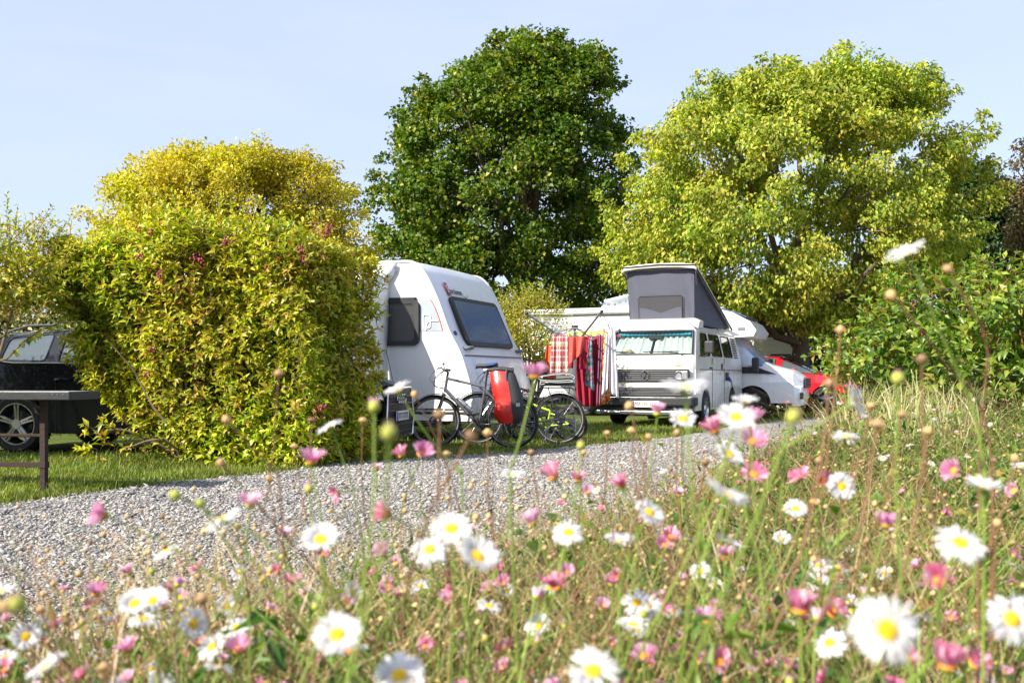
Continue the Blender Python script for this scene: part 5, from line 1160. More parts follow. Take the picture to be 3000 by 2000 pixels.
def red_car():
    root = empty('car', (9.25, 26.2, 0), math.atan2(.90, .42), 'red hatchback car with chrome window line partly behind the bush', 'car')
    pt = M['red_paint']; b = MB()
    st = rings([(.05,[(.70,.60),(.66,.70),(.54,.76),(.3,.79),(0,.80)]),(.35,[(.86,.68),(.82,.84),(.66,.89),(.36,.92),(0,.93)]),(1.10,[(.89,.72),(.87,.98),(.70,1.02),(.40,1.05),(0,1.06)]),(2.0,[(.89,.74),(.87,1.04),(.62,1.40),(.4,1.45),(0,1.47)]),(2.12,[(.89,.74),(.87,1.05),(.62,1.43),(.4,1.47),(0,1.49)]),(2.85,[(.89,.74),(.87,1.06),(.62,1.45),(.4,1.48),(0,1.5)]),(2.95,[(.89,.74),(.87,1.06),(.62,1.45),(.4,1.48),(0,1.5)]),(3.6,[(.89,.74),(.86,1.10),(.60,1.40),(.4,1.43),(0,1.45)]),(4.05,[(.86,.72),(.82,1.1),(.70,1.15),(.4,1.18),(0,1.18)]),(4.15,[(.8,.70),(.78,.95),(.70,.98),(.4,1.0),(0,1.0)])])
    cells = shell(b, st, {(2,1),(2,2),(2,3),(4,1),(6,1),(7,2),(7,3)})
    for (i, j, sd), q in cells.items():
        if j == 1: fr, rp, n = pane(root, q, M['glass_pale'], .03, seal=.014, sealmat='chrome'); ring_fill(b, q, rp)
        else: g = MB(); g.add(q, [(0,1,2,3)]); g.build('windscreen' if i == 2 else 'rear_window', M['glass_dark'], root)
    for sd in (-1,1):
        lower_side(b, .30, 4.1, .22, .76, [(.85,.37,.33),(3.35,.37,.33)], sd*.891); wheel(root, (sd*.79,.85,.33), .33, .21, sd, 5, 'alloy', .21); wheel(root, (sd*.79,3.35,.33), .33, .21, sd, 5, 'alloy', .21)
        m_ = MB(); m_.box((sd*.98,1.62,1.08), (.20,.12,.14)); m_.build('wing_mirror', pt, root, bevel=.03)
        hl = MB(); hl.add([(sd*.52,.03,.66),(sd*.80,.22,.70),(sd*.82,.5,.85),(sd*.6,.16,.78)], [(0,1,2,3)]); hl.build('headlight', M['lamp_clear'], root, solid=.02)
        h = MB(); h.box((sd*.90,2.65,.92), (.03,.18,.03)); h.build('door_handle', pt, root, bevel=.01)
        wl = MB(); wl.box((sd*.55,.85,.48), (.4,.74,.46)); wl.box((sd*.55,3.35,.48), (.4,.74,.46)); wl.build('wheel_well', M['black_seal'], root)
    fx = [-1,-.8,-.4,0,.4,.8,1]; bw = [.28,.08,.01,0,.01,.08,.28]
    def rw(z, w, y0): return [Vector((f*w, y0+q, z)) for f, q in zip(fx, bw)]
    b.grid([rw(.2,.84,.06), rw(.45,.89,.0), [Vector((s*p[1], p[0], p[2])) for s, p in ((-1,st[1][0]),(-1,st[0][0]),(-1,st[0][2]),(1,st[0][4]),(1,st[0][2]),(1,st[0][0]),(1,st[1][0]))]])
    b.add([(-.86,.2,.22),(.86,.2,.22),(.86,4.1,.22),(-.86,4.1,.22)], [(0,1,2,3)]); b.add([(-.8,4.15,.7),(.8,4.15,.7),(.78,4.15,.95),(0,4.15,1.0),(-.78,4.15,.95)], [(0,1,2,3,4)])
    b.build('body', pt, root, smooth=40)
    g = MB(); g.box((0,.0,.52), (1.0,.06,.22)); g.build('grille', M['black_plastic'], root, bevel=.02)
    it = MB(); it.box((0,2.6,.85), (1.4,2.4,.3)); it.box((0,2.3,1.12), (1.3,.2,.45)); it.build('seats', M['interior'], root)
red_car()
# ================================================================== BICYCLES
mat('frame_grey', (.22, .22, .23), .3, metal=.75, var=.1, scale=8)
mat('frame_black', (.025, .025, .027), .35, var=.15, scale=10, coat=.4)
mat('frame_lime', (.42, .62, .02), .35, var=.08, scale=10, coat=.4)
mat('bag_red', (.60, .018, .012), .33, var=.10, scale=7, bump=.5, bscale=9)
mat('bag_black', (.018, .018, .020), .6, var=.3, scale=8, bump=.5, bscale=10)
mat('navy_cloth', (.03, .035, .06), .7, var=.2, scale=9)
mat('saddle_blue', (.03, .09, .35), .4, var=.1, scale=10)
mat('bell_white', (.70, .68, .60), .35, var=.06, scale=10)
mat('mat_grey', (.10, .11, .12), .75, var=.2, scale=10, bump=.25, bscale=60)
mat('mat_edge', (.46, .47, .46), .8, var=.1, scale=20)
mat('pink_plastic', (.55, .06, .20), .4, var=.1, scale=10)
def bike_wheel(root, c, r, spokes=28, tw=.024, disc=True, knob=True, rimmat='steel_dark'):
    h = bpy.data.objects.new('wheel', None); C.objects.link(h); h.parent = root; h.location = c; h.empty_display_size = .1
    t = MB(); t.torus((0,0,0), (0,1,0), r-tw, tw, 56, 10)
    if knob:
        for k in range(84):
            a = 2*math.pi*k/84
            for y in (-.012, .012): t.box(((r-.001)*math.cos(a), y, (r-.001)*math.sin(a)), (.007, .010, .012), (0, -a, 0))
    t.build('tyre', M['tyre'], h, smooth=50)
    m = MB(); m.lathe((0,0,0), (0,1,0), [(r-tw*1.7,-.012),(r-tw*2.35,-.010),(r-tw*2.5,0),(r-tw*2.35,.010),(r-tw*1.7,.012)], 48); m.build('rim', M[rimmat], h, smooth=50)
    rs = MB(); rs.torus((0,-tw*.75,0), (0,1,0), r-tw*1.55, .0030, 56, 4); rs.build('reflector_band', M['mat_edge'], h)
    s = MB(); rr = r-tw*2.4
    for k in range(spokes):
        a = 2*math.pi*k/spokes; sg = 1 if k % 2 else -1; b = a+.55*(1 if (k//2) % 2 else -1)
        s.bar((.022*math.cos(b), .028*sg, .022*math.sin(b)), (rr*math.cos(a), 0, rr*math.sin(a)), .0016, 4)
    s.build('spokes', M['chrome'], h)
    hb = MB(); hb.cyl((0,0,0), (0,1,0), .026, .075, 14); hb.cyl((0,0,0), (0,1,0), .010, .13, 8)
    if disc: hb.lathe((0,-.045,0), (0,1,0), [(.055,0),(.085,0),(.085,.003),(.055,.003)], 28)
    hb.build('hub', M['steel_dark'], h, smooth=40)
    return h
def bicycle(label, loc, rz, lean, fm, wb, r, geo, steer=20, rack=True, saddle='black_plastic', bottle=False, susp=True, fend=True, stand=True, tail=False, knob=True):
    """local x from the front axle (0) to the rear axle (wb); the bicycle faces -x; y away from the camera"""
    root = empty('bicycle', loc, rz, label, 'bicycle', None); root.rotation_euler = (lean, 0, rz)
    HT, HB_, BB, ST, SD = (Vector((p[0], 0, p[1])) for p in geo); RA = Vector((wb, 0, r))
    f = MB(); f.tube([HT, HB_], .019, 10); f.tube([HT+Vector((.0,0,-.03)), ST], [.019,.016], 10); f.tube([HB_+Vector((0,0,.04)), BB], [.026,.022], 10); f.tube([BB, ST], .016, 10); f.cyl(BB, (0,1,0), .028, .07, 14)
    for y in (-.045, .045):
        f.tube([BB+Vector((0,y*.5,0)), BB.lerp(RA,.3)+Vector((0,y,0)), RA+Vector((0,y*1.3,0))], [.012,.011,.010], 8); f.tube([ST+Vector((.01,y*.4,-.04)), ST.lerp(RA,.3)+Vector((0,y,0)), RA+Vector((0,y*1.3,0))], [.010,.009,.008], 8)
    f.build('frame', fm, root, smooth=50)
    # front end turns about the steering axis
    ax = (HT-HB_).normalized(); Q = Matrix.Rotation(R(steer), 3, ax)
    def T(v): return HB_+Q @ (Vector(v)-HB_)
    fo = MB()
    FA = Vector((0,0,r)); crown = HB_+Vector((-.012,0,-.03))
    for y in (-.062, .062):
        up_ = crown+Vector((0,y,.0)); dn = FA+Vector((0,y,0)); mid = up_.lerp(dn,.5)
        fo.tube([T(up_), T(mid)], .013 if susp else .012, 8); fo.tube([T(mid), T(dn)], .018 if susp else .009, 8)
    fo.bar(T(crown+Vector((0,-.075,0))), T(crown+Vector((0,.075,0))), .020, 8); fo.build('fork', M['frame_black'], root, smooth=50)
    hw = bike_wheel(root, T(FA), r, knob=knob); hw.rotation_euler = (0, 0, R(steer))
    bike_wheel(root, RA, r, knob=knob)
    top = HT+ax*.06
    st = MB(); st.bar(T(HT), T(top), .017, 8); sto = top+Vector((-.07,0,.035)); st.bar(T(top), T(sto), .015, 8); st.build('stem', M['frame_black'], root, smooth=50)
    hb = MB(); hb.tube([T(sto+Vector((.05,-.32,.03))), T(sto+Vector((.01,-.18,.02))), T(sto), T(sto+Vector((.01,.18,.02))), T(sto+Vector((.05,.32,.03)))], .011, 8); hbo = hb.build('handlebar', M['alloy'], root, smooth=60)
    for y in (-1, 1):
        g = MB(); g.tube([T(sto+Vector((.052,y*.33,.031))), T(sto+Vector((.022,y*.20,.023)))], [.017,.016], 8); g.build('grip', M['black_plastic'], hbo, smooth=50)
        g = MB(); g.bar(T(sto+Vector((.01,y*.19,.018))), T(sto+Vector((-.05,y*.20,-.02))), .010, 6); g.tube([T(sto+Vector((-.05,y*.20,-.02))), T(sto+Vector((-.055,y*.26,-.035))), T(sto+Vector((-.02,y*.31,-.03)))], .005, 5); g.build('brake_lever', M['steel_dark'], hbo)
    be = MB(); be.ball(T(sto+Vector((-.03,-.05,.045))), .042, 12, 8, (1,1,.7)); be.ball(T(sto+Vector((.0,-.11,.04))), .022, 8, 6); be.build('bell', M['bell_white'], hbo, smooth=60)
    for (a, b, c_) in (((-.03,.2,.0),(-.17,.12,-.14),(0,.03,-.26)),((-.03,-.2,.0),(-.15,-.12,-.16),(.02,-.03,-.26)),((-.02,.17,-.01),(-.12,.05,-.22),(.03,.02,-.24)),((-.02,-.17,.0),(-.10,-.14,-.10),(.06,-.02,-.16))):
        k = MB(); A, B, D_ = (T(sto+Vector(q)) for q in (a, b, c_)); k.tube([A, A.lerp(B,.5)+Vector((-.02,0,.0)), B, B.lerp(D_,.5)+Vector((-.01,0,-.03)), D_], .0042, 5); k.build('cable', M['black_plastic'], hbo)
    # saddle on its post
    sp = MB(); sp.bar(ST, SD+Vector((0,0,-.05)), .0135, 8); sp.bar(SD+Vector((-.07,0,-.035)), SD+Vector((.07,0,-.035)), .006, 6); sp.build('seat_post', M['frame_black'], root, smooth=50)
    sa = MB(); rows = []
    for x, w, z in ((-.16,.012,-.012),(-.13,.022,.0),(-.05,.032,.0),(.03,.055,.004),(.09,.075,.014),(.125,.07,.016),(.135,.045,.0)):
        rows.append([SD+Vector((x, w*math.cos(a), z+.022*math.sin(a)*(1 if math.sin(a) > 0 else 1.6))) for a in [2*math.pi*k/12 for k in range(13)]])
    sa.grid(rows); sa.add(rows[0][:-1], [tuple(range(12))]); sa.add(rows[-1][:-1], [tuple(range(12))]); so = sa.build('saddle', M['black_plastic'], root, smooth=60)
    if saddle != 'black_plastic':
        s2 = MB(); s2.grid([[SD+Vector((x, -w, z)), SD+Vector((x, -w*.98, z+.016))] for x, w, z in ((.0,.048,.002),(.05,.066,.008),(.1,.078,.014),(.125,.073,.016))]); s2.build('saddle_stripe', M[saddle], so, solid=.006)
    # drive
    dv = MB(); dv.lathe(BB+Vector((0,.05,0)), (0,1,0), [(.05,0),(.088,0),(.088,.006),(.05,.006)], 28); 
    dv.build('chainring', M['steel_dark'], root)
    for sg, a in ((-1, 2.0), (1, 2.0+math.pi)):
        e = BB+Vector((.17*math.cos(a), sg*.085, .17*math.sin(a))); cb = MB(); cb.tube([BB+Vector((0,sg*.06,0)), e], [.014,.010], 6); co_ = cb.build('crank', M['frame_black'], root, smooth=40)
        pd = MB(); pd.box(e+Vector((0,sg*.06,0)), (.095,.09,.022)); pd.build('pedal', M['black_plastic'], co_, bevel=.005)
    ca = MB()
    for k, rr in enumerate((.062,.053,.045,.037,.03)): ca.lathe(RA+Vector((0,.035+.005*k,0)), (0,1,0), [(.02,0),(rr,0),(rr,.003),(.02,.003)], 22)
    ca.build('cassette', M['steel_dark'], root)
    ch = MB(); c1 = BB+Vector((0,.053,0)); c2 = RA+Vector((0,.05,0)); ch.bar(c1+Vector((0,0,.085)), c2+Vector((0,0,.045)), .004, 4); ch.bar(c1+Vector((0,0,-.085)), c2+Vector((-.01,0,-.12)), .004, 4); ch.tube([c2+Vector((0,0,-.05)), c2+Vector((.03,0,-.09)), c2+Vector((-.01,0,-.15))], .012, 6); ch.build('chain', M['steel_dark'], root)
    if fend:
        for cc, a0, a1, tt in ((FA, 35, 150, True), (RA, 20, 175, False)):
            rr = r+.022; m = MB(); rows = []
            for i in range(17):
                a = R(a0+(a1-a0)*i/16); rows.append([cc+Vector((rr*math.cos(a)-(0), y, rr*math.sin(a)))*1.0+Vector((-.006*math.cos(a)*abs(y)/.03, 0, -.006*math.sin(a)*abs(y)/.03)) for y in (-.03,-.015,0,.015,.03)])
            if tt: rows = [[T(p) for p in r_] for r_ in rows]
            m.grid(rows); m.build('mudguard', M['black_plastic'], root, smooth=60, solid=.004)
    if rack:
        k = MB(); zt = r*2+.075
        for y in (-.06, .06):
            k.tube([(wb-.30,y,zt-.02),(wb-.24,y,zt),(wb+.16,y,zt),(wb+.20,y,zt-.03)], .006, 6); k.tube([(wb-.16,y,zt),(wb-.02,y*1.25,r+.03)], .0055, 6); k.tube([(wb+.14,y,zt),(wb+.10,y*1.2,zt-.30),(wb+.02,y*1.25,r+.03)], .0055, 6); k.tube([(wb-.10,y*1.15,zt-.24),(wb+.10,y*1.2,zt-.30)], .005, 6)
        for x in (-.2,-.05,.1,.16): k.bar((wb+x,-.06,zt), (wb+x,.06,zt), .005, 6)
        k.build('rack', M['frame_black'], root, smooth=50)
        tl = MB(); tl.box((wb+.22,0,zt-.02), (.02,.09,.05)); tl.build('tail_light', M['lamp_red'], root, bevel=.006)
    if stand:
        k = MB(); k.tube([(wb-.10,-.05,r-.02),(wb-.14,-.10,r-.10),(wb-.22,-.20,.01)], [.013,.011,.009], 7); k.build('kickstand', M['steel_dark'], root, smooth=50)
    if bottle:
        d = (BB-HB_).normalized(); pp = HB_.lerp(BB,.52)+Vector((d.z*-1,0,d.x)).normalized()*.062; b_ = MB(); b_.lathe(pp-d*.11, d, [(0,-.045),(.017,-.045),(.019,-.01),(.022,0),(.036,.06),(.037,.22),(.030,.235),(0,.235)], 18); bo = b_.build('bottle', M['alloy'], root, smooth=50)
        c3 = MB(); c3.torus(pp, d, .039, .004, 18, 5); c3.torus(pp+d*.08, d, .039, .004, 18, 5); c3.build('bottle_cage', M['black_plastic'], root)
    return root
GA = ((.185,.945),(.145,.735),(.605,.30),(.70,.80),(.735,1.085))
bA = bicycle('silver grey bicycle with a metal bottle, its rear wheel beside the red pannier', (-1.02, 13.28, 0), R(-13), R(4), M['frame_grey'], 1.05, .35, GA, steer=24, saddle='saddle_blue', bottle=True)
GB = ((.20,.90),(.16,.72),(.66,.29),(.78,.72),(.83,.99))
bB = bicycle('black trekking bicycle with a folded mat on its rear rack', (-.47, 13.85, 0), R(-3), R(3), M['frame_black'], 1.13, .355, GB, steer=10)
GC = ((.15,.58),(.13,.48),(.44,.22),(.50,.44),(.52,.60))
bC = bicycle('small lime green child bicycle behind the black bicycle', (.12, 14.75, 0), R(-24), R(5), M['frame_lime'], .80, .26, GC, steer=-15, rack=False, susp=False, fend=False, stand=False)
# pannier hung on the near side of the silver bicycle
pn = empty('pannier_bag', bA.location, 0, 'bright red and black roll top pannier bag hung on the silver bicycle', 'bag'); pn.rotation_euler = bA.rotation_euler
red, blk = MB(), MB()
LV = [(.36,.93,1.13,1.20,-.30),(.42,.88,1.15,1.25,-.31),(.52,.86,1.13,1.26,-.31),(.60,.875,1.12,1.25,-.29),(.70,.85,1.105,1.23,-.27),(.80,.83,1.085,1.20,-.25),(.90,.81,1.06,1.165,-.22),(.98,.80,1.045,1.135,-.19),(1.02,.79,1.04,1.11,-.155)]
rw1, rw2 = [], []
for i, (z, x0, xm, x1, yn) in enumerate(LV):
    w = .012*math.sin(i*2.1)
    rw1.append([Vector(p) for p in ((x0+.02,-.09,z),(x0,-.14,z),(x0+.015,yn+.03,z+w),(x0+.06,yn+w*.6,z),((x0+xm)/2,yn-.012+w,z-w*.4),(xm-.01,yn+.004,z))])
    rw2.append([Vector(p) for p in ((xm-.01,yn+.004,z),(xm+.03,yn+.012,z+w),((xm+x1)/2+.01,yn+.02-w,z),(x1-.01,yn+.05,z),(x1,-.14,z),(x1-.03,-.09,z))])
red.grid(rw1); blk.grid(rw2)
back = MB(); back.grid([[a[0], b[-1]] for a, b in zip(rw1, rw2)]); blk.add([p for p in rw1[0]]+[p for p in rw2[0]], [tuple(range(12))]); blk.add([p for p in rw1[-1]]+[p for p in rw2[-1]], [tuple(range(12))])
red.build('red_panel', M['bag_red'], pn, smooth=55); bk_ = blk.build('black_panel', M['bag_black'], pn, smooth=55); back.build('back_panel', M['bag_black'], pn)
ro = MB(); ro.tube([(.78,-.12,1.03),(.95,-.13,1.045),(1.11,-.12,1.03)], [.03,.034,.03], 10); ro.build('rolled_top', M['bag_black'], pn, smooth=60)
lb = MB(); lb.lathe((1.0,-.312,.475), (0,-1,0), [(.026,0),(.026,.004),(0,.005)], 20); lb.build('round_badge', M['mat_edge'], pn)
lb = MB(); lb.box((1.20,-.285,.60), (.05,.008,.045), (0,0,.35)); lb.build('reflector_patch', M['mat_edge'], pn)
stp = MB(); stp.tube([(1.03,-.155,1.05),(1.03,-.20,.99),(1.035,-.222,.90)], .012, 4, flat=.3); stp.build('strap', M['navy_cloth'], pn)
# folded mat
mt_ = empty('folded_mat', bB.location, 0, 'grey folded sleeping mat lying on the rack of the black bicycle', 'mat'); mt_.rotation_euler = bB.rotation_euler
zr = .815
pth = [(.93,zr+.035),(.88,zr+.03),(.87,zr+.055),(.92,zr+.065),(1.10,zr+.052),(1.28,zr+.062),(1.31,zr+.075),(1.26,zr+.085),(1.10,zr+.075),(.90,zr+.085),(.85,zr+.105),(.86,zr+.13),(.95,zr+.145),(1.15,zr+.17),(1.28,zr+.165),(1.335,zr+.13),(1.32,zr+.10)]
dn = []
for i in range(len(pth)-1):
    for t in (0,.33,.66):
        p0, p1, p2, p3 = (Vector(pth[max(0,min(len(pth)-1,i+q))]) for q in (-1,0,1,2)); dn.append(.5*(2*p1+(p2-p0)*t+(2*p0-5*p1+4*p2-p3)*t*t+(-p0+3*p1-3*p2+p3)*t**3))
dn.append(Vector(pth[-1])); L_, R_ = [], []
for i, p in enumerate(dn):
    t = (dn[min(i+1,len(dn)-1)]-dn[max(i-1,0)]).normalized(); nn_ = Vector((-t.y, t.x)); L_.append(p+nn_*.007); R_.append(p-nn_*.007)
m = MB()
for a, b in zip(range(len(dn)-1), range(1, len(dn))):
    for S_ in (L_, R_): m.add([(S_[a].x,-.2,S_[a].y),(S_[b].x,-.2,S_[b].y),(S_[b].x,.2,S_[b].y),(S_[a].x,.2,S_[a].y)], [(0,1,2,3)])
m.build('foam', M['mat_grey'], mt_, smooth=60, fix=False)
m = MB()
for y in (-.202, .202): m.tube([(p.x, y, p.y) for p in dn], .0065, 5)
m.build('piping', M['mat_edge'], mt_, smooth=60)
m = MB(); m.box((1.10,0,zr+.015), (.5,.34,.03)); m.build('base_fold', M['mat_grey'], mt_, bevel=.012)

# ================================================================== CLOTHES DRYER AND WASHING
DD_ = 15.6
o = P(1684, 1000, DD_); ox = o.x
dry = empty('clothes_dryer', (ox, DD_, 0), 0, 'rotary clothes dryer with angled aluminium arms and washing on its lines', 'clothes dryer')
pb = MB(); pb.bar((0,0,0), (0,0,1.70), .024, 12); pb.build('post', M['alloy'], dry, smooth=40)
hbq = MB(); hbq.cyl((0,0,1.705), (0,0,1), .055, .06, 14); hbq.cyl((0,0,1.42), (0,0,1), .045, .08, 14); hbq.build('hub', M['black_plastic'], dry, smooth=40)
def dl(px, py, dy): p = P(px, py, DD_+dy); return Vector((p.x-ox, dy, p.z))
tips = [dl(1543,918,-.75), dl(1763,912,-.95), dl(1815,968,.55), dl(1600,940,1.0)]
for tp in tips:
    a = MB(); a.bar((0,0,1.42), tp, .017, 8); ao = a.build('arm', M['alloy'], dry, smooth=40)
    s = MB(); md = Vector((0,0,1.42)).lerp(tp, .42); s.bar((0,0,1.70), md, .011, 6); s.build('strut', M['alloy'], ao, smooth=40)
    e = MB(); e.ball(tp, .026, 8, 6); e.build('end_cap', M['black_plastic'], ao, smooth=60)
li = MB()
for k in range(6):
    t = .45+.107*k; q = [Vector((0,0,1.42)).lerp(tp, t) for tp in tips]; cyc = [0, 1, 2, 3]
    for a, b in zip(cyc, cyc[1:]+cyc[:1]):
        A, B = q[a], q[b]; mid = A.lerp(B, .5)+Vector((0,0,-.015)); li.tube([A, mid, B], .0028, 4)
li.build('line', M['awning_white'], dry, kind='stuff')
lp = MB(); t0 = tips[1]; lp.tube([t0, t0+Vector((.05,-.02,-.12)), t0+Vector((.12,-.02,-.26)), t0+Vector((.04,-.02,-.28)), t0+Vector((-.05,-.02,-.17)), t0+Vector((.0,0,-.02))], .006, 5); lp.build('hanging_cord', M['black_plastic'], dry)
# cloth materials
def stripe_mat(name, base, cols_x, cols_z, sx, sz, rough=.9):
    m, t, b = nodes(name); L = t.links; b.inputs['Roughness'].default_value = rough; b.inputs['Specular IOR Level'].default_value = .15
    tc = t.nodes.new('ShaderNodeTexCoord'); sp = t.nodes.new('ShaderNodeSeparateXYZ'); L.new(tc.outputs['Object'], sp.inputs['Vector'])
    outs = []
    for ax, sc, cols in (('X', sx, cols_x), ('Z', sz, cols_z)):
        mu = t.nodes.new('ShaderNodeMath'); mu.operation = 'MULTIPLY'; mu.inputs[1].default_value = sc; L.new(sp.outputs[ax], mu.inputs[0])
        fr = t.nodes.new('ShaderNodeMath'); fr.operation = 'FRACT'; L.new(mu.outputs[0], fr.inputs[0])
        cr = t.nodes.new('ShaderNodeValToRGB'); cr.color_ramp.interpolation = 'CONSTANT'; e = cr.color_ramp.elements
        while len(e) < len(cols): e.new(.5)
        for i, (p, c) in enumerate(cols): e[i].position = p; e[i].color = (*c, 1)
        L.new(fr.outputs[0], cr.inputs['Fac']); outs.append(cr.outputs['Color'])
    mx = t.nodes.new('ShaderNodeMixRGB'); mx.inputs['Fac'].default_value = .5; L.new(outs[0], mx.inputs['Color1']); L.new(outs[1], mx.inputs['Color2']); L.new(mx.outputs['Color'], b.inputs['Base Color'])
    M[name] = m; return m
rd, wh, gn, dk = (.48,.045,.07), (.74,.66,.62), (.45,.42,.20), (.30,.02,.04)
stripe_mat('plaid_cloth', rd, [(0,rd),(.2,wh),(.3,rd),(.42,gn),(.55,rd),(.62,wh),(.8,rd),(.9,wh)], [(0,rd),(.12,wh),(.2,dk),(.34,gn),(.5,wh),(.6,rd),(.8,wh),(.86,rd)], 7.5, 3.4)
def spot_mat(name, base, spots, scale):
    m, t, b = nodes(name); L = t.links; b.inputs['Roughness'].default_value = .9; b.inputs['Specular IOR Level'].default_value = .15
    tc = t.nodes.new('ShaderNodeTexCoord'); v = t.nodes.new('ShaderNodeTexVoronoi'); v.inputs['Scale'].default_value = scale; L.new(tc.outputs['Object'], v.inputs['Vector'])
    sp = t.nodes.new('ShaderNodeSeparateColor'); L.new(v.outputs['Color'], sp.inputs['Color']); cr = t.nodes.new('ShaderNodeValToRGB'); cr.color_ramp.interpolation = 'CONSTANT'; e = cr.color_ramp.elements
    cols = [(0, base)]+[(.35+.65*i/len(spots), s) for i, s in enumerate(spots)]
    while len(e) < len(cols): e.new(.5)
    for i, (p, c) in enumerate(cols): e[i].position = p; e[i].color = (*c, 1)
    L.new(sp.outputs['Red'], cr.inputs['Fac']); L.new(cr.outputs['Color'], b.inputs['Base Color']); M[name] = m; return m
spot_mat('floral_cloth', (.06,.12,.11), [(.50,.55,.55),(.10,.25,.12),(.50,.10,.16),(.16,.24,.32)], 26)
spot_mat('orange_print', (.62,.12,.03), [(.75,.55,.30),(.60,.07,.03),(.72,.40,.06)], 40)
mat('dark_red_towel', (.30,.012,.035), .95, var=.2, scale=12, bump=.6, bscale=160); mat('coral_cloth', (.68,.10,.07), .9, var=.1, scale=10, bump=.2, bscale=40)
mat('mauve_towel', (.25,.10,.16), .95, var=.15, scale=12, bump=.5, bscale=160); mat('white_towel', (.72,.70,.72), .95, var=.06, scale=12, bump=.5, bscale=140)
mat('lime_cloth', (.55,.66,.16), .9, var=.1, scale=10); mat('orange_cloth', (.60,.10,.03), .9, var=.15, scale=10)
def hang(label, name, cat, px0, px1, py0, py1, dD, mt, folds=3, amp=.018, px0b=None, px1b=None, slant=0, nx=26, nz=22, group='washing on the clothes dryer', dback=0, sl_top=0):
    px0b = px0 if px0b is None else px0b; px1b = px1 if px1b is None else px1b
    D0 = DD_+dD; o = P((px0+px1)/2, py0, D0); m = MB(); rows = []; ph = random.uniform(0,6)
    for j in range(nz+1):
        v = j/nz; row = []
        for i in range(nx+1):
            u = i/nx; px = (px0+(px1-px0)*u)*(1-v)+(px0b+(px1b-px0b)*u)*v; py = py0+sl_top*(u-.5)*(1-v)+(py1-py0)*v+slant*(u-.5)*v+(4*math.sin(math.pi*u) if v == 0 else 0)
            dd = amp*math.sin(u*folds*6.283+ph+.8*v)*(.45+.75*v)+.4*amp*math.sin(u*folds*15+ph*2)*(.3+.7*v)+dback*u
            row.append(P(px, py, D0+dd)-o)
        rows.append(row)
    m.grid(rows)
    ob = m.build(name, mt, None, smooth=80, solid=.008); ob.location = o; return tag(ob, label, cat, group)
TW = 'towel'
hang('red and white checked kitchen towel with fringe, leftmost on the dryer', 'towel', TW, 1618, 1663, 978, 1098, -.62, M['plaid_cloth'], 2, .015, 1610, 1664, 6)
hang('small coral red cloth tucked slantwise beside the dryer post', 'cloth', 'cloth', 1668, 1712, 984, 1052, -.30, M['coral_cloth'], 1.5, .03, 1667, 1704, -34)
hang('large dark red towel hanging behind the dryer post', 'towel', TW, 1664, 1722, 986, 1080, .05, M['dark_red_towel'], 2, .02, slant=6)
hang('long dark red bath towel behind the floral strip', 'towel', TW, 1668, 1756, 982, 1190, .25, M['dark_red_towel'], 3.5, .03, 1690, 1752)
hang('narrow green and grey floral cloth with a pointed lower end', 'cloth', 'cloth', 1727, 1733, 988, 1136, -.35, M['floral_cloth'], 1, .02, 1714, 1741, 20)
hang('mauve towel hanging edge on between dark red and white towels', 'towel', TW, 1756, 1774, 978, 1186, .1, M['mauve_towel'], 2, .02, 1748, 1764)
hang('white and orange printed cloth with a hanging orange corner', 'cloth', 'cloth', 1770, 1786, 968, 1180, -.1, M['orange_print'], 1.5, .02, 1760, 1789, -16)
hang('white bath towel hanging nearest the camper van headlight', 'towel', TW, 1782, 1802, 950, 1158, -.25, M['white_towel'], 2, .02, 1786, 1813, 18, sl_top=18)
hang('narrow white towel edge beside the mauve towel', 'towel', TW, 1776, 1784, 975, 1150, -.30, M['white_towel'], 1, .015, 1762, 1780, -20)
hang('thin lime green cloth on the rear line of the dryer', 'cloth', 'cloth', 1664, 1768, 966, 986, .5, M['lime_cloth'], 5, .015, nz=6)
hang('orange red cloth hanging behind the checked towel', 'cloth', 'cloth', 1600, 1632, 1010, 1120, .6, M['orange_cloth'], 2, .02, 1592, 1628, 20)
pg_mat = mat('peg_blue', (.10,.30,.45), .5, var=.1)
for px, py, dD, lab in ((1627,974,-.63,'pale blue clothes peg on the checked towel'),(1768,972,-.1,'orange clothes peg on the printed cloth')):
    p = P(px, py, DD_+dD); k = MB(); k.box((-.004,0,0), (.006,.014,.07), (0,.06,0)); k.box((.006,0,0), (.006,.014,.07), (0,-.06,0)); ob = k.build('clothes_peg', M['peg_blue'] if 'blue' in lab else M['orange_decal']); ob.location = p; tag(ob, lab, 'clothes peg')

# ================================================================== TABLE, LEFT
mat('table_top', (.20,.20,.20), .55, metal=.2, var=.25, scale=7, bump=.2, bscale=40); mat('table_edge', (.036,.037,.039), .45, metal=.3, var=.3, scale=12, bump=.2, bscale=60)
mat('rusty_steel', (.026,.012,.008), .8, var=.5, scale=18, bump=.5, bscale=70)
tb_ = empty('table', (-3.45, 7.75, 0), R(-8), 'dark folding table with rusty steel legs cut by the left edge', 'table')
ZT = .815
b = MB(); b.box((-1.05,.21,ZT), (2.06,.40,.012)); b.build('table_top', M['table_top'], tb_, bevel=.003)
for y in (.0, .42):
    b = MB(); b.box((-1.05,y,ZT-.022), (2.12,.022,.066)); e_ = b.build('edge_rail', M['table_edge'], tb_, bevel=.006)
    for x in (-.04, -.09, -.13):
        k = MB(); k.cyl((x,y-.013,ZT-.012), (0,1,0), .005, .006, 8); k.build('rivet', M['alloy'], e_)
for x in (.0, -2.1):
    b = MB(); b.box((x,.21,ZT-.022), (.022,.398,.066)); b.build('edge_rail', M['table_edge'], tb_, bevel=.006)
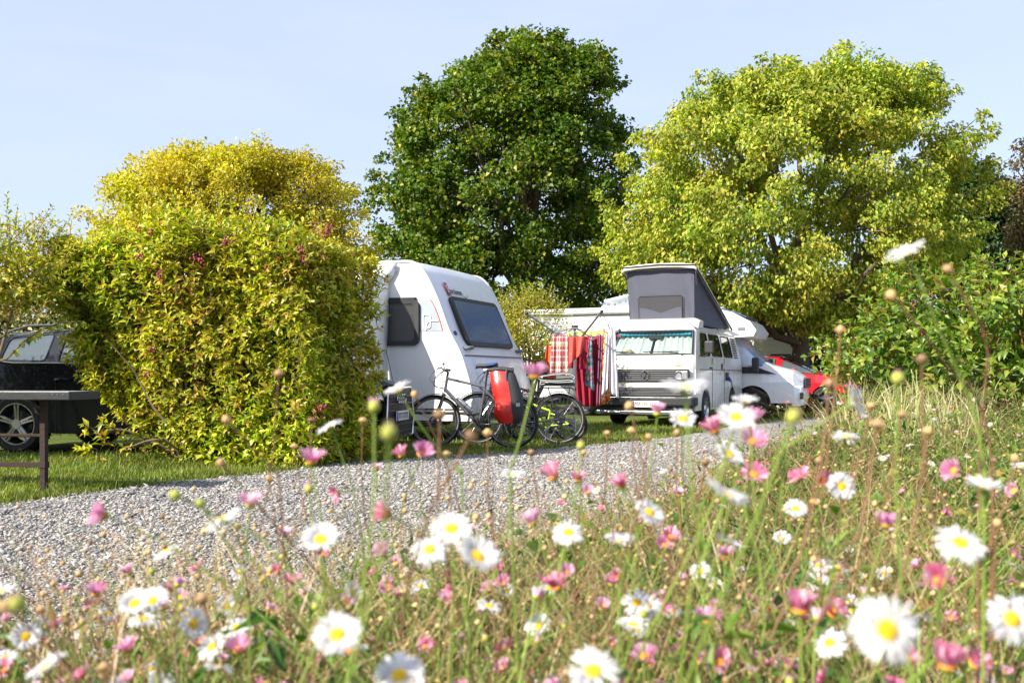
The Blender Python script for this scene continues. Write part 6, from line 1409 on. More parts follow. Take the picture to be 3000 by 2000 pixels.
for x in (-.34, -1.76):
    b = MB(); b.box((x,.2,(ZT-.05)/2), (.048,.048,ZT-.05)); b.build('leg', M['rusty_steel'], tb_, bevel=.004)
    b = MB(); b.box((x,.2,.235), (.06,.06,.05)); b.build('bracket', M['rusty_steel'], tb_, bevel=.004)
    b = MB(); b.box((x,.21,ZT-.045), (.05,.36,.03)); b.build('cross_bar', M['rusty_steel'], tb_, bevel=.004)
b = MB(); b.box((-1.05,.2,.235), (1.36,.03,.04)); b.build('stretcher', M['rusty_steel'], tb_, bevel=.004)
b = MB(); b.bar((-.35,.2,.47), (-1.74,.2,.47), .014, 6); b.build('stay', M['rusty_steel'], tb_)
# ================================================================== FLOWER BANK
def soil_mat():
    m, t, b = nodes('bank_soil'); b.inputs['Roughness'].default_value = .95; g = t.nodes.new('ShaderNodeNewGeometry'); L = t.links
    n = t.nodes.new('ShaderNodeTexNoise'); n.inputs['Scale'].default_value = 18; n.inputs['Detail'].default_value = 8; L.new(g.outputs['Position'], n.inputs['Vector'])
    cr = t.nodes.new('ShaderNodeValToRGB'); e = cr.color_ramp.elements; e[0].position = .35; e[0].color = (.035,.028,.014,1); e[1].position = .62; e[1].color = (.075,.085,.025,1); x = e.new(.8); x.color = (.15,.12,.06,1)
    L.new(n.outputs['Fac'], cr.inputs['Fac']); L.new(cr.outputs['Color'], b.inputs['Base Color'])
    bp = t.nodes.new('ShaderNodeBump'); bp.inputs['Strength'].default_value = 1; bp.inputs['Distance'].default_value = .04; L.new(n.outputs['Fac'], bp.inputs['Height']); L.new(bp.outputs['Normal'], b.inputs['Normal']); return m
xs = np.linspace(-4, 14, 150); ys = np.concatenate([np.linspace(-3, 7, 90), np.linspace(7.3, 22, 45)])
GX, GY = np.meshgrid(xs, ys); GZ = bank_h(GX, GY); GZ = GZ+np.where(GZ > .02, .03*np.sin(GX*7+GY*3)*np.sin(GY*5.3-GX*2), 0)-.03
w = len(xs); ii, jj = np.meshgrid(np.arange(len(ys)-1), np.arange(w-1), indexing='ij'); a = (ii*w+jj).ravel()
tag(link('flower_bank', np_mesh('flower_bank', np.stack([GX, GY, GZ], -1).reshape(-1,3), np.stack([a, a+1, a+w+1, a+w], 1), soil_mat(), smooth=True)), kind='structure')

petal_w = leafmat('white_petal', [(0,(.60,.60,.62)),(.6,(.70,.70,.70)),(.9,(.74,.73,.72)),(1,(.66,.56,.62))], trans=.25, rough=.6, spec=.2)
petal_p = leafmat('pink_petal', [(0,(.50,.10,.21)),(.35,(.60,.19,.31)),(.7,(.68,.34,.44)),(1,(.76,.58,.64))], trans=.35, rough=.6, spec=.2)
petal_v = leafmat('purple_pink_petal', [(0,(.48,.13,.29)),(.5,(.62,.29,.44)),(1,(.74,.52,.62))], trans=.35, rough=.6, spec=.2)
petal_l = leafmat('pale_pink_petal', [(0,(.62,.26,.42)),(.5,(.72,.46,.58)),(1,(.80,.68,.72))], trans=.35, rough=.6, spec=.2)
disc_m = mat('flower_disc', (.80,.52,.012), .7, var=.18, scale=300); disc_o = mat('orange_disc', (.70,.26,.012), .7, var=.2, scale=300)
calyx_m = mat('calyx', (.22,.32,.03), .6, var=.25, scale=200); stem_g = mat('green_stem', (.22,.32,.05), .6, var=.25, scale=60); stem_b = mat('brown_stem', (.22,.11,.055), .75, var=.35, scale=60)
def tan_mat():
    m, t, b = nodes('seed_head'); b.inputs['Roughness'].default_value = .9; L = t.links; oi = t.nodes.new('ShaderNodeObjectInfo'); cr = t.nodes.new('ShaderNodeValToRGB'); e = cr.color_ramp.elements
    e[0].position = 0; e[0].color = (.20,.12,.06,1); e[1].position = 1; e[1].color = (.62,.40,.17,1); x = e.new(.45); x.color = (.42,.27,.13,1)
    n = t.nodes.new('ShaderNodeTexNoise'); n.inputs['Scale'].default_value = 260; tc = t.nodes.new('ShaderNodeTexCoord'); L.new(tc.outputs['Object'], n.inputs['Vector']); h = t.nodes.new('ShaderNodeHueSaturation'); mr = t.nodes.new('ShaderNodeMapRange'); mr.inputs['To Min'].default_value = .6; mr.inputs['To Max'].default_value = 1.4
    L.new(n.outputs['Fac'], mr.inputs['Value']); L.new(mr.outputs['Result'], h.inputs['Value']); L.new(oi.outputs['Random'], cr.inputs['Fac']); L.new(cr.outputs['Color'], h.inputs['Color']); L.new(h.outputs['Color'], b.inputs['Base Color']); return m
seed_m = tan_mat(); seed_h = mat('seed_hair', (.58,.42,.26), .9, var=.2, scale=200); bud_m = mat('green_bud', (.36,.38,.06), .7, var=.35, scale=260)

# head shapes, unit diameter, axis +Z, stem joins at the origin
def petals_mesh(name, mt, n, cup, rin=.13, rout=.5, wd=.034, rows=2, gap=0, jit=.07):
    vs, fs = [], []
    for rw in range(rows):
        for k in range(n):
            if random.random() < gap: continue
            a = 2*math.pi*(k+.5*rw)/n+random.gauss(0, .03); el = R(cup)+random.gauss(0, jit)+rw*.06; ln = (rout-rin)*random.uniform(.80, 1.07)
            c, s_ = math.cos(a), math.sin(a); ce, se = math.cos(el), math.sin(el); tw = random.gauss(0, .25); b = len(vs)
            for t, w, q in ((0,.5,0),(.45,.95,.03),(.85,1.0,.0),(1,.45,-.035)):
                r = rin+ln*t*ce; z = .10+ln*t*se+q+rw*.008
                for sg in (-1, 1):
                    o = sg*wd*w; vs.append((r*c-o*s_, r*s_+o*c, z+o*tw))
            fs += [(b,b+2,b+3,b+1),(b+2,b+4,b+5,b+3),(b+4,b+6,b+7,b+5)]
    me = bpy.data.meshes.new(name); me.from_pydata(vs, [], fs); me.materials.append(mt); me.update(); return me
def lathe_mesh(name, mt, prof, n=14, bumps=0, smooth=True):
    mb = MB(); mb.lathe((0,0,0), (0,0,1), prof, n)
    for _ in range(bumps):
        a = random.uniform(0, 6.28); r = prof[0][0]*math.sqrt(random.random())*.92; z = .12+.045*(1-(r/prof[0][0])**2); mb.box((r*math.cos(a), r*math.sin(a), z), (.022,.022,.03))
    me = bpy.data.meshes.new(name); me.from_pydata(mb.v, [], mb.f); me.materials.append(mt); me.polygons.foreach_set('use_smooth', np.ones(len(me.polygons), dtype=bool)); me.update(); return me
calyx_me = lathe_mesh('calyx', calyx_m, [(.025,-.02),(.09,.0),(.135,.05),(.14,.10),(.10,.115)], 14)
disc_me = lathe_mesh('disc', disc_m, [(.15,.105),(.135,.135),(.08,.155),(0,.16)], 16, 70); discO_me = lathe_mesh('disc', disc_o, [(.17,.105),(.15,.16),(.08,.20),(0,.21)], 16, 60)
W_ME = [petals_mesh('petals', petal_w, n_, c, wd=.030, gap=g, jit=j_) for c, g, n_, j_ in ((6,.03,26,.12),(16,.08,24,.14),(-6,.14,26,.16),(26,.05,25,.12),(4,.22,24,.2),(12,.05,22,.1))]
P_ME = [petals_mesh('petals', mt, 24, c, rin=.12, rout=.56, wd=.036, gap=g, jit=.14) for c, g, mt in ((34,.05,petal_p),(52,.05,petal_v),(64,.1,petal_p),(46,.08,petal_v),(58,.05,petal_p))]
L_ME = [petals_mesh('petals', petal_l, 24, c, rin=.12, rout=.5, wd=.036, gap=g) for c, g in ((50,.05),(66,.1))]
def seed_mesh():
    mb = MB(); mb.ball((0,0,.30), .33, 10, 7, (1,random.uniform(.8,1),random.uniform(.75,1))); mb.lathe((0,0,0), (0,0,1), [(.03,-.12),(.2,-.02),(.30,.12)], 10)
    for _ in range(230):
        d = Vector(rand_dir(1)[0]); d.z = abs(d.z)*.9-.25; p = Vector((0,0,.30))+d*.27; q = p+d*random.uniform(.06,.30); s_ = d.orthogonal().normalized()*.02; mb.add([p-s_, p+s_, q], [(0,1,2)])
    me = bpy.data.meshes.new('seed_head'); me.from_pydata(mb.v, [], mb.f); me.materials.append(seed_m); me.update(); return me
SEED_ME = [seed_mesh() for _ in range(3)]
def bud_mesh(tip):
    mb = MB(); mb.ball((0,0,.32), .40, 12, 8, (1,1,1.05)); mb.lathe((0,0,0), (0,0,1), [(.04,-.1),(.2,0),(.3,.1)], 10)
    me = bpy.data.meshes.new('bud'); me.from_pydata(mb.v, [], mb.f); me.materials.append(bud_m)
    if tip:
        k = len(me.vertices); mb2 = MB(); mb2.v = list(mb.v); mb2.f = list(mb.f)
        for j in range(26):
            a = random.uniform(0,6.28); r = .26*math.sqrt(random.random()); mb2.add([(r*math.cos(a)-.03,r*math.sin(a),.6),(r*math.cos(a)+.03,r*math.sin(a),.6),(r*1.5*math.cos(a),r*1.5*math.sin(a),.98)], [(0,1,2)])
        me = bpy.data.meshes.new('bud'); me.from_pydata(mb2.v, [], mb2.f); me.materials.append(bud_m); me.materials.append(tip); me.polygons.foreach_set('material_index', np.array([0]*len(mb.f)+[1]*26, dtype=np.int32))
    me.polygons.foreach_set('use_smooth', np.ones(len(me.polygons), dtype=bool)); me.update(); return me
cream_m = leafmat('cream_petal', [(0,(.62,.55,.22)),(1,(.74,.68,.45))], trans=.3)
BUD_ME = [bud_mesh(cream_m), bud_mesh(petal_l)]

FACE = {'f': (.05,-.93,.35), 'u': (.0,-.62,.78), 'ul': (-.4,-.55,.73), 'ur': (.4,-.55,.73), 's': (.0,-.16,1), 'sl': (-.45,-.14,.88), 'sr': (.42,-.14,.88), 'b': (.1,.25,.95), 'l': (-.8,-.45,.35), 'r': (.8,-.45,.35), 'dn': (-.5,-.3,-.2)}
DIAM = {'white': .027, 'pink': .022, 'pale': .022, 'seed': .0095, 'bud': .0075, 'tip': .009}
CATS = {'white': 'daisy', 'pink': 'daisy', 'pale': 'daisy', 'seed': 'seed head', 'bud': 'flower bud', 'tip': 'flower bud'}
GRP = {'white': 'white daisies on the flower bank', 'pink': 'pink daisies on the flower bank', 'pale': 'pale pink daisies on the flower bank', 'seed': 'dry brown seed heads on the flower bank', 'bud': 'green flower buds on the flower bank', 'tip': 'pink tipped flower buds on the flower bank'}
NAME = {'white': 'white_daisy', 'pink': 'pink_daisy', 'pale': 'pale_daisy', 'seed': 'seed_head_stalk', 'bud': 'bud_stalk', 'tip': 'bud_stalk'}
def head_matrix(pos, face, d):
    z = Vector(face).normalized(); m = z.to_track_quat('Z', 'Y').to_matrix().to_4x4(); m = m @ Matrix.Rotation(random.uniform(0, 6.28), 4, 'Z')
    return Matrix.Translation(pos) @ m @ Matrix.Scale(d, 4)
def stem_path(base, head, face, n=9):
    f = Vector(face).normalized(); c2 = head-f*(head-base).length*.33; c1 = base+Vector((random.gauss(0,.03), random.gauss(0,.03), (head.z-base.z)*.45)); out = []; wx = random.uniform(.002,.012); wp = random.uniform(0,6)
    for i in range(n):
        t = i/(n-1); out.append(base*(1-t)**3+c1*3*t*(1-t)**2+c2*3*t*t*(1-t)+head*t**3+Vector((wx*math.sin(t*7+wp), wx*math.cos(t*5+wp), 0))*math.sin(math.pi*t))
    return out
REG = [('in front of the hedge', lambda x, y: x < 880 and y < 1030), ('in front of the bicycles', lambda x, y: x < 1370 and y < 1060), ('in front of the camper van', lambda x, y: x < 1700 and y < 1010), ('in front of the motorhome', lambda x, y: x < 1890 and y < 1000), ('in front of the bush', lambda x, y: y < 1060 and x >= 1890),
       ('over the upper left gravel', lambda x, y: x < 800 and y < 1240), ('over the middle of the gravel', lambda x, y: x < 1360 and y < 1240), ('over the far right gravel', lambda x, y: x < 1800 and y < 1180), ('beside the bush foot on the right', lambda x, y: x >= 1800 and y < 1240),
       ('near the bottom left corner', lambda x, y: x < 420), ('low in the left part of the flowers', lambda x, y: x < 860), ('low in the middle of the flowers', lambda x, y: x < 1500), ('low in the right part of the flowers', lambda x, y: True)]
def region(dx, dy): return next(n for n, t in REG if t(dx, dy))
ORD = ['leftmost', 'second', 'third', 'fourth', 'fifth', 'sixth', 'seventh', 'eighth', 'ninth', 'tenth', 'eleventh', 'twelfth']
LOOK = {'white': 'small white daisy', 'pink': 'pink daisy', 'pale': 'pale pink daisy', 'seed': 'tan seed head', 'bud': 'green bud', 'tip': 'pink tipped bud'}
UNL = {}
def name_unlabelled():
    for (kd, rg), lst in UNL.items():
        lst.sort(key=lambda q: q[0])
        for i, (x, o) in enumerate(lst):
            if len(lst) == 1: o['label'] = f'lone near {LOOK[kd]} {rg}'
            else: o['label'] = (f'leftmost near {LOOK[kd]} {rg}' if i == 0 else f'{ORD[min(i,11)]} near {LOOK[kd]} from the left {rg}')
def flower(kind, dx, dy, w, face='u', label=None, path=None, dscale=1.0):
    """a measured flower: dx,dy,w in the 2352 px wide view of the photograph"""
    px, py, pw = dx*1.27551, dy*1.27551, w*1.27551; dm = DIAM[kind]*dscale; D = max(.26, dm*F/pw); head = P(px, py, D); fc = FACE[face] if isinstance(face, str) else face
    lean_ = random.gauss(0,.16)+(.05 if dx < 1300 else -.02); bx, by = head.x+lean_, D+random.uniform(.0,.20); base = Vector((bx, by, float(bank_h(np.array(bx), np.array(by)))-.02))
    if head.z-base.z < .06: base.z = head.z-.12
    root = empty(NAME[kind], base, 0, label or SH[kind], CATS[kind], GRP[kind])
    if not label: UNL.setdefault((kind, region(dx, dy)), []).append((dx, root))
    sp = stem_path(base, head, fc) if not path else None
    if path:
        pts = [head]+[P(a*1.27551, b*1.27551, D*(1+.02*i)) for i, (a, b) in enumerate(path)]; last = pts[-1]; b2 = Vector((last.x+.02, last.y+.05, float(bank_h(np.array(last.x), np.array(last.y)))-.02)); pts += [last.lerp(b2,.5), b2]; base = b2; root.location = base; sp = pts[::-1]
    green = kind in ('white','pink','pale','bud','tip'); k = len(sp); r0 = .00085*dscale
    mb = MB(); mb.tube([p-base for p in sp], [r0*1.25-(r0*.45)*i/k for i in range(k)], 6)
    if green:                                    # a few narrow stem leaves
        for _ in range(random.randint(1, 3)):
            q = sp[random.randint(1, k-3)]-base; d = Vector((random.gauss(0,1), random.gauss(0,1), .5)).normalized(); s_ = d.cross(Vector((0,0,1))).normalized()*.0018; L_ = random.uniform(.01,.022); mb.add([q, q+d*L_*.5+s_, q+d*L_, q+d*L_*.5-s_], [(0,1,2,3)])
    mb.build('stem', stem_g if green else stem_b, root, smooth=60, fix=False)
    m = Matrix.Translation(-base) @ head_matrix(head, fc, dm*{'pink': 1.3, 'pale': 1.3, 'seed': 1.2}.get(kind, 1.05))
    def part(nm, me): o = link(nm, me, root); o.matrix_local = m; return o
    if kind == 'white': part('petals', random.choice(W_ME)); part('disc', disc_me); part('calyx', calyx_me)
    elif kind == 'pink': part('petals', random.choice(P_ME)); part('disc', discO_me); part('calyx', calyx_me)
    elif kind == 'pale': part('petals', random.choice(L_ME)); part('disc', disc_me); part('calyx', calyx_me)
    elif kind == 'seed': part('seed_head', random.choice(SEED_ME))
    else: part('bud', BUD_ME[1 if kind == 'tip' else 0])
    return root
SH = {'white': 'mid sized white daisy in the blurred near flowers', 'pink': 'mid sized pink daisy in the blurred near flowers', 'pale': 'mid sized pale pink daisy in the near flowers', 'seed': 'round tan seed head standing above the near flowers', 'bud': 'near green flower bud on a thin stem', 'tip': 'near green flower bud with a pink tip'}
for a in [
    (2030,1448,160,'f','largest white daisy, full face with a round yellow eye, at lower right'), (2318,1422,118,'f','white daisy with yellow eye cut by the right edge near the bottom'),
    (1092,1285,108,'ur','white daisy tilted right with oval yellow eye, rightmost of three near lower centre'), (988,1268,86,'u','white daisy with long drooping petals, left of three near the lower centre'), (1038,1222,98,'u','white daisy behind two others, topmost of three near the lower centre'),
    (738,1246,92,'u','white daisy over the gravel with broad yellow eye, lower left of centre'), (777,1465,120,'u','wide white daisy above an orange pink bloom near the lower left'), (918,1558,116,'u','white daisy cut by the bottom edge left of centre'),
    (1362,1548,122,'u','white daisy cut by the bottom edge right of centre'), (2203,1255,112,'u','flat white daisy with oval yellow eye above the right edge one'), (1953,927,92,'r','white daisy with two long petals at the top, right of the white motorhome'),
    (1930,1118,66,'f','white daisy directly right of a pink daisy with an orange eye'), (1575,905,112,'s','broad white daisy in front of the van bumper corner'), (918,905,72,'sl','white daisy in side view in front of the dark car grille'),
    (2085,592,98,'sl','highest white daisy, side view on a tall stem before the lime tree'), (762,985,66,'sl','white daisy in side view in front of the dark end of the hedge'), (1567,967,66,'u','white daisy just below the van number plate'),
    (1690,966,92,'u','white daisy beside the van front wheel, touching a magenta bloom'), (1712,932,70,'s','white daisy in front of the van sill'), (1942,1010,66,'s','white daisy in side view under the one with two long petals'), (1672,1048,72,'ur','white daisy between two magenta blooms over the gravel end'),
    (1665,1150,112,'sr','long white daisy in side view over the gravel, right of centre'), (1488,1182,76,'ur','white daisy leaning right over the gravel, centre right'), (1305,1228,74,'u','white daisy in the middle of the gravel with small yellow eye'), (1424,1252,76,'s','cupped white daisy with hidden eye, right of the middle'),
    (805,1362,56,'r','small white daisy turned right, above the wide lower left one'), (1240,1442,66,'ul','white daisy with greenish yellow eye in the bottom centre'), (1462,1388,70,'u',None), (1488,1395,66,'u',None), (1455,1442,76,'s','white cupped daisy under a cluster of two, bottom centre right'),
    (312,1392,78,'u','left one of a white cluster over the lower left gravel'), (352,1385,76,'u','right one of a white cluster over the lower left gravel'), (330,1428,74,'s','lowest one of a white cluster over the lower left gravel'), (515,1200,88,'sl','white daisy in side view under a pale pink bloom, left gravel'),
    (386,1272,66,'sl','white daisy in side view alone over the left gravel'), (112,1540,104,'sl','white daisy in the bottom left corner'), (492,1490,76,'ul','white daisy low at left beside a purple bloom'), (545,1445,64,'u','white daisy above a purple bloom at lower left'),
    (1670,1250,66,'sr',None), (1922,1308,60,'sr',None), (2258,1130,92,'s','flat white daisy in exact side view near the right edge'), (1827,1172,56,'u','small open white daisy under the one beside the pink orange eyed bloom'), (1612,1315,52,'ul',None), (1908,1480,80,'ul','ragged white daisy directly left of the largest one'),
    (1178,1098,60,'s',None), (1640,1345,44,'u',None), (1165,1358,42,'u',None), (1880,1302,46,'u',None), (5,1368,70,'s','white daisy cut by the left edge above the bottom corner'), (1862,1345,40,'u',None), (1795,1240,44,'u',None), (2345,1075,50,'s','white daisy cut by the right edge beside the bush foot')]:
    flower('white', *a, **({'path': [(2118,655),(2150,740),(2195,840),(2240,950),(2262,1080)]} if a[0] == 2085 else {'path': [(955,960),(990,1010),(1060,1090)]} if a[0] == 918 and a[1] == 905 else {}))
for a in [
    (1228,872,62,'s','bright pink daisy in front of the bicycle saddle, on a tall green stem'), (716,1068,62,'s','pink daisy on a green cup in front of the hedge foot'), (966,1048,52,'ur','pink daisy right of a pair over the gravel edge'), (926,1050,44,'sl','pink daisy left of a pair over the gravel edge'),
    (1276,1102,64,'sl','magenta daisy fanned to the left over the middle of the gravel'), (1328,1108,42,'s',None), (1432,1120,52,'sl','magenta daisy with drooping petals over the gravel right of the middle'), (896,1182,62,'l','deep red pink daisy turned left over the gravel'), (1646,996,62,'sl','magenta daisy left of a stacked pair by the van wheel'),
    (1722,978,66,'s','upper magenta daisy of a stacked pair by the van wheel'), (1728,1022,58,'u','lower magenta daisy with orange eye of a stacked pair'), (1731,1096,52,'u','rosy daisy with orange eye at the end of the gravel'), (1888,1106,50,'f','dark pink daisy with big orange eye left of a white daisy'), (1842,1102,46,'sl',None),
    (247,1186,62,'l','lone pink daisy over the upper left gravel'), (1284,1354,60,'sl','magenta daisy with a yellow base at the lower centre'), (1045,1368,46,'l','dark pink half closed daisy at the lower centre'), (550,1500,62,'s','purple pink daisy at the lower left bottom'), (415,1420,40,'s',None),
    (1838,1412,86,'s','large pink daisy on a green cup left of the largest white one'), (2160,1345,82,'ul','rose daisy with a bulging orange eye at lower right'), (2035,1212,56,'s','lilac pink daisy in the right middle of the bank'), (2198,1085,52,'l','closed pink daisy on a stem at the right middle'), (1666,1282,46,'s',None), (1540,1240,46,'u',None), (1526,1258,42,'u',None),
    (2175,1540,96,'s','large pink daisy cut by the bottom edge at right'), (2232,1530,66,'ur','dark pink daisy with orange eye at the bottom right'), (1655,1525,54,'ul',None), (1765,1400,40,'u',None), (1912,1412,60,'u','pink daisy touching the left of the largest white one'), (1625,1432,60,'s',None), (1645,1405,44,'s',None), (222,1368,50,'s','pale magenta daisy beside a white cluster at lower left'), (258,1440,36,'s',None), (672,1340,44,'s',None), (640,1318,36,'ul',None), (800,1500,52,'u','orange pink daisy just under the wide white one'), (720,1552,48,'dn',None), (380,1528,40,'s',None), (780,1130,38,'dn',None), (392,1358,36,'s','small dark red daisy above a white cluster at lower left'), (15,1545,50,'ul',None), (628,1410,38,'s',None), (1160,1345,40,'ul',None)]:
    flower('pink', *a, **({'path': [(1215,930),(1195,1010),(1170,1085)]} if a[0] == 1228 else {}))
for a in [(575,1165,62,'s','pale pink daisy on a green cup over the upper left gravel'), (1510,955,52,'s','pale lilac daisy on a green cup before the van bumper'), (1300,1324,52,'u',None), (1384,1398,46,'u',None), (1230,1205,60,'sl',None), (885,1275,54,'ul',None), (655,1232,40,'s',None), (1405,1345,44,'s',None), (1560,1140,36,'s',None), (1350,1135,38,'u',None), (865,1080,32,'s',None), (2335,1130,44,'l',None), (372,1400,50,'s',None), (300,1320,44,'sl',None)]:
    flower('pale', *a)
for a in [(1820,968,40,'u','yellow green bud head seen before the motorhome wheel'), (895,1005,44,'u','pale yellow round bud head over the dark car tyre'), (412,1140,30,'l','green bud in the air above the left gravel'), (465,1162,26,'ul',None), (50,1395,44,'ul','yellow green bud at the far lower left'), (1478,1415,24,'u',None)]:
    flower('bud', *a)
for a in [(860,945,34,'s','pink tipped bud before the dark car'), (2062,880,36,'s','pink tipped bud on a pale stem under the bush'), (1335,1030,24,'s',None), (710,1130,24,'s',None)]:
    flower('tip', *a)
for a in [(640,865,24,'s','brown seed head highest in front of the hedge'), (525,970,26,'ul','brown seed head on a slanting stem before the hedge'), (513,1068,26,'ul',None), (955,910,20,'ul','tan seed head beside the front wheel of the silver bicycle'), (833,970,18,'s',None), (1010,962,32,'s','tan seed head on the axle of the silver bicycle'), (1077,1008,34,'ur',None), (675,1030,18,'s',None), (1026,1048,20,'s',None), (715,970,18,'s',None), (1450,995,20,'s',None), (1450,940,28,'sl',None), (1620,1068,24,'s',None), (1930,765,24,'s','round tan seed head in front of the clipped hedge by the trunk'), (2178,625,28,'ul','tan seed head on a thick arched stem before the bush'), (2048,685,30,'ul','tan seed head left on a long arched stem before the bush'), (1905,890,28,'s',None), (2117,835,30,'s',None), (2015,985,34,'s',None), (1880,1065,22,'s',None), (1220,1045,20,'s',None), (1120,1000,22,'s',None), (1340,1045,18,'s',None), (1395,1000,18,'s',None), (1555,1000,20,'s',None), (545,1215,20,'s',None), (620,1105,20,'s',None), (1490,1010,22,'s',None), (2070,960,26,'s',None), (2000,940,24,'s',None), (2130,1000,30,'s',None), (2290,1210,26,'s',None), (1870,1160,22,'s',None), (2330,1060,24,'s',None), (185,1320,18,'ul',None), (235,1345,20,'s',None), (455,1330,20,'s',None), (25,1400,40,'ul',None), (95,1405,22,'s',None), (465,1385,36,'s',None), (560,1470,24,'s',None), (240,1540,30,'s',None)]:
    flower('seed', *a, **({'path': [(2215,685),(2255,745),(2270,810),(2262,900),(2250,1000)]} if a[0] == 2178 else {'path': [(2085,720),(2130,775),(2180,850),(2230,890),(2262,960),(2280,1060)]} if a[0] == 2048 else {'path': [(545,990),(585,1035),(640,1090)]} if a[0] == 525 else {}))

name_unlabelled()
# ---- the many smaller ones: one mesh each, sharing a few shapes
def whole(kind, k):
    """a stalk with its head, base at the origin"""
    head = Vector((random.gauss(0,.06), random.gauss(0,.05), random.uniform(.20,.30))); fc = Vector((random.gauss(0,.4), random.gauss(-.45,.4), .8))
    if kind in ('seed','bud','tip'): fc = Vector((random.gauss(0,.3), random.gauss(0,.3), 1))
    sp = stem_path(Vector((0,0,0)), head, fc, 6); mb = MB(); mb.tube(sp, [.0011,.001,.0009,.0008,.0008,.0007], 4)
    me = bpy.data.meshes.new(NAME[kind]); mats = [stem_b if kind == 'seed' else stem_g]; vs = list(mb.v); fs = list(mb.f); mi = [0]*len(fs)
    hm = head_matrix(head, fc, DIAM[kind]*random.uniform(.8,1.0))
    srcs = {'white': (W_ME[k % 6], disc_me, calyx_me), 'pink': (P_ME[k % 5], discO_me, calyx_me), 'pale': (L_ME[k % 2], disc_me, calyx_me), 'seed': (SEED_ME[k % 3],), 'bud': (BUD_ME[0],), 'tip': (BUD_ME[1],)}[kind]
    for s_ in srcs:
        b = len(vs); vs += [tuple(hm @ v.co) for v in s_.vertices]
        for p in s_.polygons:
            mt = s_.materials[p.material_index]
            if mt not in mats: mats.append(mt)
            fs.append(tuple(b+i for i in p.vertices)); mi.append(mats.index(mt))
    me.from_pydata(vs, [], fs); [me.materials.append(m) for m in mats]; me.polygons.foreach_set('material_index', np.array(mi, dtype=np.int32)); me.update(); return me, head
VAR = {k: [whole(k, i) for i in range(n)] for k, n in (('white',6),('pink',6),('pale',3),('seed',7),('bud',3),('tip',3))}
SM_ = {'white': 'small distant white daisy', 'pink': 'small distant pink daisy', 'pale': 'small distant pale pink daisy', 'seed': 'small dry brown seed head', 'bud': 'small round green bud', 'tip': 'small green bud with pink tip'}
top_line = lambda px: np.interp(px, [-100,500,900,1300,1700,2100,2400,3000], [1800,1650,1440,1290,1215,1140,1105,1110])
def spot(D0=.75, D1=6.2):
    while True:
        D = math.exp(random.uniform(math.log(D0), math.log(D1))); px = random.uniform(-60, 3060); x = (px-1500)/F*D
        d = (x-float(np.interp(D, BD, BX)))*.72
        if d < random.uniform(-.12, .12): continue
        return x, D
def scatter(kind, n, D0=.75, D1=6.2):
    k = 0; tries = 0
    while k < n and tries < n*60:
        tries += 1; x, D = spot(D0, D1); me, hd = random.choice(VAR[kind]); z = float(bank_h(np.array(x), np.array(D)))-.03; sc = random.uniform(.75, 1.25)*(1 if kind != 'seed' else 1.05)
        hz_ = z+hd.z*sc; px = 1500+x/D*F; py = 1100-(hz_-EYE)/D*F
        if py < top_line(px)+random.gauss(0,25) or py > 2080: continue
        o = bpy.data.objects.new(NAME[kind], me); C.objects.link(o); o.location = (x, D, z); o.rotation_euler = (random.gauss(0,.2), random.gauss(0,.22), random.uniform(-1.2,1.2)); o.scale = (sc, sc, sc)
        tag(o, (SM_[kind] if D > 1.35 else SM_[kind].replace('small distant', 'near blurred').replace('small', 'near blurred'))+' '+region(px/1.27551, py/1.27551), CATS[kind], GRP[kind]); k += 1
for kd, n in (('white',165),('pink',150),('pale',80),('seed',185),('bud',60),('tip',60)): scatter(kd, n)
for kd, n in (('white',55),('pink',85),('pale',60),('seed',65),('tip',25)): scatter(kd, n, .55, 1.35)

# ---- stalks, leaves and ground cover of the bank: uncountable
def bank_points(n, D0=.8, D1=8.5, edge=-.1, px0=-150, px1=3200):
    D = np.exp(rng.uniform(math.log(D0), math.log(D1), n*3)); px = rng.uniform(px0, px1, n*3); x = (px-1500)/F*D
    d = (x-np.interp(D, BD, BX))*.72; ok = d > edge+rng.normal(0, .10, n*3); x, D = x[ok][:n], D[ok][:n]; return x, D, bank_h(x, D)-.03
def blades(name, n, h0, h1, wd, mt, lean=.5, **k):
    x, y, z = bank_points(n, **k); n = len(x); h = rng.uniform(h0, h1, n); an = rng.uniform(0, 6.283, n); d = np.stack([np.cos(an), np.sin(an), np.zeros(n)], 1); ln = (rng.uniform(.1, 1, n)*lean*h)[:, None]
    b = np.stack([x, y, z], 1); up = np.array([[0,0,1.]]); tan = _norm(np.stack([-y, x, np.zeros(n)], 1)); tan = _norm(np.stack([np.ones(n), np.zeros(n), np.zeros(n)], 1)+.5*rng.normal(size=(n,3))*np.array([[1,1,0]]))
    w = (wd*rng.uniform(.7, 1.3, n))[:, None]; m1 = b+d*ln*.2+up*h[:, None]*.4; m2 = b+d*ln*.55+up*h[:, None]*.75; tp = b+d*ln+up*h[:, None]*.98
    co = np.stack([b-tan*w, b+tan*w, m1+tan*w*.9, m1-tan*w*.9, m2+tan*w*.7, m2-tan*w*.7, tp], 1).reshape(-1, 3); i = (np.arange(n)*7)[:, None]
    f = np.concatenate([i+np.array([[0,1,2]]), i+np.array([[0,2,3]]), i+np.array([[3,2,4]]), i+np.array([[3,4,5]]), i+np.array([[5,4,6]])], 1).reshape(-1, 3)
    return np_mesh(name, co, f, mt), m1, m2, tp
gs = leafmat('stalk_green', [(0,(.08,.12,.02)),(.6,(.15,.20,.035)),(1,(.24,.25,.08))], trans=.3); bs_ = leafmat('stalk_brown', [(0,(.17,.08,.04)),(.6,(.33,.20,.10)),(1,(.50,.36,.20))], trans=.2); st_m = leafmat('straw_blade', [(0,(.30,.30,.09)),(.6,(.46,.42,.20)),(1,(.58,.50,.30))], trans=.35)
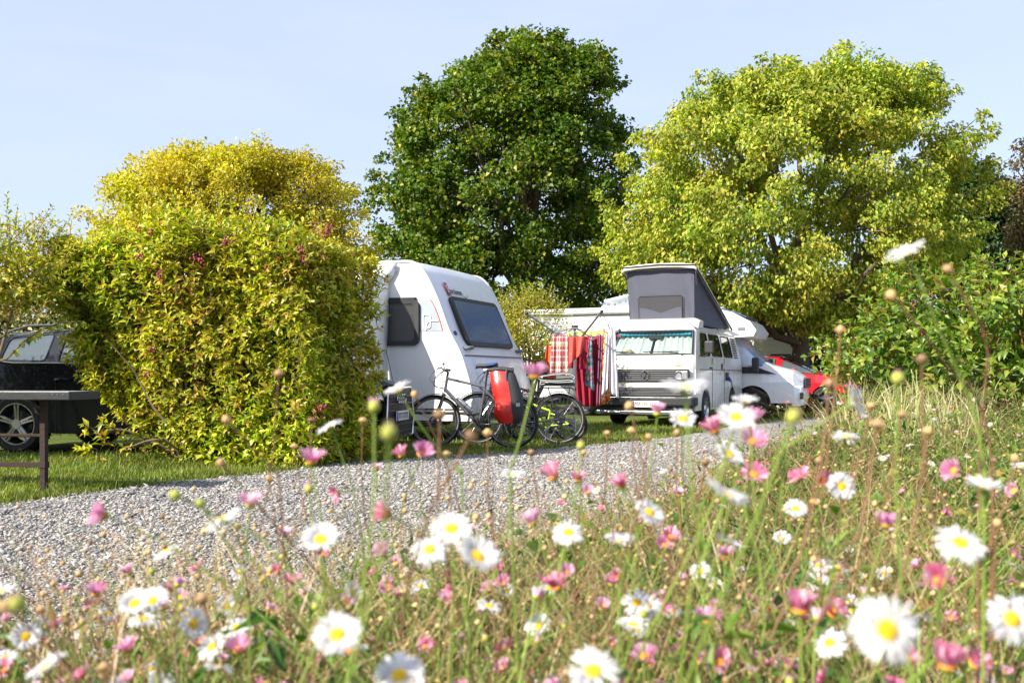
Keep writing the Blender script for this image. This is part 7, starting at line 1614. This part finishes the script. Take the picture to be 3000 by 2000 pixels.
me, m1, m2, tp = blades('stalks', 6500, .10, .40, .0010, gs, 1.3); tag(link('flower_stalks', me), 'thin green stalks of the daisies on the bank', 'stalks', kind='stuff')
me, _, _, tb2 = blades('dry_stalks', 10500, .08, .42, .0010, bs_, 1.6); tag(link('dry_stalks', me), 'thin brown dry stalks tangled among the daisies', 'stalks', kind='stuff')
# narrow leaves along the stalks and close to the soil
n = 190000; x, y, z = bank_points(n, D0=.7, D1=8.5); n = len(x); hh = rng.gamma(2.2, .06, n); lim = .16+.12*np.sin(x*9+y*4)*np.sin(y*7-x*3)+.05*rng.normal(size=n); hh = np.minimum(hh*1.15, np.clip(lim, .06, .40)*rng.uniform(.4,1.1,n)); pos = np.stack([x, y, z+hh], 1)
L = rng.uniform(.012, .034, n)*np.where(rng.uniform(0,1,n) < .18, 1.6, 1.0); dirn = rand_dir(n)+np.array([[0,0,.45]]); nrm = rand_dir(n)*.7+np.array([[0,-.3,1]])
fl_m = leafmat('fleabane_leaf', [(0,(.035,.085,.014)),(.35,(.075,.15,.020)),(.7,(.14,.22,.028)),(.86,(.24,.27,.05)),(.93,(.28,.17,.08)),(1,(.40,.27,.14))], trans=.35)
tag(link('leaves', leaf_mesh2('leaves', pos, dirn, nrm, L, L*.28, fl_m)), 'small narrow leaves of the daisies covering the bank', 'leaves', kind='stuff')
# lobed ground cover on the right half of the bank
n = 26000; x, y, z = bank_points(n, D0=1.4, D1=7.5, edge=.45, px0=1500); n = len(x); pos = np.stack([x, y, z+rng.gamma(2, .035, n)], 1); L = rng.uniform(.018, .042, n)
gc = leafmat('ground_cover_leaf', [(0,(.05,.11,.012)),(.4,(.11,.19,.018)),(.8,(.22,.28,.028)),(.95,(.34,.26,.06)),(1,(.34,.14,.05))], trans=.4)
tag(link('ground_cover', leaf_mesh4('ground_cover', pos, rand_dir(n)*np.array([[1,1,.5]])+np.array([[0,0,.2]]), rand_dir(n)*.5+np.array([[0,-.35,1]]), L, L*.75, gc)), 'lime green low leaves between the flowers and the bush', 'ground cover', kind='stuff')
me, *_ = blades('grass_tuft', 420, .16, .42, .0032, st_m, .7, D0=4.6, D1=6.6, edge=.3, px0=2450, px1=2900); tag(link('grass_tuft', me), 'pale straw coloured grass tuft at the foot of the bush', 'grass', kind='stuff')

# tiny heads beyond the counted ones: brown seed balls and petal specks, uncountable
def specks(name, n, s0, s1, mt, zl, **k):
    x, y, z = bank_points(n, **k); n = len(x); s_ = rng.uniform(s0, s1, n); c = np.stack([x, y, z+rng.uniform(zl[0], zl[1], n)], 1)
    o = np.array([[1,0,0],[0,1,0],[-1,0,0],[0,-1,0],[0,0,1],[0,0,-1],[.7,.7,.0],[-.7,-.7,0]], float)[:6]
    v = c[:, None]+o[None]*(1+rng.uniform(-.25,.25,(n,6,1)))*s_[:, None, None]; f = np.array([[0,1,4],[1,2,4],[2,3,4],[3,0,4],[1,0,5],[2,1,5],[3,2,5],[0,3,5]])
    return np_mesh(name, v.reshape(-1,3), ((np.arange(n)*6)[:, None, None]+f[None]).reshape(-1,3), mt, smooth=True)
sp_m = leafmat('seed_speck', [(0,(.20,.12,.06)),(.5,(.42,.27,.13)),(1,(.62,.42,.20))], trans=.1, rough=.9)
tag(link('seed_heads', specks('seed_heads', 2800, .0022, .0046, sp_m, (.10,.42), D0=1.0, D1=7)), 'many tiny tan seed balls in the tangle of the bank', 'seed heads', kind='stuff')
